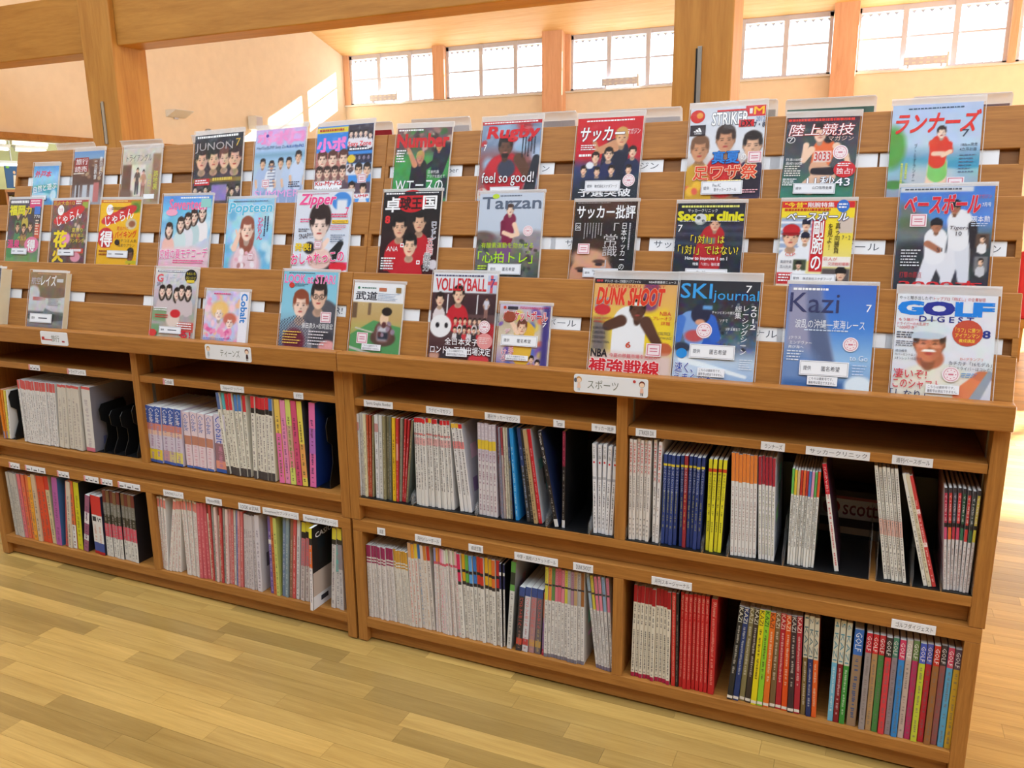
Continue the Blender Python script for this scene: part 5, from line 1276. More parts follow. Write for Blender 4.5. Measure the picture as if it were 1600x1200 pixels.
MAGS = [
 (1, -1.584, .145, -.065, -0.4, 'small pale blue nature guide with a red title, at the end of the top tier', c_nature, ('other', .03, .80, .62, .93), None),
 (1, -1.345, .164, -.013, 1.2, 'brown travel magazine with a dark red title block, top tier beside the blue nature guide', c_ryoko, None, None),
 (1, -1.067, .195, -.013, .5, 'beige magazine cover of an old shop lane with two standing figures', c_triangle, None, None),
 (1, -.691, .223, .028, 3.2, 'dark magazine cover with four young faces in a row and silver title', c_junon, None, None),
 (1, -.420, .216, .035, 2.2, 'lilac and sky blue magazine cover with five standing figures in pale shirts', c_hey, None, None),
 (1, -.154, .223, .035, 2.4, 'blue collage magazine cover of many small portrait photos', c_potato, None, None),
 (1, .137, .197, .013, -1, 'green football magazine cover with a red title and celebrating players', c_number, ('other', .18, .89, .78, .98), None),
 (1, .443, .195, .021, .5, 'rugby magazine with a bearded player in a red jersey and the words feel so good', c_rugby, ('other', .22, .86, .72, .98), None),
 (1, .749, .194, .016, 0, 'red soccer magazine cover with a group of players in dark blue shirts', c_soccermag, ('suna', .2, .80, .74, .94), None),
 (1, 1.081, .199, .028, 1.2, 'pale soccer magazine cover with three footballers in yellow, red and dark shirts', c_striker, ('pine', .22, .84, .77, .99), None),
 (1, 1.318, .176, -.011, -1.4, 'dark athletics magazine with a sprinter in orange wearing number 3033', c_rikujo, ('bank', .18, .86, .76, .995), None),
 (1, 1.585, .198, .009, .6, 'light blue running magazine with a runner in red shirt and green shorts', c_runners, ('other', .2, .965, .75, 1.0), None),
 (2, -1.596, .185, .020, .3, 'crowded local magazine cover with yellow title and pink corner, middle tier end', c_fukuoka, ('other', .2, .80, .68, .90), None),
 (2, -1.342, .191, .014, 1, 'red and brown fireworks guide with a big yellow flower character', lambda p, k: c_jalan(p, k), ('other', .26, .80, .72, .90), None),
 (2, -1.082, .202, .014, -.4, 'yellow travel guide with red wave logo and white bargain character', lambda p, k: c_jalan(p, k, True), ('other', .28, .80, .80, .91), None),
 (2, -.756, .229, .025, .5, 'sky blue and pink teen magazine with five girls at the sea', c_seventeen, None, None),
 (2, -.469, .199, .012, 1.4, 'pale blue teen magazine with a smiling girl making a peace sign', c_popteen, None, None),
 (2, -.172, .217, .030, .7, 'white fashion magazine with slanted pink title and short-haired woman', c_zipper, None, None),
 (2, .158, .204, .028, 1, 'black table tennis magazine with three players in red shirts', c_takkyu, None, None),
 (2, .492, .203, .019, 1.1, 'grey fitness magazine with a runner in a wine red top and green lettering', c_tarzan, ('anon', .22, .86, .74, .99), None),
 (2, .779, .180, -.008, .1, 'dark brown soccer review showing the upper half of a face', c_hihyo, ('pine', .22, .87, .78, .99), None),
 (2, 1.067, .176, -.014, 0, 'dark soccer magazine with yellow title and a player in a red shirt', c_clinic, ('pine', .2, .84, .82, .975), None),
 (2, 1.332, .172, -.011, .1, 'yellow and white weekly baseball magazine with a red cap pitcher', c_weekly, ('suna', .2, .87, .82, .985), None),
 (2, 1.617, .199, .021, .6, 'blue baseball magazine with two uniformed players leaning on bats', c_bbmag, None, None),
 (3, -1.650, .176, -.034, .5, 'thick dark paperback guide with cream page edges at the end of the front tier', c_109, None, None),
 (3, -1.329, .190, -.041, .1, 'grey and brown paperback of a large aircraft with thick page block', c_maze, ('other', .1, .74, .72, .90), None),
 (3, -.712, .192, -.011, .1, 'white idol magazine with five girls and a round black badge', c_blt, ('other', .22, .83, .74, .93), None),
 (3, -.479, .185, -.079, .7, 'small pastel pink illustrated magazine with a vertical blue title', c_cobaltc, None, None),
 (3, -.151, .210, -.005, .4, 'light blue celebrity magazine with two men, one in glasses', c_look, None, None),
 (3, .103, .178, -.034, -.6, 'white and green martial arts magazine with a kneeling figure', c_budo, None, (.27, .86)),
 (3, .396, .207, .005, 1, 'volleyball magazine with white ball face and team photo', c_volley, None, (.3, .865)),
 (3, .590, .154, -.079, .3, 'small purple and yellow basketball magazine with a big sponsor label', c_basket, ('anon', .08, .50, .80, .68), (.2, .83)),
 (3, .900, .224, .003, .5, 'yellow magazine with a basketball player in white number 6 jersey', c_dunk, None, None),
 (3, 1.117, .203, .005, .4, 'dark ski magazine with a blue racing skier', c_ski, ('anon', .2, .64, .76, .78), (.32, .875)),
 (3, 1.385, .198, .004, .8, 'blue sailing magazine with grey sails on the cover', c_kazi, ('anon', .2, .73, .76, .87), (.3, .875)),
 (3, 1.631, .204, -.011, .4, 'white golf magazine with a smiling golfer in a white visor', c_golf, None, (.36, .865)),
]
for i, (t, x, w, s, rl, lab, fn, sp_, nt_) in enumerate(MAGS):
    thick = {24: .042, 25: .022, 26: .010, 27: .010}.get(i, .0075)
    magazine(t, x, w, s, rl, lab, fn, sp_, nt_, thick, flap=(0.022 if i in (32, 33, 35) else 0.016 if t == 1 else 0.009), old=i in (24, 25))

# magazines standing on the far side of the rack: only their sleeved tops show
BACK = [(-1.785, -1.551, 1.680, None), (-1.403, -1.171, 1.678, (178, 36, 50)), (-1.016, -.76, 1.685, (130, 132, 120)), (-.265, -.093, 1.697, (176, 38, 52)),
        (-.018, .209, 1.699, (216, 218, 222)), (.344, .582, 1.698, (196, 190, 190)), (.688, .914, 1.694, (222, 222, 226)), (.955, 1.187, 1.700, (200, 196, 190)),
        (1.207, 1.445, 1.696, (96, 142, 136)), (1.532, 1.766, 1.686, (150, 130, 136))]
BEHIND = ['brown travel magazine', 'beige shop lane magazine', 'dark magazine with four faces', 'blue collage magazine', 'green football magazine', 'rugby magazine', 'red soccer magazine', 'soccer magazine with three footballers', 'dark athletics magazine', 'light blue running magazine']
for i, (x0, x1, zt, c) in enumerate(BACK):
    w = x1 - x0
    o = empty('magazine', ((x0 + x1) / 2, 0.565, 1.375), (math.radians(12), 0, 0))
    h = (zt - 1.375) / math.cos(math.radians(12))
    cc = c or (206, 204, 196)
    hm = h - 0.028
    MB().box(-w / 2 + .008, w / 2 - .008, 0.0, 0.006, 0, hm - 0.001).build('pages', 'pages', o)
    MB().box(-w / 2 + .006, w / 2 - .006, -0.001, 0, 0, hm).build('back_cover', mat_plain('rear_magazine_cover', cc, .4), o)
    sl = MB().box(-w / 2, w / 2, -0.0025, -0.002, 0, h).build('sleeve', 'film', o)
    pts = [(-w / 2, 0), (w / 2, 0), (w / 2, h - .006), (w / 2 - .006, h), (-w / 2 + .006, h), (-w / 2, h - .006)]
    MB().prism_y(pts, 0.004, 0.005).build('rear_film', 'rearfilm', sl)
    MB().box(-w / 2 + .004, w / 2 - .004, -0.003, 0.005, h - 0.0025, h).build('hem_glint', 'rearfilm', sl)  # whitened strip painting the bright fold along the top
    tag(o, 'sleeved magazine top showing behind the %s' % BEHIND[i], 'magazine', 'magazines on the far side of the rack')

# cards behind the label slots
TITLES = {6: 'SportsGraphicNumber', 7: 'ラグビーマガジン', 8: 'サッカーマガジン', 16: 'Popteen', 20: 'サッカー批評', 21: 'サッカークリニック', 22: '週刊ベースボール', 23: 'ベースボールマガジン', 26: 'B.L.T.', 28: 'LOOK at STAR!', 31: 'バスケットボール', 33: 'スキージャーナル'}
for i, m in enumerate(MAGS):
    t, x = m[0], m[1]
    w = .262
    lo, hi = (XL + .02, -.018) if x < 0 else (.014, XR - .03)
    c = x + (.03 if i in (8, 22, 23, 33, 31, 13, 14, 25) else -.03 if i in (20, 21, 26) else .01)
    a, b = max(lo, c - w / 2), min(hi, c + w / 2)
    if i == 32: a = .80
    slot_card(t, a, b, TITLES.get(i))

# ------------------------------------------------------------------ shelved magazines, spines forward
# row, count, x of the first and last bottom edge, lean of first and last (top shift in metres), height, style
RUNS = [
    ('U', 4, -1.666, -1.630, -0.001, 0.021, 0.202, 'orange'),
    ('U', 17, -1.547, -1.351, 0.005, 0.023, 0.253, 'redtop'),
    ('U', 5, -1.342, -1.214, 0.030, 0.018, 0.254, 'plainwhite'),
    ('U', 1, -1.204, -1.154, 0.011, -0.002, 0.254, 'plainwhite2'),
    ('U', 6, -0.907, -0.710, 0.016, 0.015, 0.212, 'cobalt'),
    ('U', 4, -0.701, -0.569, 0.002, 0.013, 0.206, 'cobaltpink'),
    ('U', 1, -0.563, -0.511, 0.008, 0.003, 0.210, 'cobaltbig'),
    ('U', 7, -0.513, -0.411, -0.020, 0.002, 0.297, 'zip1'),
    ('U', 6, -0.396, -0.303, 0.014, 0.010, 0.296, 'zip2'),
    ('U', 5, -0.287, -0.172, -0.000, -0.005, 0.301, 'popneon'),
    ('U', 1, -0.166, -0.139, 0.015, 0.008, 0.305, 'popneon2'),
    ('L', 4, -1.696, -1.633, -0.007, -0.001, 0.277, 'greyplain'),
    ('L', 4, -1.633, -1.551, 0.001, 0.009, 0.277, 'salmon'),
    ('L', 4, -1.548, -1.448, 0.007, -0.001, 0.287, 'redorange'),
    ('L', 1, -1.444, -1.410, 0.023, 0.013, 0.295, 'magenta'),
    ('L', 3, -1.398, -1.329, 0.048, 0.022, 0.288, 'redwhite'),
    ('L', 1, -1.326, -1.295, 0.020, 0.022, 0.286, 'lime'),
    ('L', 1, -1.289, -1.261, 0.048, 0.044, 0.247, 'purplethin'),
    ('L', 2, -1.230, -1.168, 0.010, 0.011, 0.247, 'guide'),
    ('L', 9, -1.167, -0.992, 0.015, 0.013, 0.276, 'darkband'),
    ('L', 4, -0.886, -0.841, -0.002, 0.023, 0.290, 'whitered'),
    ('L', 4, -0.840, -0.784, 0.061, 0.037, 0.305, 'whitered'),
    ('L', 6, -0.752, -0.688, 0.005, 0.018, 0.300, 'whitered'),
    ('L', 3, -0.687, -0.639, 0.018, 0.009, 0.301, 'pinkred'),
    ('L', 8, -0.639, -0.552, 0.009, 0.024, 0.294, 'mixred'),
    ('L', 6, -0.552, -0.486, 0.024, 0.027, 0.294, 'mixpink'),
    ('L', 5, -0.483, -0.424, 0.024, 0.013, 0.285, 'palegrey'),
    ('L', 1, -0.420, -0.398, 0.011, 0.008, 0.290, 'whitebook'),
    ('L', 3, -0.368, -0.321, 0.010, 0.007, 0.294, 'pur'),
    ('L', 5, -0.316, -0.244, 0.028, 0.029, 0.301, 'bluegrey'),
    ('L', 4, -0.238, -0.163, 0.029, 0.018, 0.296, 'yelltop'),
    ('L', 1, -0.163, -0.150, 0.016, 0.019, 0.319, 'pulled'),
    ('L', 3, -0.110, -0.056, 0.024, 0.009, 0.295, 'yelltop2'),
    ('U', 1, 0.020, 0.030, 0.001, 0.002, 0.272, 'yellow'),
    ('U', 4, 0.030, 0.063, 0.003, 0.005, 0.273, 'white'),
    ('U', 3, 0.063, 0.083, 0.005, 0.013, 0.271, 'orangered'),
    ('U', 2, 0.092, 0.121, 0.006, 0.008, 0.274, 'white'),
    ('U', 3, 0.122, 0.151, 0.008, 0.011, 0.275, 'khaki'),
    ('U', 1, 0.155, 0.168, 0.008, 0.009, 0.273, 'yellowt'),
    ('U', 5, 0.169, 0.208, 0.010, 0.031, 0.271, 'redlean'),
    ('U', 12, 0.238, 0.371, 0.001, -0.010, 0.281, 'rugby'),
    ('U', 3, 0.391, 0.431, -0.026, -0.030, 0.278, 'rugby2'),
    ('U', 5, 0.454, 0.517, -0.001, -0.004, 0.286, 'yelband'),
    ('U', 6, 0.523, 0.563, -0.010, -0.009, 0.280, 'mixdark'),
    ('U', 1, 0.573, 0.584, -0.019, -0.010, 0.281, 'blue'),
    ('U', 4, 0.608, 0.657, -0.032, -0.037, 0.284, 'darkred'),
    ('U', 1, 0.696, 0.709, -0.053, -0.050, 0.287, 'tarzan'),
    ('U', 1, 0.716, 0.726, 0.001, 0.013, 0.292, 'tarzan2'),
    ('U', 5, 0.811, 0.868, -0.007, 0.010, 0.262, 'hihyo'),
    ('U', 6, 0.913, 0.969, -0.003, 0.001, 0.296, 'striker'),
    ('U', 2, 0.978, 0.997, -0.003, 0.002, 0.296, 'striker2'),
    ('U', 4, 1.002, 1.044, 0.001, 0.002, 0.255, 'navy'),
    ('U', 6, 1.051, 1.109, -0.003, 0.004, 0.258, 'navyr'),
    ('U', 4, 1.122, 1.164, -0.001, 0.005, 0.258, 'yell'),
    ('U', 7, 1.188, 1.253, -0.010, -0.011, 0.281, 'orangetop'),
    ('U', 5, 1.259, 1.298, -0.015, -0.012, 0.280, 'redtop2'),
    ('U', 10, 1.330, 1.394, -0.003, -0.000, 0.257, 'multitop'),
    ('U', 1, 1.443, 1.454, -0.049, -0.042, 0.284, 'leanred'),
    ('U', 6, 1.556, 1.606, -0.045, -0.043, 0.298, 'whitetxt'),
    ('U', 3, 1.643, 1.671, -0.071, -0.076, 0.285, 'leanstripe'),
    ('U', 8, 1.685, 1.739, -0.022, 0.000, 0.257, 'weekly'),
    ('L', 17, 0.041, 0.207, 0.002, -0.009, 0.256, 'maroon'),
    ('L', 7, 0.207, 0.290, -0.007, -0.014, 0.290, 'multi8'),
    ('L', 11, 0.294, 0.386, -0.002, -0.012, 0.290, 'pale11'),
    ('L', 11, 0.386, 0.519, -0.012, -0.001, 0.285, 'colorblk'),
    ('L', 2, 0.520, 0.534, -0.002, -0.000, 0.276, 'navytop'),
    ('L', 1, 0.540, 0.557, 0.019, 0.018, 0.292, 'greentop'),
    ('L', 4, 0.569, 0.650, 0.016, 0.011, 0.216, 'bball'),
    ('L', 1, 0.653, 0.660, 0.008, 0.007, 0.208, 'purplethin2'),
    ('L', 12, 0.661, 0.788, 0.006, -0.001, 0.294, 'dunkspine'),
    ('L', 6, 0.824, 0.879, -0.034, -0.020, 0.294, 'dunkspine2'),
    ('L', 10, 0.928, 1.042, 0.004, -0.004, 0.287, 'skiwhite'),
    ('L', 1, 1.046, 1.058, -0.007, -0.008, 0.288, 'skired1'),
    ('L', 1, 1.058, 1.066, -0.007, -0.004, 0.285, 'skiblack'),
    ('L', 7, 1.066, 1.146, -0.003, -0.005, 0.292, 'skired'),
    ('L', 1, 1.147, 1.165, -0.001, 0.001, 0.291, 'skired3'),
    ('L', 12, 1.200, 1.389, 0.019, -0.009, 0.283, 'kazi'),
    ('L', 3, 1.390, 1.430, -0.008, -0.010, 0.290, 'kazi123'),
    ('L', 3, 1.457, 1.499, -0.002, -0.001, 0.292, 'kazi456'),
    ('L', 1, 1.503, 1.527, 0.000, 0.003, 0.278, 'golfbig'),
    ('L', 14, 1.532, 1.743, -0.001, -0.000, 0.275, 'golf'),
]
w_, cr, gy = (222, 220, 220), (214, 206, 190), (176, 174, 172)
def V(name, base, bands=(), mark=(90, 88, 96), text=None, side=None, mr=(.2, .95), dens=.7):
    mark = tuple(a * .62 + b * .38 for a, b in zip(mark, base))
    return dict(name=name, base=base, bands=bands, mark=mark, text=text, side=side or base, mr=mr, dens=dens)
def top_white(name, c, v=.2, bot=None, base=w_, **kw):
    b = [(0, v, c)]
    if bot: b.append(bot)
    return V(name + '-topped', base, b, mr=(v + .05, .95), **kw)
TR = 'in the travel and teen rack'
SR = 'in the sports rack'
STYLE = {
 'orange': ('%s magazine at the outer end of the upper travel shelf', [V('orange', (224, 130, 40), [(.85, 1, (150, 140, 170))]), V('orange', (226, 140, 50), [(.85, 1, (150, 140, 170))]), V('yellow', (226, 206, 90)), V('white', w_)]),
 'redtop': ('s', [top_white('red', (206, 90, 90), .14)]),
 'plainwhite': ('s', [V('white', (206, 200, 190), [(0, .04, (206, 90, 90))], (150, 140, 140))]),
 'plainwhite2': ('thick %s magazine leaning beside black bookends, upper travel shelf', [V('white', (214, 210, 206), [(0, .04, (206, 90, 90)), (.94, 1, (206, 110, 130))], (170, 160, 170), side=(130, 126, 136))]),
 'cobalt': ('paperback novel with blue script logo on a lilac spine and %s foot',
    [V(n, (206, 196, 214), [(0, .3, (60, 90, 170)), (.3, .42, (206, 130, 120)), (.42, .5, (226, 190, 170)), (.76, .95, c), (.95, 1, (60, 90, 170))], (150, 110, 150), ('Cobalt', .03, .28, (230, 234, 244))) for n, c in (('lilac', (206, 196, 224)), ('yellow', (222, 196, 60)), ('yellow', (222, 196, 60)), ('lilac', (200, 150, 160)), ('lilac', (206, 190, 140)), ('yellow', (220, 206, 110)))]),
 'cobaltpink': ('paperback novel with white and pink spine, upper shelf ' + TR, [V('pink', (226, 206, 216), [(.42, .58, (190, 130, 110)), (.96, 1, (60, 100, 180))], (206, 130, 150), ('Cobalt', .03, .34, (60, 100, 180)), mr=(.6, .95))]),
 'cobaltbig': ('thick paperback with large blue lettering on a pink spine', [V('pink', (214, 206, 224), [(.5, .8, (150, 110, 120)), (.8, .94, (226, 150, 130)), (.94, 1, (50, 90, 170))], (190, 90, 120), ('Cobalt', .03, .5, (60, 90, 190)), mr=(.55, .9))]),
 'zip1': ('thin fashion magazine with %s top on a white spine, beside the paperback novels', [V(n + '-topped', (222, 218, 206), [(0, .2, c), (.9, 1, (70, 66, 70))], (90, 80, 80), mr=(.22, .88)) for n, c in (('blue', (90, 110, 160)), ('teal', (90, 180, 190)), ('red', (206, 50, 60)), ('red', (206, 50, 60)), ('blue', (80, 130, 200)), ('blue', (80, 130, 200)), ('red', (206, 50, 60)))]),
 'zip2': ('fashion magazine with %s and black top, left of the neon spines', [V(n, (222, 218, 208), [(0, .14, c), (.14, .2, (40, 38, 40)), (.9, 1, (70, 66, 70))], (90, 80, 90), mr=(.22, .88)) for n, c in (('red', (206, 50, 60)),) * 5 + (('blue', (80, 120, 190)),)]),
 'popneon': ('%s neon-spined teen magazine on the upper teen shelf', [V('yellow and pink', (226, 190, 90), [(.4, 1, (226, 110, 170))], (60, 50, 60)), V('pink', (226, 140, 180), (), (110, 60, 110)), V('lime', (206, 214, 110), [(.3, .6, (200, 160, 140)), (.6, .8, (226, 130, 150))], (80, 90, 60)), V('magenta', (206, 80, 120), (), (90, 30, 60)), V('yellow', (226, 206, 90), [(.5, .9, (226, 160, 90))], (60, 50, 40), side=(70, 66, 70))]),
 'popneon2': ('pink and violet spined teen magazine with a dark blue back cover', [V('pink', (222, 110, 170), [(.3, .6, (180, 110, 190))], (60, 40, 80), side=(24, 50, 120))]),
 'greyplain': ('s', [V('grey', (186, 182, 176), (), (120, 116, 116))]),
 'salmon': ('s', [V('pink', (214, 110, 120)), V('salmon', (222, 110, 80)), V('salmon', (224, 120, 70)), V('orange', (232, 160, 50))]),
 'redorange': ('s', [V('beige', (206, 180, 150)), V('red', (220, 80, 50)), V('red', (216, 76, 46)), V('beige', (206, 190, 150), [(0, .2, (206, 60, 50))])]),
 'magenta': ('%s magazine with a blue picture back cover, lower shelf ' + TR, [V('magenta-spined', (176, 90, 160), (), (110, 60, 110), side=(70, 110, 160))]),
 'redwhite': ('s', [V('red', (190, 80, 80)), V('white', (206, 196, 180)), V('orange', (222, 110, 60), [(.65, 1, (226, 226, 226))])]),
 'lime': ('%s magazine in the middle of the lower travel shelf', [V('lime green', (206, 200, 40), (), (120, 120, 30), side=(44, 42, 46))]),
 'purplethin': ('thin %s guide beside the red numbered guidebooks', [V('purple', (150, 90, 120), [(.3, .5, (226, 220, 226)), (.7, .8, (206, 206, 210))], (80, 50, 90), side=(30, 30, 40))]),
 'guide': ('red and white guidebook spine numbered %s with a blue foot, lower travel shelf', [V('one', w_, [(0, .33, (206, 50, 50)), (.8, .95, (60, 80, 150)), (.95, 1, (170, 30, 40))], (206, 150, 130), ('1', .36, .44, (50, 50, 60)), side=(40, 40, 60), mr=(.5, .78)), V('five', w_, [(0, .33, (206, 50, 50)), (.8, .95, (60, 80, 150)), (.95, 1, (170, 30, 40))], (206, 150, 130), ('5', .36, .44, (50, 50, 60)), side=(40, 40, 60), mr=(.5, .78))]),
 'darkband': ('s', [V('dark', (216, 214, 210), [(0, .18, (110, 50, 46)), (.18, .36, (120, 118, 110)), (.36, .5, (64, 62, 52)), (.5, .7, (214, 90, 110))], (110, 108, 110), side=(34, 32, 36), mr=(.2, .95)), V('dark', (216, 214, 210), [(0, .18, (120, 90, 60)), (.18, .36, (126, 124, 116)), (.36, .5, (60, 58, 50)), (.5, .7, (206, 80, 100))], (110, 108, 110), side=(34, 32, 36))]),
 'whitered': ('s', [V('white', (222, 216, 212), [(.03, .14, (220, 130, 120))], (190, 130, 130))]),
 'pinkred': ('s', [V('pink', (206, 100, 110), (), (240, 180, 180))]),
 'mixred': ('s', [V('a', (216, 208, 190), [(0, .12, (120, 50, 40))], (140, 90, 80)), V('b', (190, 70, 70), (), (226, 190, 180)), V('c', (150, 150, 146), (), (80, 80, 80)), V('d', (226, 200, 196), (), (190, 60, 70))]),
 'mixpink': ('s', [V('a', (214, 150, 150), (), (190, 60, 70)), V('b', (206, 110, 110), (), (240, 210, 200)), V('c', (200, 196, 190), (), (110, 80, 90)), V('d', (120, 130, 180), (), (60, 70, 120))]),
 'palegrey': ('s', [V('grey', (200, 192, 196), (), (120, 110, 120))]),
 'whitebook': ('%s leaning book with a small dark photo on its cover, lower teen shelf', [V('white', (210, 204, 212), (), (130, 120, 140), side=(206, 200, 200))]),
 'pur': ('%s spined magazine beside the white leaning book', [V('violet', (110, 90, 160), [(.3, .36, w_)], (206, 200, 220)), V('orange', (200, 110, 60), (), (110, 60, 40)), V('lime', (196, 200, 110), (), (90, 100, 60))]),
 'bluegrey': ('%s spined magazine left of the yellow and black topped spines', [V('slate blue', (110, 130, 160), (), (200, 206, 220)), V('pale teal', (130, 150, 160), (), (206, 214, 220)), V('brown', (150, 110, 90), (), (220, 200, 180)), V('red', (206, 90, 90), (), (240, 220, 220)), V('white', (214, 212, 216), (), (110, 110, 120))]),
 'yelltop': ('teen magazine with yellow and black top and %s spine, lower teen shelf', [V(n, (206, 196, 196), [(0, .12, (222, 210, 60)), (.12, .2, (40, 38, 40)), (.2, .55, c)], (120, 90, 100), mr=(.22, .95)) for n, c in (('pink', (206, 120, 130)), ('pink', (206, 110, 120)), ('red', (200, 80, 90)), ('dark pink', (190, 90, 110)))]),
 'pulled': ('magazine pulled forward from the lower shelf, black advertisement on its back cover', [V('orange', (226, 220, 222), [(0, .12, (226, 216, 60)), (.12, .2, (40, 38, 40)), (.2, .48, (224, 110, 50))], (130, 130, 150), side=(38, 34, 34))]),
 'yelltop2': ('%s spine with yellow top at the inner end of the lower teen shelf', [V('white', (210, 206, 206), [(0, .14, (222, 210, 70)), (.14, .2, (60, 56, 50))], (130, 120, 130)), V('turquoise', (214, 212, 214), [(0, .14, (222, 210, 70)), (.14, .22, (50, 50, 50)), (.22, .55, (110, 190, 190))], (120, 120, 130)), V('grey', (200, 196, 200), [(0, .14, (222, 210, 70)), (.14, .2, (60, 56, 50)), (.2, .5, (150, 140, 150))], (110, 110, 120))]),
 'yellow': ('thin %s magazine at the left end of the upper sports shelf', [V('yellow', (222, 200, 80))]),
 'white': ('%s-spined sports magazine at the head of the upper sports shelf', [V('white', (214, 214, 218), [(.1, .2, (190, 140, 140))], (130, 130, 140)), V('white', (206, 206, 204), (), (120, 120, 124)), V('white', (216, 214, 206), (), (140, 140, 140)), V('cream', (214, 206, 170), (), (120, 110, 90))]),
 'orangered': ('%s sports magazine between white spines at the head of the upper sports shelf', [V('brick red', (190, 84, 56), (), (230, 200, 180)), V('brick red', (176, 76, 54), (), (230, 200, 180)), V('olive', (140, 130, 96), (), (200, 196, 170))]),
 'khaki': ('%s spined sports magazine left of the bright yellow one', [V('khaki', (140, 132, 100), (), (200, 196, 170)), V('khaki', (126, 120, 94), (), (196, 190, 166)), V('grey-green', (100, 104, 96), (), (170, 170, 160))]),
 'yellowt': ('bright %s sports magazine between khaki and red spines', [V('yellow', (222, 180, 40), (), (90, 70, 30))]),
 'redlean': ('%s leaning sports magazine left of the rugby run', [V('red', (200, 60, 60), [(.3, .5, (226, 150, 140))], (240, 200, 200)), V('grey-green', (140, 140, 126), (), (90, 90, 84)), V('red', (190, 50, 56), (), (240, 200, 200)), V('crimson', (180, 44, 52), (), (240, 200, 200)), V('olive', (120, 110, 86), (), (190, 180, 150), side=(96, 104, 100))]),
 'rugby': ('rugby magazine with %s white spine, in the upright run under the rugby label', [V(n, (220, 218, 216), [(0, .05, c), (.17, .19, (214, 120, 120)), (.22, .3, (226, 170, 170))], (70, 66, 72), mr=(.05, .8), dens=.9) for n, c in (('red-topped', (206, 40, 50)),) * 4 + (('red-topped', (206, 40, 50)), ('yellow-topped', (226, 180, 60)), ('red-topped', (206, 40, 50)), ('red-topped', (206, 40, 50)), ('black-topped', (40, 36, 40)), ('red-topped', (206, 40, 50)), ('red-topped', (206, 40, 50)), ('red-topped', (206, 40, 50)))]),
 'rugby2': ('leaning rugby magazine with %s white spine', [V(n, (220, 218, 220), [(0, .05, c), (.2, .28, (222, 130, 130))], (70, 66, 72), mr=(.05, .8), dens=.9, side=(190, 190, 198)) for n, c in (('yellow-topped', (226, 180, 60)), ('yellow-topped', (226, 180, 60)), ('red-topped', (206, 40, 50)))]),
 'yelband': ('soccer weekly with lilac spine and yellow band, under the soccer magazine label', [V('lilac', (196, 186, 200), [(.18, .28, (220, 190, 60)), (.4, 1, (210, 204, 210))], (130, 90, 110), ('サッカー', .02, .16, (236, 234, 240)), mr=(.3, .95))]),
 'mixdark': ('%s spined soccer weekly beside the yellow-banded run', [V('maroon', (120, 50, 60), [(.4, 1, (130, 130, 150))], (200, 190, 200)), V('grey', (130, 130, 150), (), (80, 80, 96)), V('red and grey', (150, 60, 70), [(.3, 1, (170, 160, 160))], (210, 200, 200)), V('cream', (196, 190, 174), (), (110, 100, 96)), V('cream', (190, 184, 168), (), (110, 100, 96)), V('navy', (50, 70, 120), [(.35, 1, (110, 106, 90))], (180, 190, 210))]),
 'blue': ('bright %s spined soccer weekly on the upper sports shelf', [V('blue', (40, 140, 210), (), (220, 236, 246))]),
 'darkred': ('%s spined leaning soccer weekly beside the leaning black fitness magazine', [V('navy', (40, 60, 110), [(.4, 1, (60, 60, 60))], (190, 200, 220)), V('black', (50, 48, 48), (), (170, 166, 160)), V('tan', (176, 150, 110), (), (80, 66, 50)), V('red', (196, 36, 50), (), (230, 180, 180), side=(200, 206, 214))]),
 'tarzan': ('black leaning fitness magazine with a dark blue picture cover', [V('black', (34, 32, 36), [(.92, 1, (206, 206, 210))], (190, 186, 180), ('Tarzan ターザン', .02, .34, (226, 224, 226)), side=(34, 46, 84), mr=(.4, .9))]),
 'tarzan2': ('upright black fitness magazine with a dark red title', [V('black', (34, 30, 34), [(0, .36, (120, 30, 60)), (.92, 1, (206, 206, 210))], (180, 176, 170), ('Tarzan ターザン', .02, .34, (206, 80, 110)), side=(20, 20, 24), mr=(.4, .9))]),
 'hihyo': ('white soccer review with a small red dot on the spine', [V('white', (226, 226, 232), [(.36, .39, (180, 180, 190))], (70, 70, 80), ('サッカー批評', .03, .16, (50, 50, 60)), mr=(.42, .95))]),
 'striker': ('white-spined soccer magazine with red title, left end of the right upper shelf', [V('white', (222, 216, 212), (), (110, 104, 108), ('STRIKER DX', .03, .33, (196, 40, 50)), mr=(.36, .95))]),
 'navy': ('navy magazine with yellow spine print beside the white soccer spines', [V('navy', (46, 66, 130), [(.1, .125, (222, 200, 60))], (206, 200, 110), mr=(.4, .8), text=('サッカークリニック', .13, .42, (206, 216, 236)))]),
 'navyr': ('%s magazine with yellow spine print, in the six left of the yellow spines', [V(n, b, [(.1, .125, (222, 200, 60))], (206, 200, 110), mr=(.42, .8), text=('サッカークリニック', .13, .4, (206, 216, 236))) for n, b in (('navy', (44, 62, 120)), ('dark red', (150, 44, 56)), ('navy', (44, 62, 124)), ('navy', (40, 58, 116)), ('navy', (46, 64, 126)), ('navy', (44, 60, 120)))]),
 'yell': ('yellow-spined soccer magazine with a small red number', [V('yellow', (222, 214, 50), [(.1, .135, (206, 70, 40))], (80, 76, 40), ('サッカークリニック', .15, .44, (70, 70, 50)), side=(70, 60, 60), mr=(.46, .8))]),
 'orangetop': ('running magazine with %s white spine under the runners label', [top_white('orange', (224, 130, 60), .27, mark=(150, 120, 120))]),
 'redtop2': ('running magazine with %s white spine, right end of its run', [top_white('dark red', (166, 44, 60), .27, mark=(130, 140, 110), side=(206, 210, 226))]),
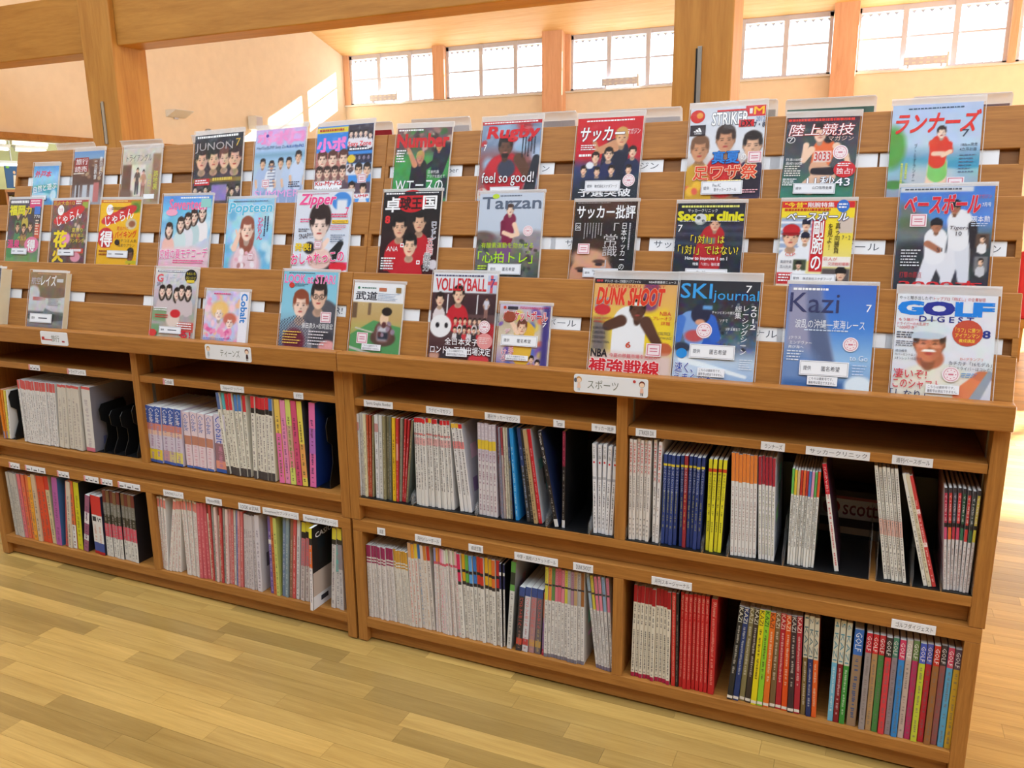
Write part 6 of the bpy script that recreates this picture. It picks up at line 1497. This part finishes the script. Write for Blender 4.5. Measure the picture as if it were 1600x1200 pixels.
 'multitop': ('thin soccer clinic magazine with %s white spine', [V(n + '-topped', (222, 222, 220), [(0, .26, c)], (50, 50, 56), mr=(.28, .8), dens=.85) for n, c in (('green', (110, 190, 90)), ('yellow', (220, 190, 60)), ('tan', (206, 180, 140)), ('red', (206, 60, 50)), ('orange', (220, 110, 60)), ('red', (210, 60, 60)), ('blue', (80, 120, 190)), ('pink', (220, 150, 190)), ('green', (100, 180, 100)), ('orange', (222, 90, 50)))]),
 'leanred': ('leaning magazine with red and white spine before the tissue box', [V('red', (222, 218, 214), [(0, .28, (196, 30, 50))], (190, 60, 70), ('ストライカー', .03, .25, (240, 220, 224)), side=(70, 40, 60))]),
 'whitetxt': ('white-spined baseball magazine with red print, left of the leaning striped ones', [V('white', (220, 218, 212), [(.46, .6, (222, 180, 170))], (100, 96, 100), mr=(.04, .95), dens=.9)]),
 'leanstripe': ('%s leaning thin baseball magazine beside the stapled weeklies', [V('white', (222, 220, 214), (), (120, 116, 110)), V('beige', (206, 196, 170), (), (120, 110, 90)), V('red-striped', (200, 66, 66), [(.3, .34, (236, 220, 220)), (.6, .64, (236, 220, 220))], (240, 214, 214))]),
 'weekly': ('thin stapled baseball weekly with %s top, right end of the upper sports shelf', [V(n, (206, 202, 204), [(0, .05, (60, 54, 60)), (.05, .34, c), (.34, .38, (40, 36, 40)), (.38, .5, c2)], (150, 120, 120), ('ベースボール', .07, .32, (240, 236, 240)), mr=(.55, .95)) for n, c, c2 in (('crimson', (176, 50, 80), (200, 80, 120)), ('red', (196, 60, 60), (222, 110, 60)), ('grey', (90, 90, 110), (190, 60, 80)), ('red', (206, 60, 70), (200, 70, 100)), ('dark green', (50, 90, 70), (60, 120, 90)), ('red', (190, 60, 60), (196, 60, 60)), ('dark grey', (60, 70, 70), (50, 90, 70)), ('yellow', (206, 190, 90), (206, 196, 70)))]),
 'maroon': ('white-spined martial arts magazine with %s bands', [V('maroon', (214, 208, 206), [(0, .16, (150, 44, 90)), (.18, .2, (150, 44, 90)), (.22, .24, (150, 44, 90))], (150, 140, 140), mr=(.3, .95))] * 11 + [V('ochre', (214, 208, 200), [(0, .16, (200, 150, 60)), (.18, .2, (200, 150, 60)), (.22, .24, (200, 150, 60))], (150, 140, 140), mr=(.3, .95))] * 6),
 'multi8': ('volleyball magazine with %s top, right of the martial arts run', [V(n, (214, 206, 200), [(0, .17, c)], m_, mr=(.2, .95)) for n, c, m_ in (('beige', (206, 160, 120), (206, 90, 80)), ('orange', (222, 150, 50), (200, 110, 90)), ('yellow', (222, 190, 60), (206, 90, 80)), ('blue', (60, 120, 200), (90, 140, 200)), ('white', (226, 210, 200), (170, 150, 140)), ('ochre', (200, 130, 60), (180, 140, 100)), ('red', (206, 60, 50), (120, 110, 110)))]),
 'pale11': ('pale volleyball magazine with %s top, left half of its compartment run', [V(n, (216, 208, 206), [(0, .16, c), (.16, .19, (206, 90, 110))], m_, mr=(.2, .95)) for n, c, m_ in (('lilac', (150, 150, 200), (170, 150, 190)), ('orange', (222, 140, 60), (206, 130, 120)), ('orange', (220, 120, 60), (190, 120, 110)), ('pink', (230, 150, 180), (220, 90, 140)), ('pink', (226, 190, 206), (220, 150, 170)), ('white', (216, 214, 206), (140, 150, 170)), ('pale green', (200, 210, 180), (160, 160, 140)), ('white', (220, 214, 206), (190, 130, 130)), ('white', (214, 206, 200), (150, 150, 140)), ('pale green', (200, 206, 170), (170, 150, 130)), ('pink', (220, 170, 176), (200, 100, 110)))]),
 'colorblk': ('table tennis magazine with %s block above a black band', [V(n, (220, 216, 210), [(0, .22, c), (.18, .215, (40, 36, 40)), (.22, .32, c), (.32, .36, (50, 46, 50))], (110, 104, 104), mr=(.4, .95)) for n, c in (('pink', (206, 44, 90)), ('yellow', (222, 170, 40)), ('green', (100, 170, 70)), ('light blue', (90, 160, 220)), ('blue', (60, 120, 200)), ('red', (206, 60, 44)), ('red', (200, 56, 44)), ('yellow', (224, 176, 40)), ('yellow', (220, 170, 44)), ('orange', (214, 110, 50)), ('red', (200, 50, 50)))]),
 'navytop': ('table tennis magazine with %s block, end of the run', [V('navy', (216, 214, 212), [(0, .3, (44, 46, 90)), (.1, .14, w_)], (100, 96, 100), mr=(.36, .95), side=(24, 24, 28))]),
 'greentop': ('green-topped magazine tilted away from the table tennis run', [V('green', (206, 206, 204), [(0, .12, (90, 150, 70)), (.12, .26, (50, 60, 50)), (.26, .33, (100, 160, 80))], (120, 120, 120), mr=(.36, .95), side=(150, 150, 152))]),
 'bball': ('thick small basketball magazine with %s spine and red title', [V(n, b, [(0, .14, (60, 80, 140)), (.8, .9, c)], m_, ('バスケットボール', .16, .6, (222, 90, 80)), mr=(.62, .95)) for n, b, c, m_ in (('black', (60, 56, 60), (206, 80, 60), (210, 150, 130)), ('white', (206, 206, 214), (190, 70, 70), (150, 90, 100)), ('mauve', (170, 130, 136), (196, 150, 90), (206, 150, 120)), ('grey', (110, 100, 106), (190, 150, 80), (206, 180, 110)))]),
 'purplethin2': ('thin %s spined booklet beside the small basketball magazines', [V('violet', (130, 100, 150), [(0, .4, (190, 110, 80)), (.9, 1, (170, 40, 70))], (200, 150, 120))]),
 'dunkspine': ('basketball magazine with %s top on white spine, upright run', [V(n, (214, 210, 208), [(0, .36, c), (.18, .2, (60, 50, 56)), (.96, 1, (120, 116, 130))], (110, 106, 112), ('ダンクシュート', .02, .17, (100, 70, 70)), mr=(.38, .94)) for n, c in (('yellow', (206, 196, 70)), ('orange', (220, 140, 70)), ('green', (96, 140, 80)), ('pink', (214, 120, 140)), ('rose', (206, 100, 120)), ('pink', (216, 130, 146)), ('yellow', (206, 200, 80)), ('grey', (170, 166, 164)), ('mauve', (170, 130, 150)), ('tan', (180, 150, 110)), ('grey', (180, 176, 176)), ('brown', (150, 96, 50)))]),
 'dunkspine2': ('leaning basketball magazine with %s top on white spine', [V(n, (206, 202, 202), [(0, .36, c), (.18, .2, (60, 50, 56)), (.96, 1, (120, 110, 130))], (110, 106, 112), ('ダンクシュート', .02, .17, (100, 70, 80)), mr=(.38, .94)) for n, c in (('pale blue', (150, 170, 190)), ('yellow', (206, 190, 70)), ('pink', (214, 120, 140)), ('rose', (216, 130, 150)), ('blue', (130, 160, 190)), ('pink', (214, 124, 150)))]),
 'skiwhite': ('ski magazine with %s white spine', [V('red-topped', (220, 212, 196), [(0, .18, (160, 24, 34)), (.955, 1, (170, 30, 70))], (60, 56, 60), mr=(.2, .93), dens=.9)]),
 'skired': ('%s-spined ski magazine, right of the red-topped white ski spines', [V('red', (190, 36, 40), (), (236, 180, 160), ('SKI journal', .03, .18, (240, 190, 170)), mr=(.2, .9), dens=.9)]),
 'skired1': ('single %s ski magazine between the white spines and the black one', [V('red', (196, 50, 46), (), (236, 180, 160), ('SKI journal', .03, .18, (240, 190, 170)), mr=(.2, .9), dens=.9)]),
 'skired3': ('widest %s-spined ski magazine, at the end of the red ski run', [V('red', (190, 40, 42), (), (236, 180, 160), ('SKI journal', .03, .18, (240, 190, 170)), mr=(.2, .9), dens=.9)]),
 'striker2': ('one of two white spines with red titles beside the navy soccer spines', [V('white', (226, 222, 222), (), (110, 104, 108), ('STRIKER DX', .03, .4, (196, 40, 50)), mr=(.44, .95))]),
 'skiblack': ('single %s ski magazine between the red ones', [V('black', (40, 36, 36), (), (170, 160, 150))]),
 'kazi': ('sailing magazine with %s spine and large letters at the top', [V(n, b, [(.955, .985, (226, 220, 210))], (226, 222, 210) if sum(b) < 380 else (60, 54, 40), ('KAZI', .01, .16, lt), mr=(.2, .72), dens=.9) for n, b, lt in (('black', (44, 44, 44), (222, 220, 206)), ('navy', (36, 56, 110), (222, 220, 206)), ('khaki', (136, 126, 86), (222, 220, 200)), ('dark brown', (64, 54, 48), (222, 220, 206)), ('yellow', (222, 206, 30), (50, 48, 40)), ('lime green', (140, 200, 50), (40, 60, 40)), ('orange', (222, 110, 40), (80, 40, 30)), ('brown', (120, 96, 64), (222, 216, 196)), ('crimson', (176, 36, 50), (230, 200, 190)), ('vermilion', (220, 80, 30), (240, 210, 180)), ('plum black', (60, 44, 50), (206, 200, 196)), ('crimson', (170, 40, 56), (236, 210, 200)))]),
 'kazi123': ('sailing magazine numbered %s with cream upper spine', [V(n, b, [(0, .42, (206, 200, 180))], (226, 220, 210), (n2 + ' KAZI', .02, .4, (80, 110, 120)), mr=(.46, .9), dens=.9) for n, n2, b in (('one', '1', (122, 100, 60)), ('two', '2', (36, 50, 100)), ('three', '3', (222, 96, 40)))]),
 'kazi456': ('sailing magazine numbered %s with cream upper spine', [V(n, b, [(0, .42, (206, 204, 186))], (226, 226, 226), (n2 + ' KAZI', .02, .4, (80, 140, 160)), mr=(.46, .9), dens=.9) for n, n2, b in (('four', '4', (110, 176, 206)), ('five', '5', (130, 30, 40)), ('six', '6', (60, 140, 60)))]),
 'golfbig': ('thick golf magazine with blue spine at the head of the golf run', [V('blue', (60, 110, 190), [(.26, 1, (150, 124, 100))], (90, 80, 90), ('GOLF', .03, .22, (230, 236, 246)), mr=(.3, .9))]),
 'golf': ('golf magazine with %s spine in the golf run', [V(n, b, [(0, .2, c)], (120, 110, 110), ('GOLF', .03, .18, (236, 232, 232)), mr=(.24, .95)) for n, c, b in (('red and grey', (190, 40, 60), (150, 140, 140)), ('red and tan', (206, 40, 50), (176, 140, 96)), ('red and green', (190, 50, 60), (70, 130, 70)), ('black and red', (50, 50, 50), (206, 60, 70)), ('teal and grey', (80, 140, 120), (150, 140, 150)), ('pink and blue', (206, 60, 100), (50, 130, 200)), ('white and beige', (196, 186, 180), (190, 170, 160)), ('green and magenta', (110, 140, 90), (180, 50, 100)), ('blue and lime', (70, 90, 190), (190, 200, 60)), ('blue and red', (90, 100, 200), (190, 40, 60)), ('red and brown', (196, 50, 40), (150, 100, 60)), ('black and rose', (70, 60, 64), (150, 90, 90)), ('pink and sky blue', (200, 70, 100), (90, 160, 200)), ('plum and gold', (90, 70, 90), (200, 160, 50)))]),
}
MD = 0.2       # depth of a magazine behind its spine
class Solid:
    """coloured faces in 3-D, one colour per vertex"""
    def __init__(s):
        s.v, s.f, s.c = [], [], []
    def quad(s, pts, col, z=None):
        n = len(s.v)
        s.v += [tuple(float(a) for a in p) for p in pts]
        s.f.append(tuple(range(n, n + len(pts))))
        s.c += [lin(col)] * len(pts)
    def data(s, name, mat='spine'):
        me = bpy.data.meshes.new(name)
        me.from_pydata(s.v, [], s.f)
        a = me.color_attributes.new('Col', 'FLOAT_COLOR', 'POINT')
        a.data.foreach_set('color', np.array([(*c, 1.0) for c in s.c], dtype=np.float32).ravel())
        me.materials.append(M[mat])
        return me

def spine_solid(vr, t, h, seed, sd=None):
    sd = sd or Solid()
    r = random.Random(seed)
    cuts = sorted({0.0, 1.0} | {b[0] for b in vr['bands']} | {b[1] for b in vr['bands']})
    def colour(v):
        c = vr['base']
        for a, b, k in vr['bands']:
            if a <= v < b: c = k
        return c
    e = min(0.0012, t * .2)
    prof = [(0, e), (e, 0), (t - e, 0), (t, e)]
    for a, b in zip(cuts[:-1], cuts[1:]):
        c = colour((a + b) / 2)
        z0, z1 = (1 - b) * h, (1 - a) * h
        for (x0, y0), (x1, y1) in zip(prof[:-1], prof[1:]):
            sd.quad([(x0, y0, z0), (x1, y1, z0), (x1, y1, z1), (x0, y0, z1)], c)
    # covers
    s = vr['side']
    sd.quad([(0, MD, 0), (0, e, 0), (0, e, h), (0, MD, h)], s)
    sd.quad([(t, e, 0), (t, MD, 0), (t, MD, h), (t, e, h)], s)
    dk = tuple(c * .55 for c in s)
    for k in range(5):
        y0 = r.uniform(.03, .12); z0 = r.uniform(.05, .75) * h
        y1, z1 = y0 + r.uniform(.02, .06), z0 + r.uniform(.02, .2) * h
        cc = tuple(min(255, c * r.uniform(.6, 1.25)) for c in s)
        sd.quad([(t + .0002, y0, z0), (t + .0002, y1, z0), (t + .0002, y1, z1), (t + .0002, y0, z1)], cc)
    # fine unreadable print down the spine
    v = vr['mr'][0]
    while v < vr['mr'][1]:
        l = r.uniform(.006, .02)
        if r.random() < vr['dens']:
            xa = t * r.uniform(.28, .40); xb = t * r.uniform(.60, .72)
            sd.quad([(xa, -.0002, (1 - v - l) * h), (xb, -.0002, (1 - v - l) * h), (xb, -.0002, (1 - v) * h), (xa, -.0002, (1 - v) * h)], vr['mark'])
        v += l + r.uniform(.002, .01)
    if vr['text']:
        s_, a, b, c = vr['text']
        tv, tf, asp, _ = text_mesh(s_, 0.01, 0, False, 1)
        if len(tv):
            if all(ord(q) > 255 for q in s_):
                tv, tf, asp, _ = text_mesh(s_, 0.0, 0, True, 1)
                P = [(t * (.18 + .64 * p[0]), -.0003, (1 - b + (b - a) * p[1]) * h) for p in tv]
            else:
                P = [(t * (.16 + .68 * p[1]), -.0003, (1 - a - (b - a) * p[0]) * h) for p in tv]
            n = len(sd.v)
            sd.v += [tuple(map(float, p)) for p in P]; sd.f += [tuple(n + i for i in q) for q in tf]; sd.c += [lin(c)] * len(P)
    return sd

STUFF = Solid()
def place_runs():
    for ri, (row, n, x0, x1, l0, l1, h, st) in enumerate(RUNS):
        fmt, vs = STYLE[st]
        zf = (UFL + .0035) if row == 'U' else LFL + .0005
        t = (x1 - x0) / n
        hmax = (0.806 - zf - .004) if row == 'U' else (ZS - .038 - zf - .004)
        h = min(h, hmax)
        yo = 0.010
        meshes, pages = {}, {}
        r = random.Random(100 + ri)
        for i in range(n):
            vi = i % len(vs) if len(vs) != n else i
            vr = vs[vi]
            k = i / max(1, n - 1)
            lean = math.asin(max(-.4, min(.4, (l0 + (l1 - l0) * k) / h)))
            tt = t * .90
            x = x0 + t * i + (tt * .0)
            y = yo + r.uniform(-.002, .006)
            if st == 'pulled': y = -0.032
            z = zf + (tt * math.sin(lean) if lean > 0 else 0) + .0003
            hs = r.uniform(.985, 1.0)
            if fmt == 's':
                sd = spine_solid(vr, tt, h * hs, ri * 50 + i)
                q = Matrix.Rotation(lean, 3, 'Y')
                b = len(STUFF.v)
                for p in sd.v:
                    w = q @ Vector(p)
                    STUFF.v.append((w.x + x, w.y + y, w.z + z))
                STUFF.f += [tuple(b + a for a in f) for f in sd.f]; STUFF.c += sd.c
                for a, c_ in ((h * hs - .001, (206, 206, 204)),):
                    STUFF.quad([tuple(q @ Vector(p) + Vector((x, y, z))) for p in ((.0004, .002, a), (tt - .0004, .002, a), (tt - .0004, MD, a), (.0004, MD, a))], c_)
                continue
            if vi not in meshes:
                meshes[vi] = spine_solid(vr, tt, h, ri * 50 + vi).data('magazine_cover')
            if 'p' not in pages:
                pages['p'] = MB().box(.0005, tt - .0005, .0015, MD - .002, .0008, h - .001).data('pages', 'pages')
            o = link(bpy.data.objects.new('paperback' if 'cobalt' in st else 'magazine', meshes[vi]))
            o.location = (x, y, z)
            o.rotation_euler = (0, lean, 0)
            o.scale = (1, 1, hs)
            link(bpy.data.objects.new('pages', pages['p']), o)
            lab = fmt % vr['name'] if '%s' in fmt else fmt
            tag(o, lab, 'book' if 'cobalt' in st or st == 'guide' else 'magazine', ' '.join(fmt.replace('%s', '').replace(',', '').split()[:7]))
            if st == 'pulled':
                ik = Ink(-.0004)
                ik.rect(.004, .0, .17, h * .45, (196, 180, 170)); ik.rect(.004, .0, .12, h * .16, (226, 228, 236)); ik.rect(.045, h * .06, .085, h * .12, (40, 44, 60))
                ik.text('CASIO', .02, h * .86, .11, h * .92, (226, 226, 230), bold=.02); ik.lines if False else None
                a = ik.build('back_cover_advert', o, 'spine'); a['kind'] = 'stuff'; a.rotation_euler = (0, 0, math.radians(90)); a.location = (tt, 0, 0)
            if st == 'whitebook':
                ik = Ink(-.0004)
                ik.rect(.03, h * .3, .08, h * .48, (110, 104, 106)); ik.rect(.06, h * .1, .11, h * .22, (190, 120, 110))
                a = ik.build('cover_photo', o, 'spine'); a.rotation_euler = (0, 0, math.radians(90)); a.location = (tt, 0, 0)
            if st == 'hihyo':
                ik = Ink(-.0003); ik.ell(tt / 2, h * .80, tt * .26, tt * .3, (206, 50, 60), 14); ik.build('red_dot', o, 'spine')
    me = STUFF.data('shelved_magazines')
    o = link(bpy.data.objects.new('shelved_magazines', me))
    tag(o, 'thin packed magazine spines standing on the far end shelves of the travel and teen rack', 'magazines', None, 'stuff')
place_runs()

# ------------------------------------------------------------------ labels, signs and the small things on the shelves
SHELF_LABELS = [
    ('U', -1.445, -1.384, ''),
    ('U', -1.235, -1.138, 'トライアングル'),
    ('U', -0.758, -0.71, 'Cobalt'),
    ('U', -0.499, -0.4, 'Zipper(ジッパー)'),
    ('U', -0.196, -0.159, 'ポポロ'),
    ('U', 0.071, 0.174, 'Sports Graphic Number'),
    ('U', 0.29, 0.38, 'ラグビーマガジン'),
    ('U', 0.483, 0.593, '週刊サッカーマガジン'),
    ('U', 0.694, 0.727, 'Tarzan'),
    ('U', 0.805, 0.873, 'サッカー批評'),
    ('U', 0.928, 0.983, 'STRIKER DX'),
    ('U', 1.249, 1.306, 'ランナーズ'),
    ('U', 1.355, 1.499, 'サッカークリニック'),
    ('U', 1.547, 1.633, '週刊ベースボール'),
    ('L', -1.643, -1.582, ''),
    ('L', -1.548, -1.433, ''),
    ('L', -1.364, -1.3, ''),
    ('L', -1.217, -1.141, ''),
    ('L', -1.128, -1.068, ''),
    ('L', -1.038, -0.927, ''),
    ('L', -0.811, -0.716, 'JUNON(ジュノン)'),
    ('L', -0.611, -0.539, 'Myojo(明星)'),
    ('L', -0.464, -0.37, 'LOOK at STAR'),
    ('L', -0.359, -0.209, 'Seventeen(セブンティーン)'),
    ('L', -0.19, -0.052, 'Popteen(ポップティーン)'),
    ('L', 0.099, 0.128, '武道'),
    ('L', 0.237, 0.328, '月刊バレーボール'),
    ('L', 0.423, 0.471, '卓球王国'),
    ('L', 0.574, 0.71, '中学・高校バスケットボール'),
    ('L', 0.757, 0.816, 'DUNK SHOOT'),
    ('L', 0.984, 1.094, '月刊スキージャーナル'),
    ('L', 1.582, 1.679, 'ゴルフダイジェスト'),
]
for row, x0, x1, s in SHELF_LABELS:
    shelf_label(x0, x1, row, s or '―・―・―', (222, 150, 160) if x0 < -.95 or s == 'Cobalt' else None)
ledge_sign(-1.307, -1.166, '旅行', 'travel')
ledge_sign(-0.518, -0.327, 'ティーンズ', 'teens')
ledge_sign(0.765, 0.966, 'スポーツ', 'sport')

# black bookends: an upright plate with a curved front and a foot under the magazines
def bookend(x, h, y, label, foot=.06):
    o = empty('bookend', (x, y, UFL + .0003))
    pts = [(0.0, 0), (.0, h * .1), (.022, h * .35), (.022, h * .6), (0, h * .68), (-.004, h * .9), (.008, h), (.11, h * 1.02), (.12, h * .9), (.12, 0)]
    MB().prism_x(pts, 0, .003).build('upright_plate', 'black', o, .0008)
    MB().box(-foot, 0.003, 0.0, .12, 0, .0022).build('foot', 'black', o)
    tag(o, label, 'bookend', 'black plastic bookends')
for x, h, y, lab in ((-1.612, .20, .02, 'black bookend right of the orange spines, upper travel shelf'), (-1.128, .19, .03, 'black bookend right of the leaning white magazine, upper travel shelf'),
                     (-1.075, .17, .03, 'black bookend in the empty end of the upper travel shelf'), (-1.02, .17, .03, 'black bookend in the empty end of the upper travel shelf'), (-.958, .20, .03, 'black bookend against the divider of the travel rack'),
                     (-.098, .24, .03, 'black bookend after the neon spines, upper teen shelf')):
    bookend(x, h, y, lab)

# smoked plastic file boxes that hold the upper sports magazines
def file_box(x0, x1, label, wall=.11, back=True):
    o = empty('magazine_file', ((x0 + x1) / 2, .002, UFL + .0003))
    w = (x1 - x0) / 2
    MB().box(-w, w, 0, .25, 0, .0026).build('base', 'black', o)
    for s in (-1, 1):
        pts = [(.0, .0026), (.0, .03), (.03, .05), (.05, wall), (.25, wall), (.25, .0026)]
        MB().prism_x(pts, s * w - .0012, s * w + .0012).build('side_wall', 'clearbox', o)
    MB().box(-w, w, .248, .25, .0026, .2 if back else .012).build('back_wall', 'black', o)
    tag(o, label, 'magazine file', 'smoked plastic magazine files')
for x0, x1, lab in ((.040, .226, 'smoked plastic file holding the mixed red, khaki and yellow sports spines'), (.232, .446, 'smoked plastic file holding the rugby magazines'),
                    (.450, .672, 'smoked plastic file holding the soccer weeklies'), (.676, .800, 'smoked plastic file holding the two black fitness magazines'), (.804, .874, 'smoked plastic file holding the soccer reviews'),
                    (.908, 1.000, 'smoked plastic file holding the white soccer spines with red titles'), (1.003, 1.114, 'smoked plastic file holding the navy spines'), (1.118, 1.180, 'smoked plastic file holding the yellow soccer spines'),
                    (1.184, 1.318, 'smoked plastic file holding the running magazines'), (1.322, 1.522, 'smoked plastic file in front of the tissue box'), (1.538, 1.614, 'smoked plastic file holding the white baseball spines'),
                    (1.618, 1.678, 'smoked plastic file with the leaning striped spines'), (1.682, 1.744, 'smoked plastic file holding the stapled baseball weeklies')):
    file_box(x0, x1, lab, back=not 1.3 < x0 < 1.33)

# carton behind the leaning magazine
tb = empty('tissue_box', (1.480, .256, UFL + .0005))
MB().box(-.13, .10, 0, .085, 0, .135).build('carton', mat_plain('carton_dark', (60, 44, 40), .6), tb, .001)
ik = Ink(-.0004)
ik.rect(-.13, .055, .10, .115, (206, 204, 206)); ik.rect(-.13, .11, .10, .118, (150, 50, 60)); ik.ell(-.06, .085, .022, .022, (170, 40, 50)); ik.text('scottie', -.03, .066, .085, .105, (120, 30, 50), bold=.01); ik.rect(-.13, .0, .10, .03, (176, 150, 120))
ik.build('print', tb)
tag(tb, 'dark tissue carton with a lettered pale band behind the leaning magazine', 'box')
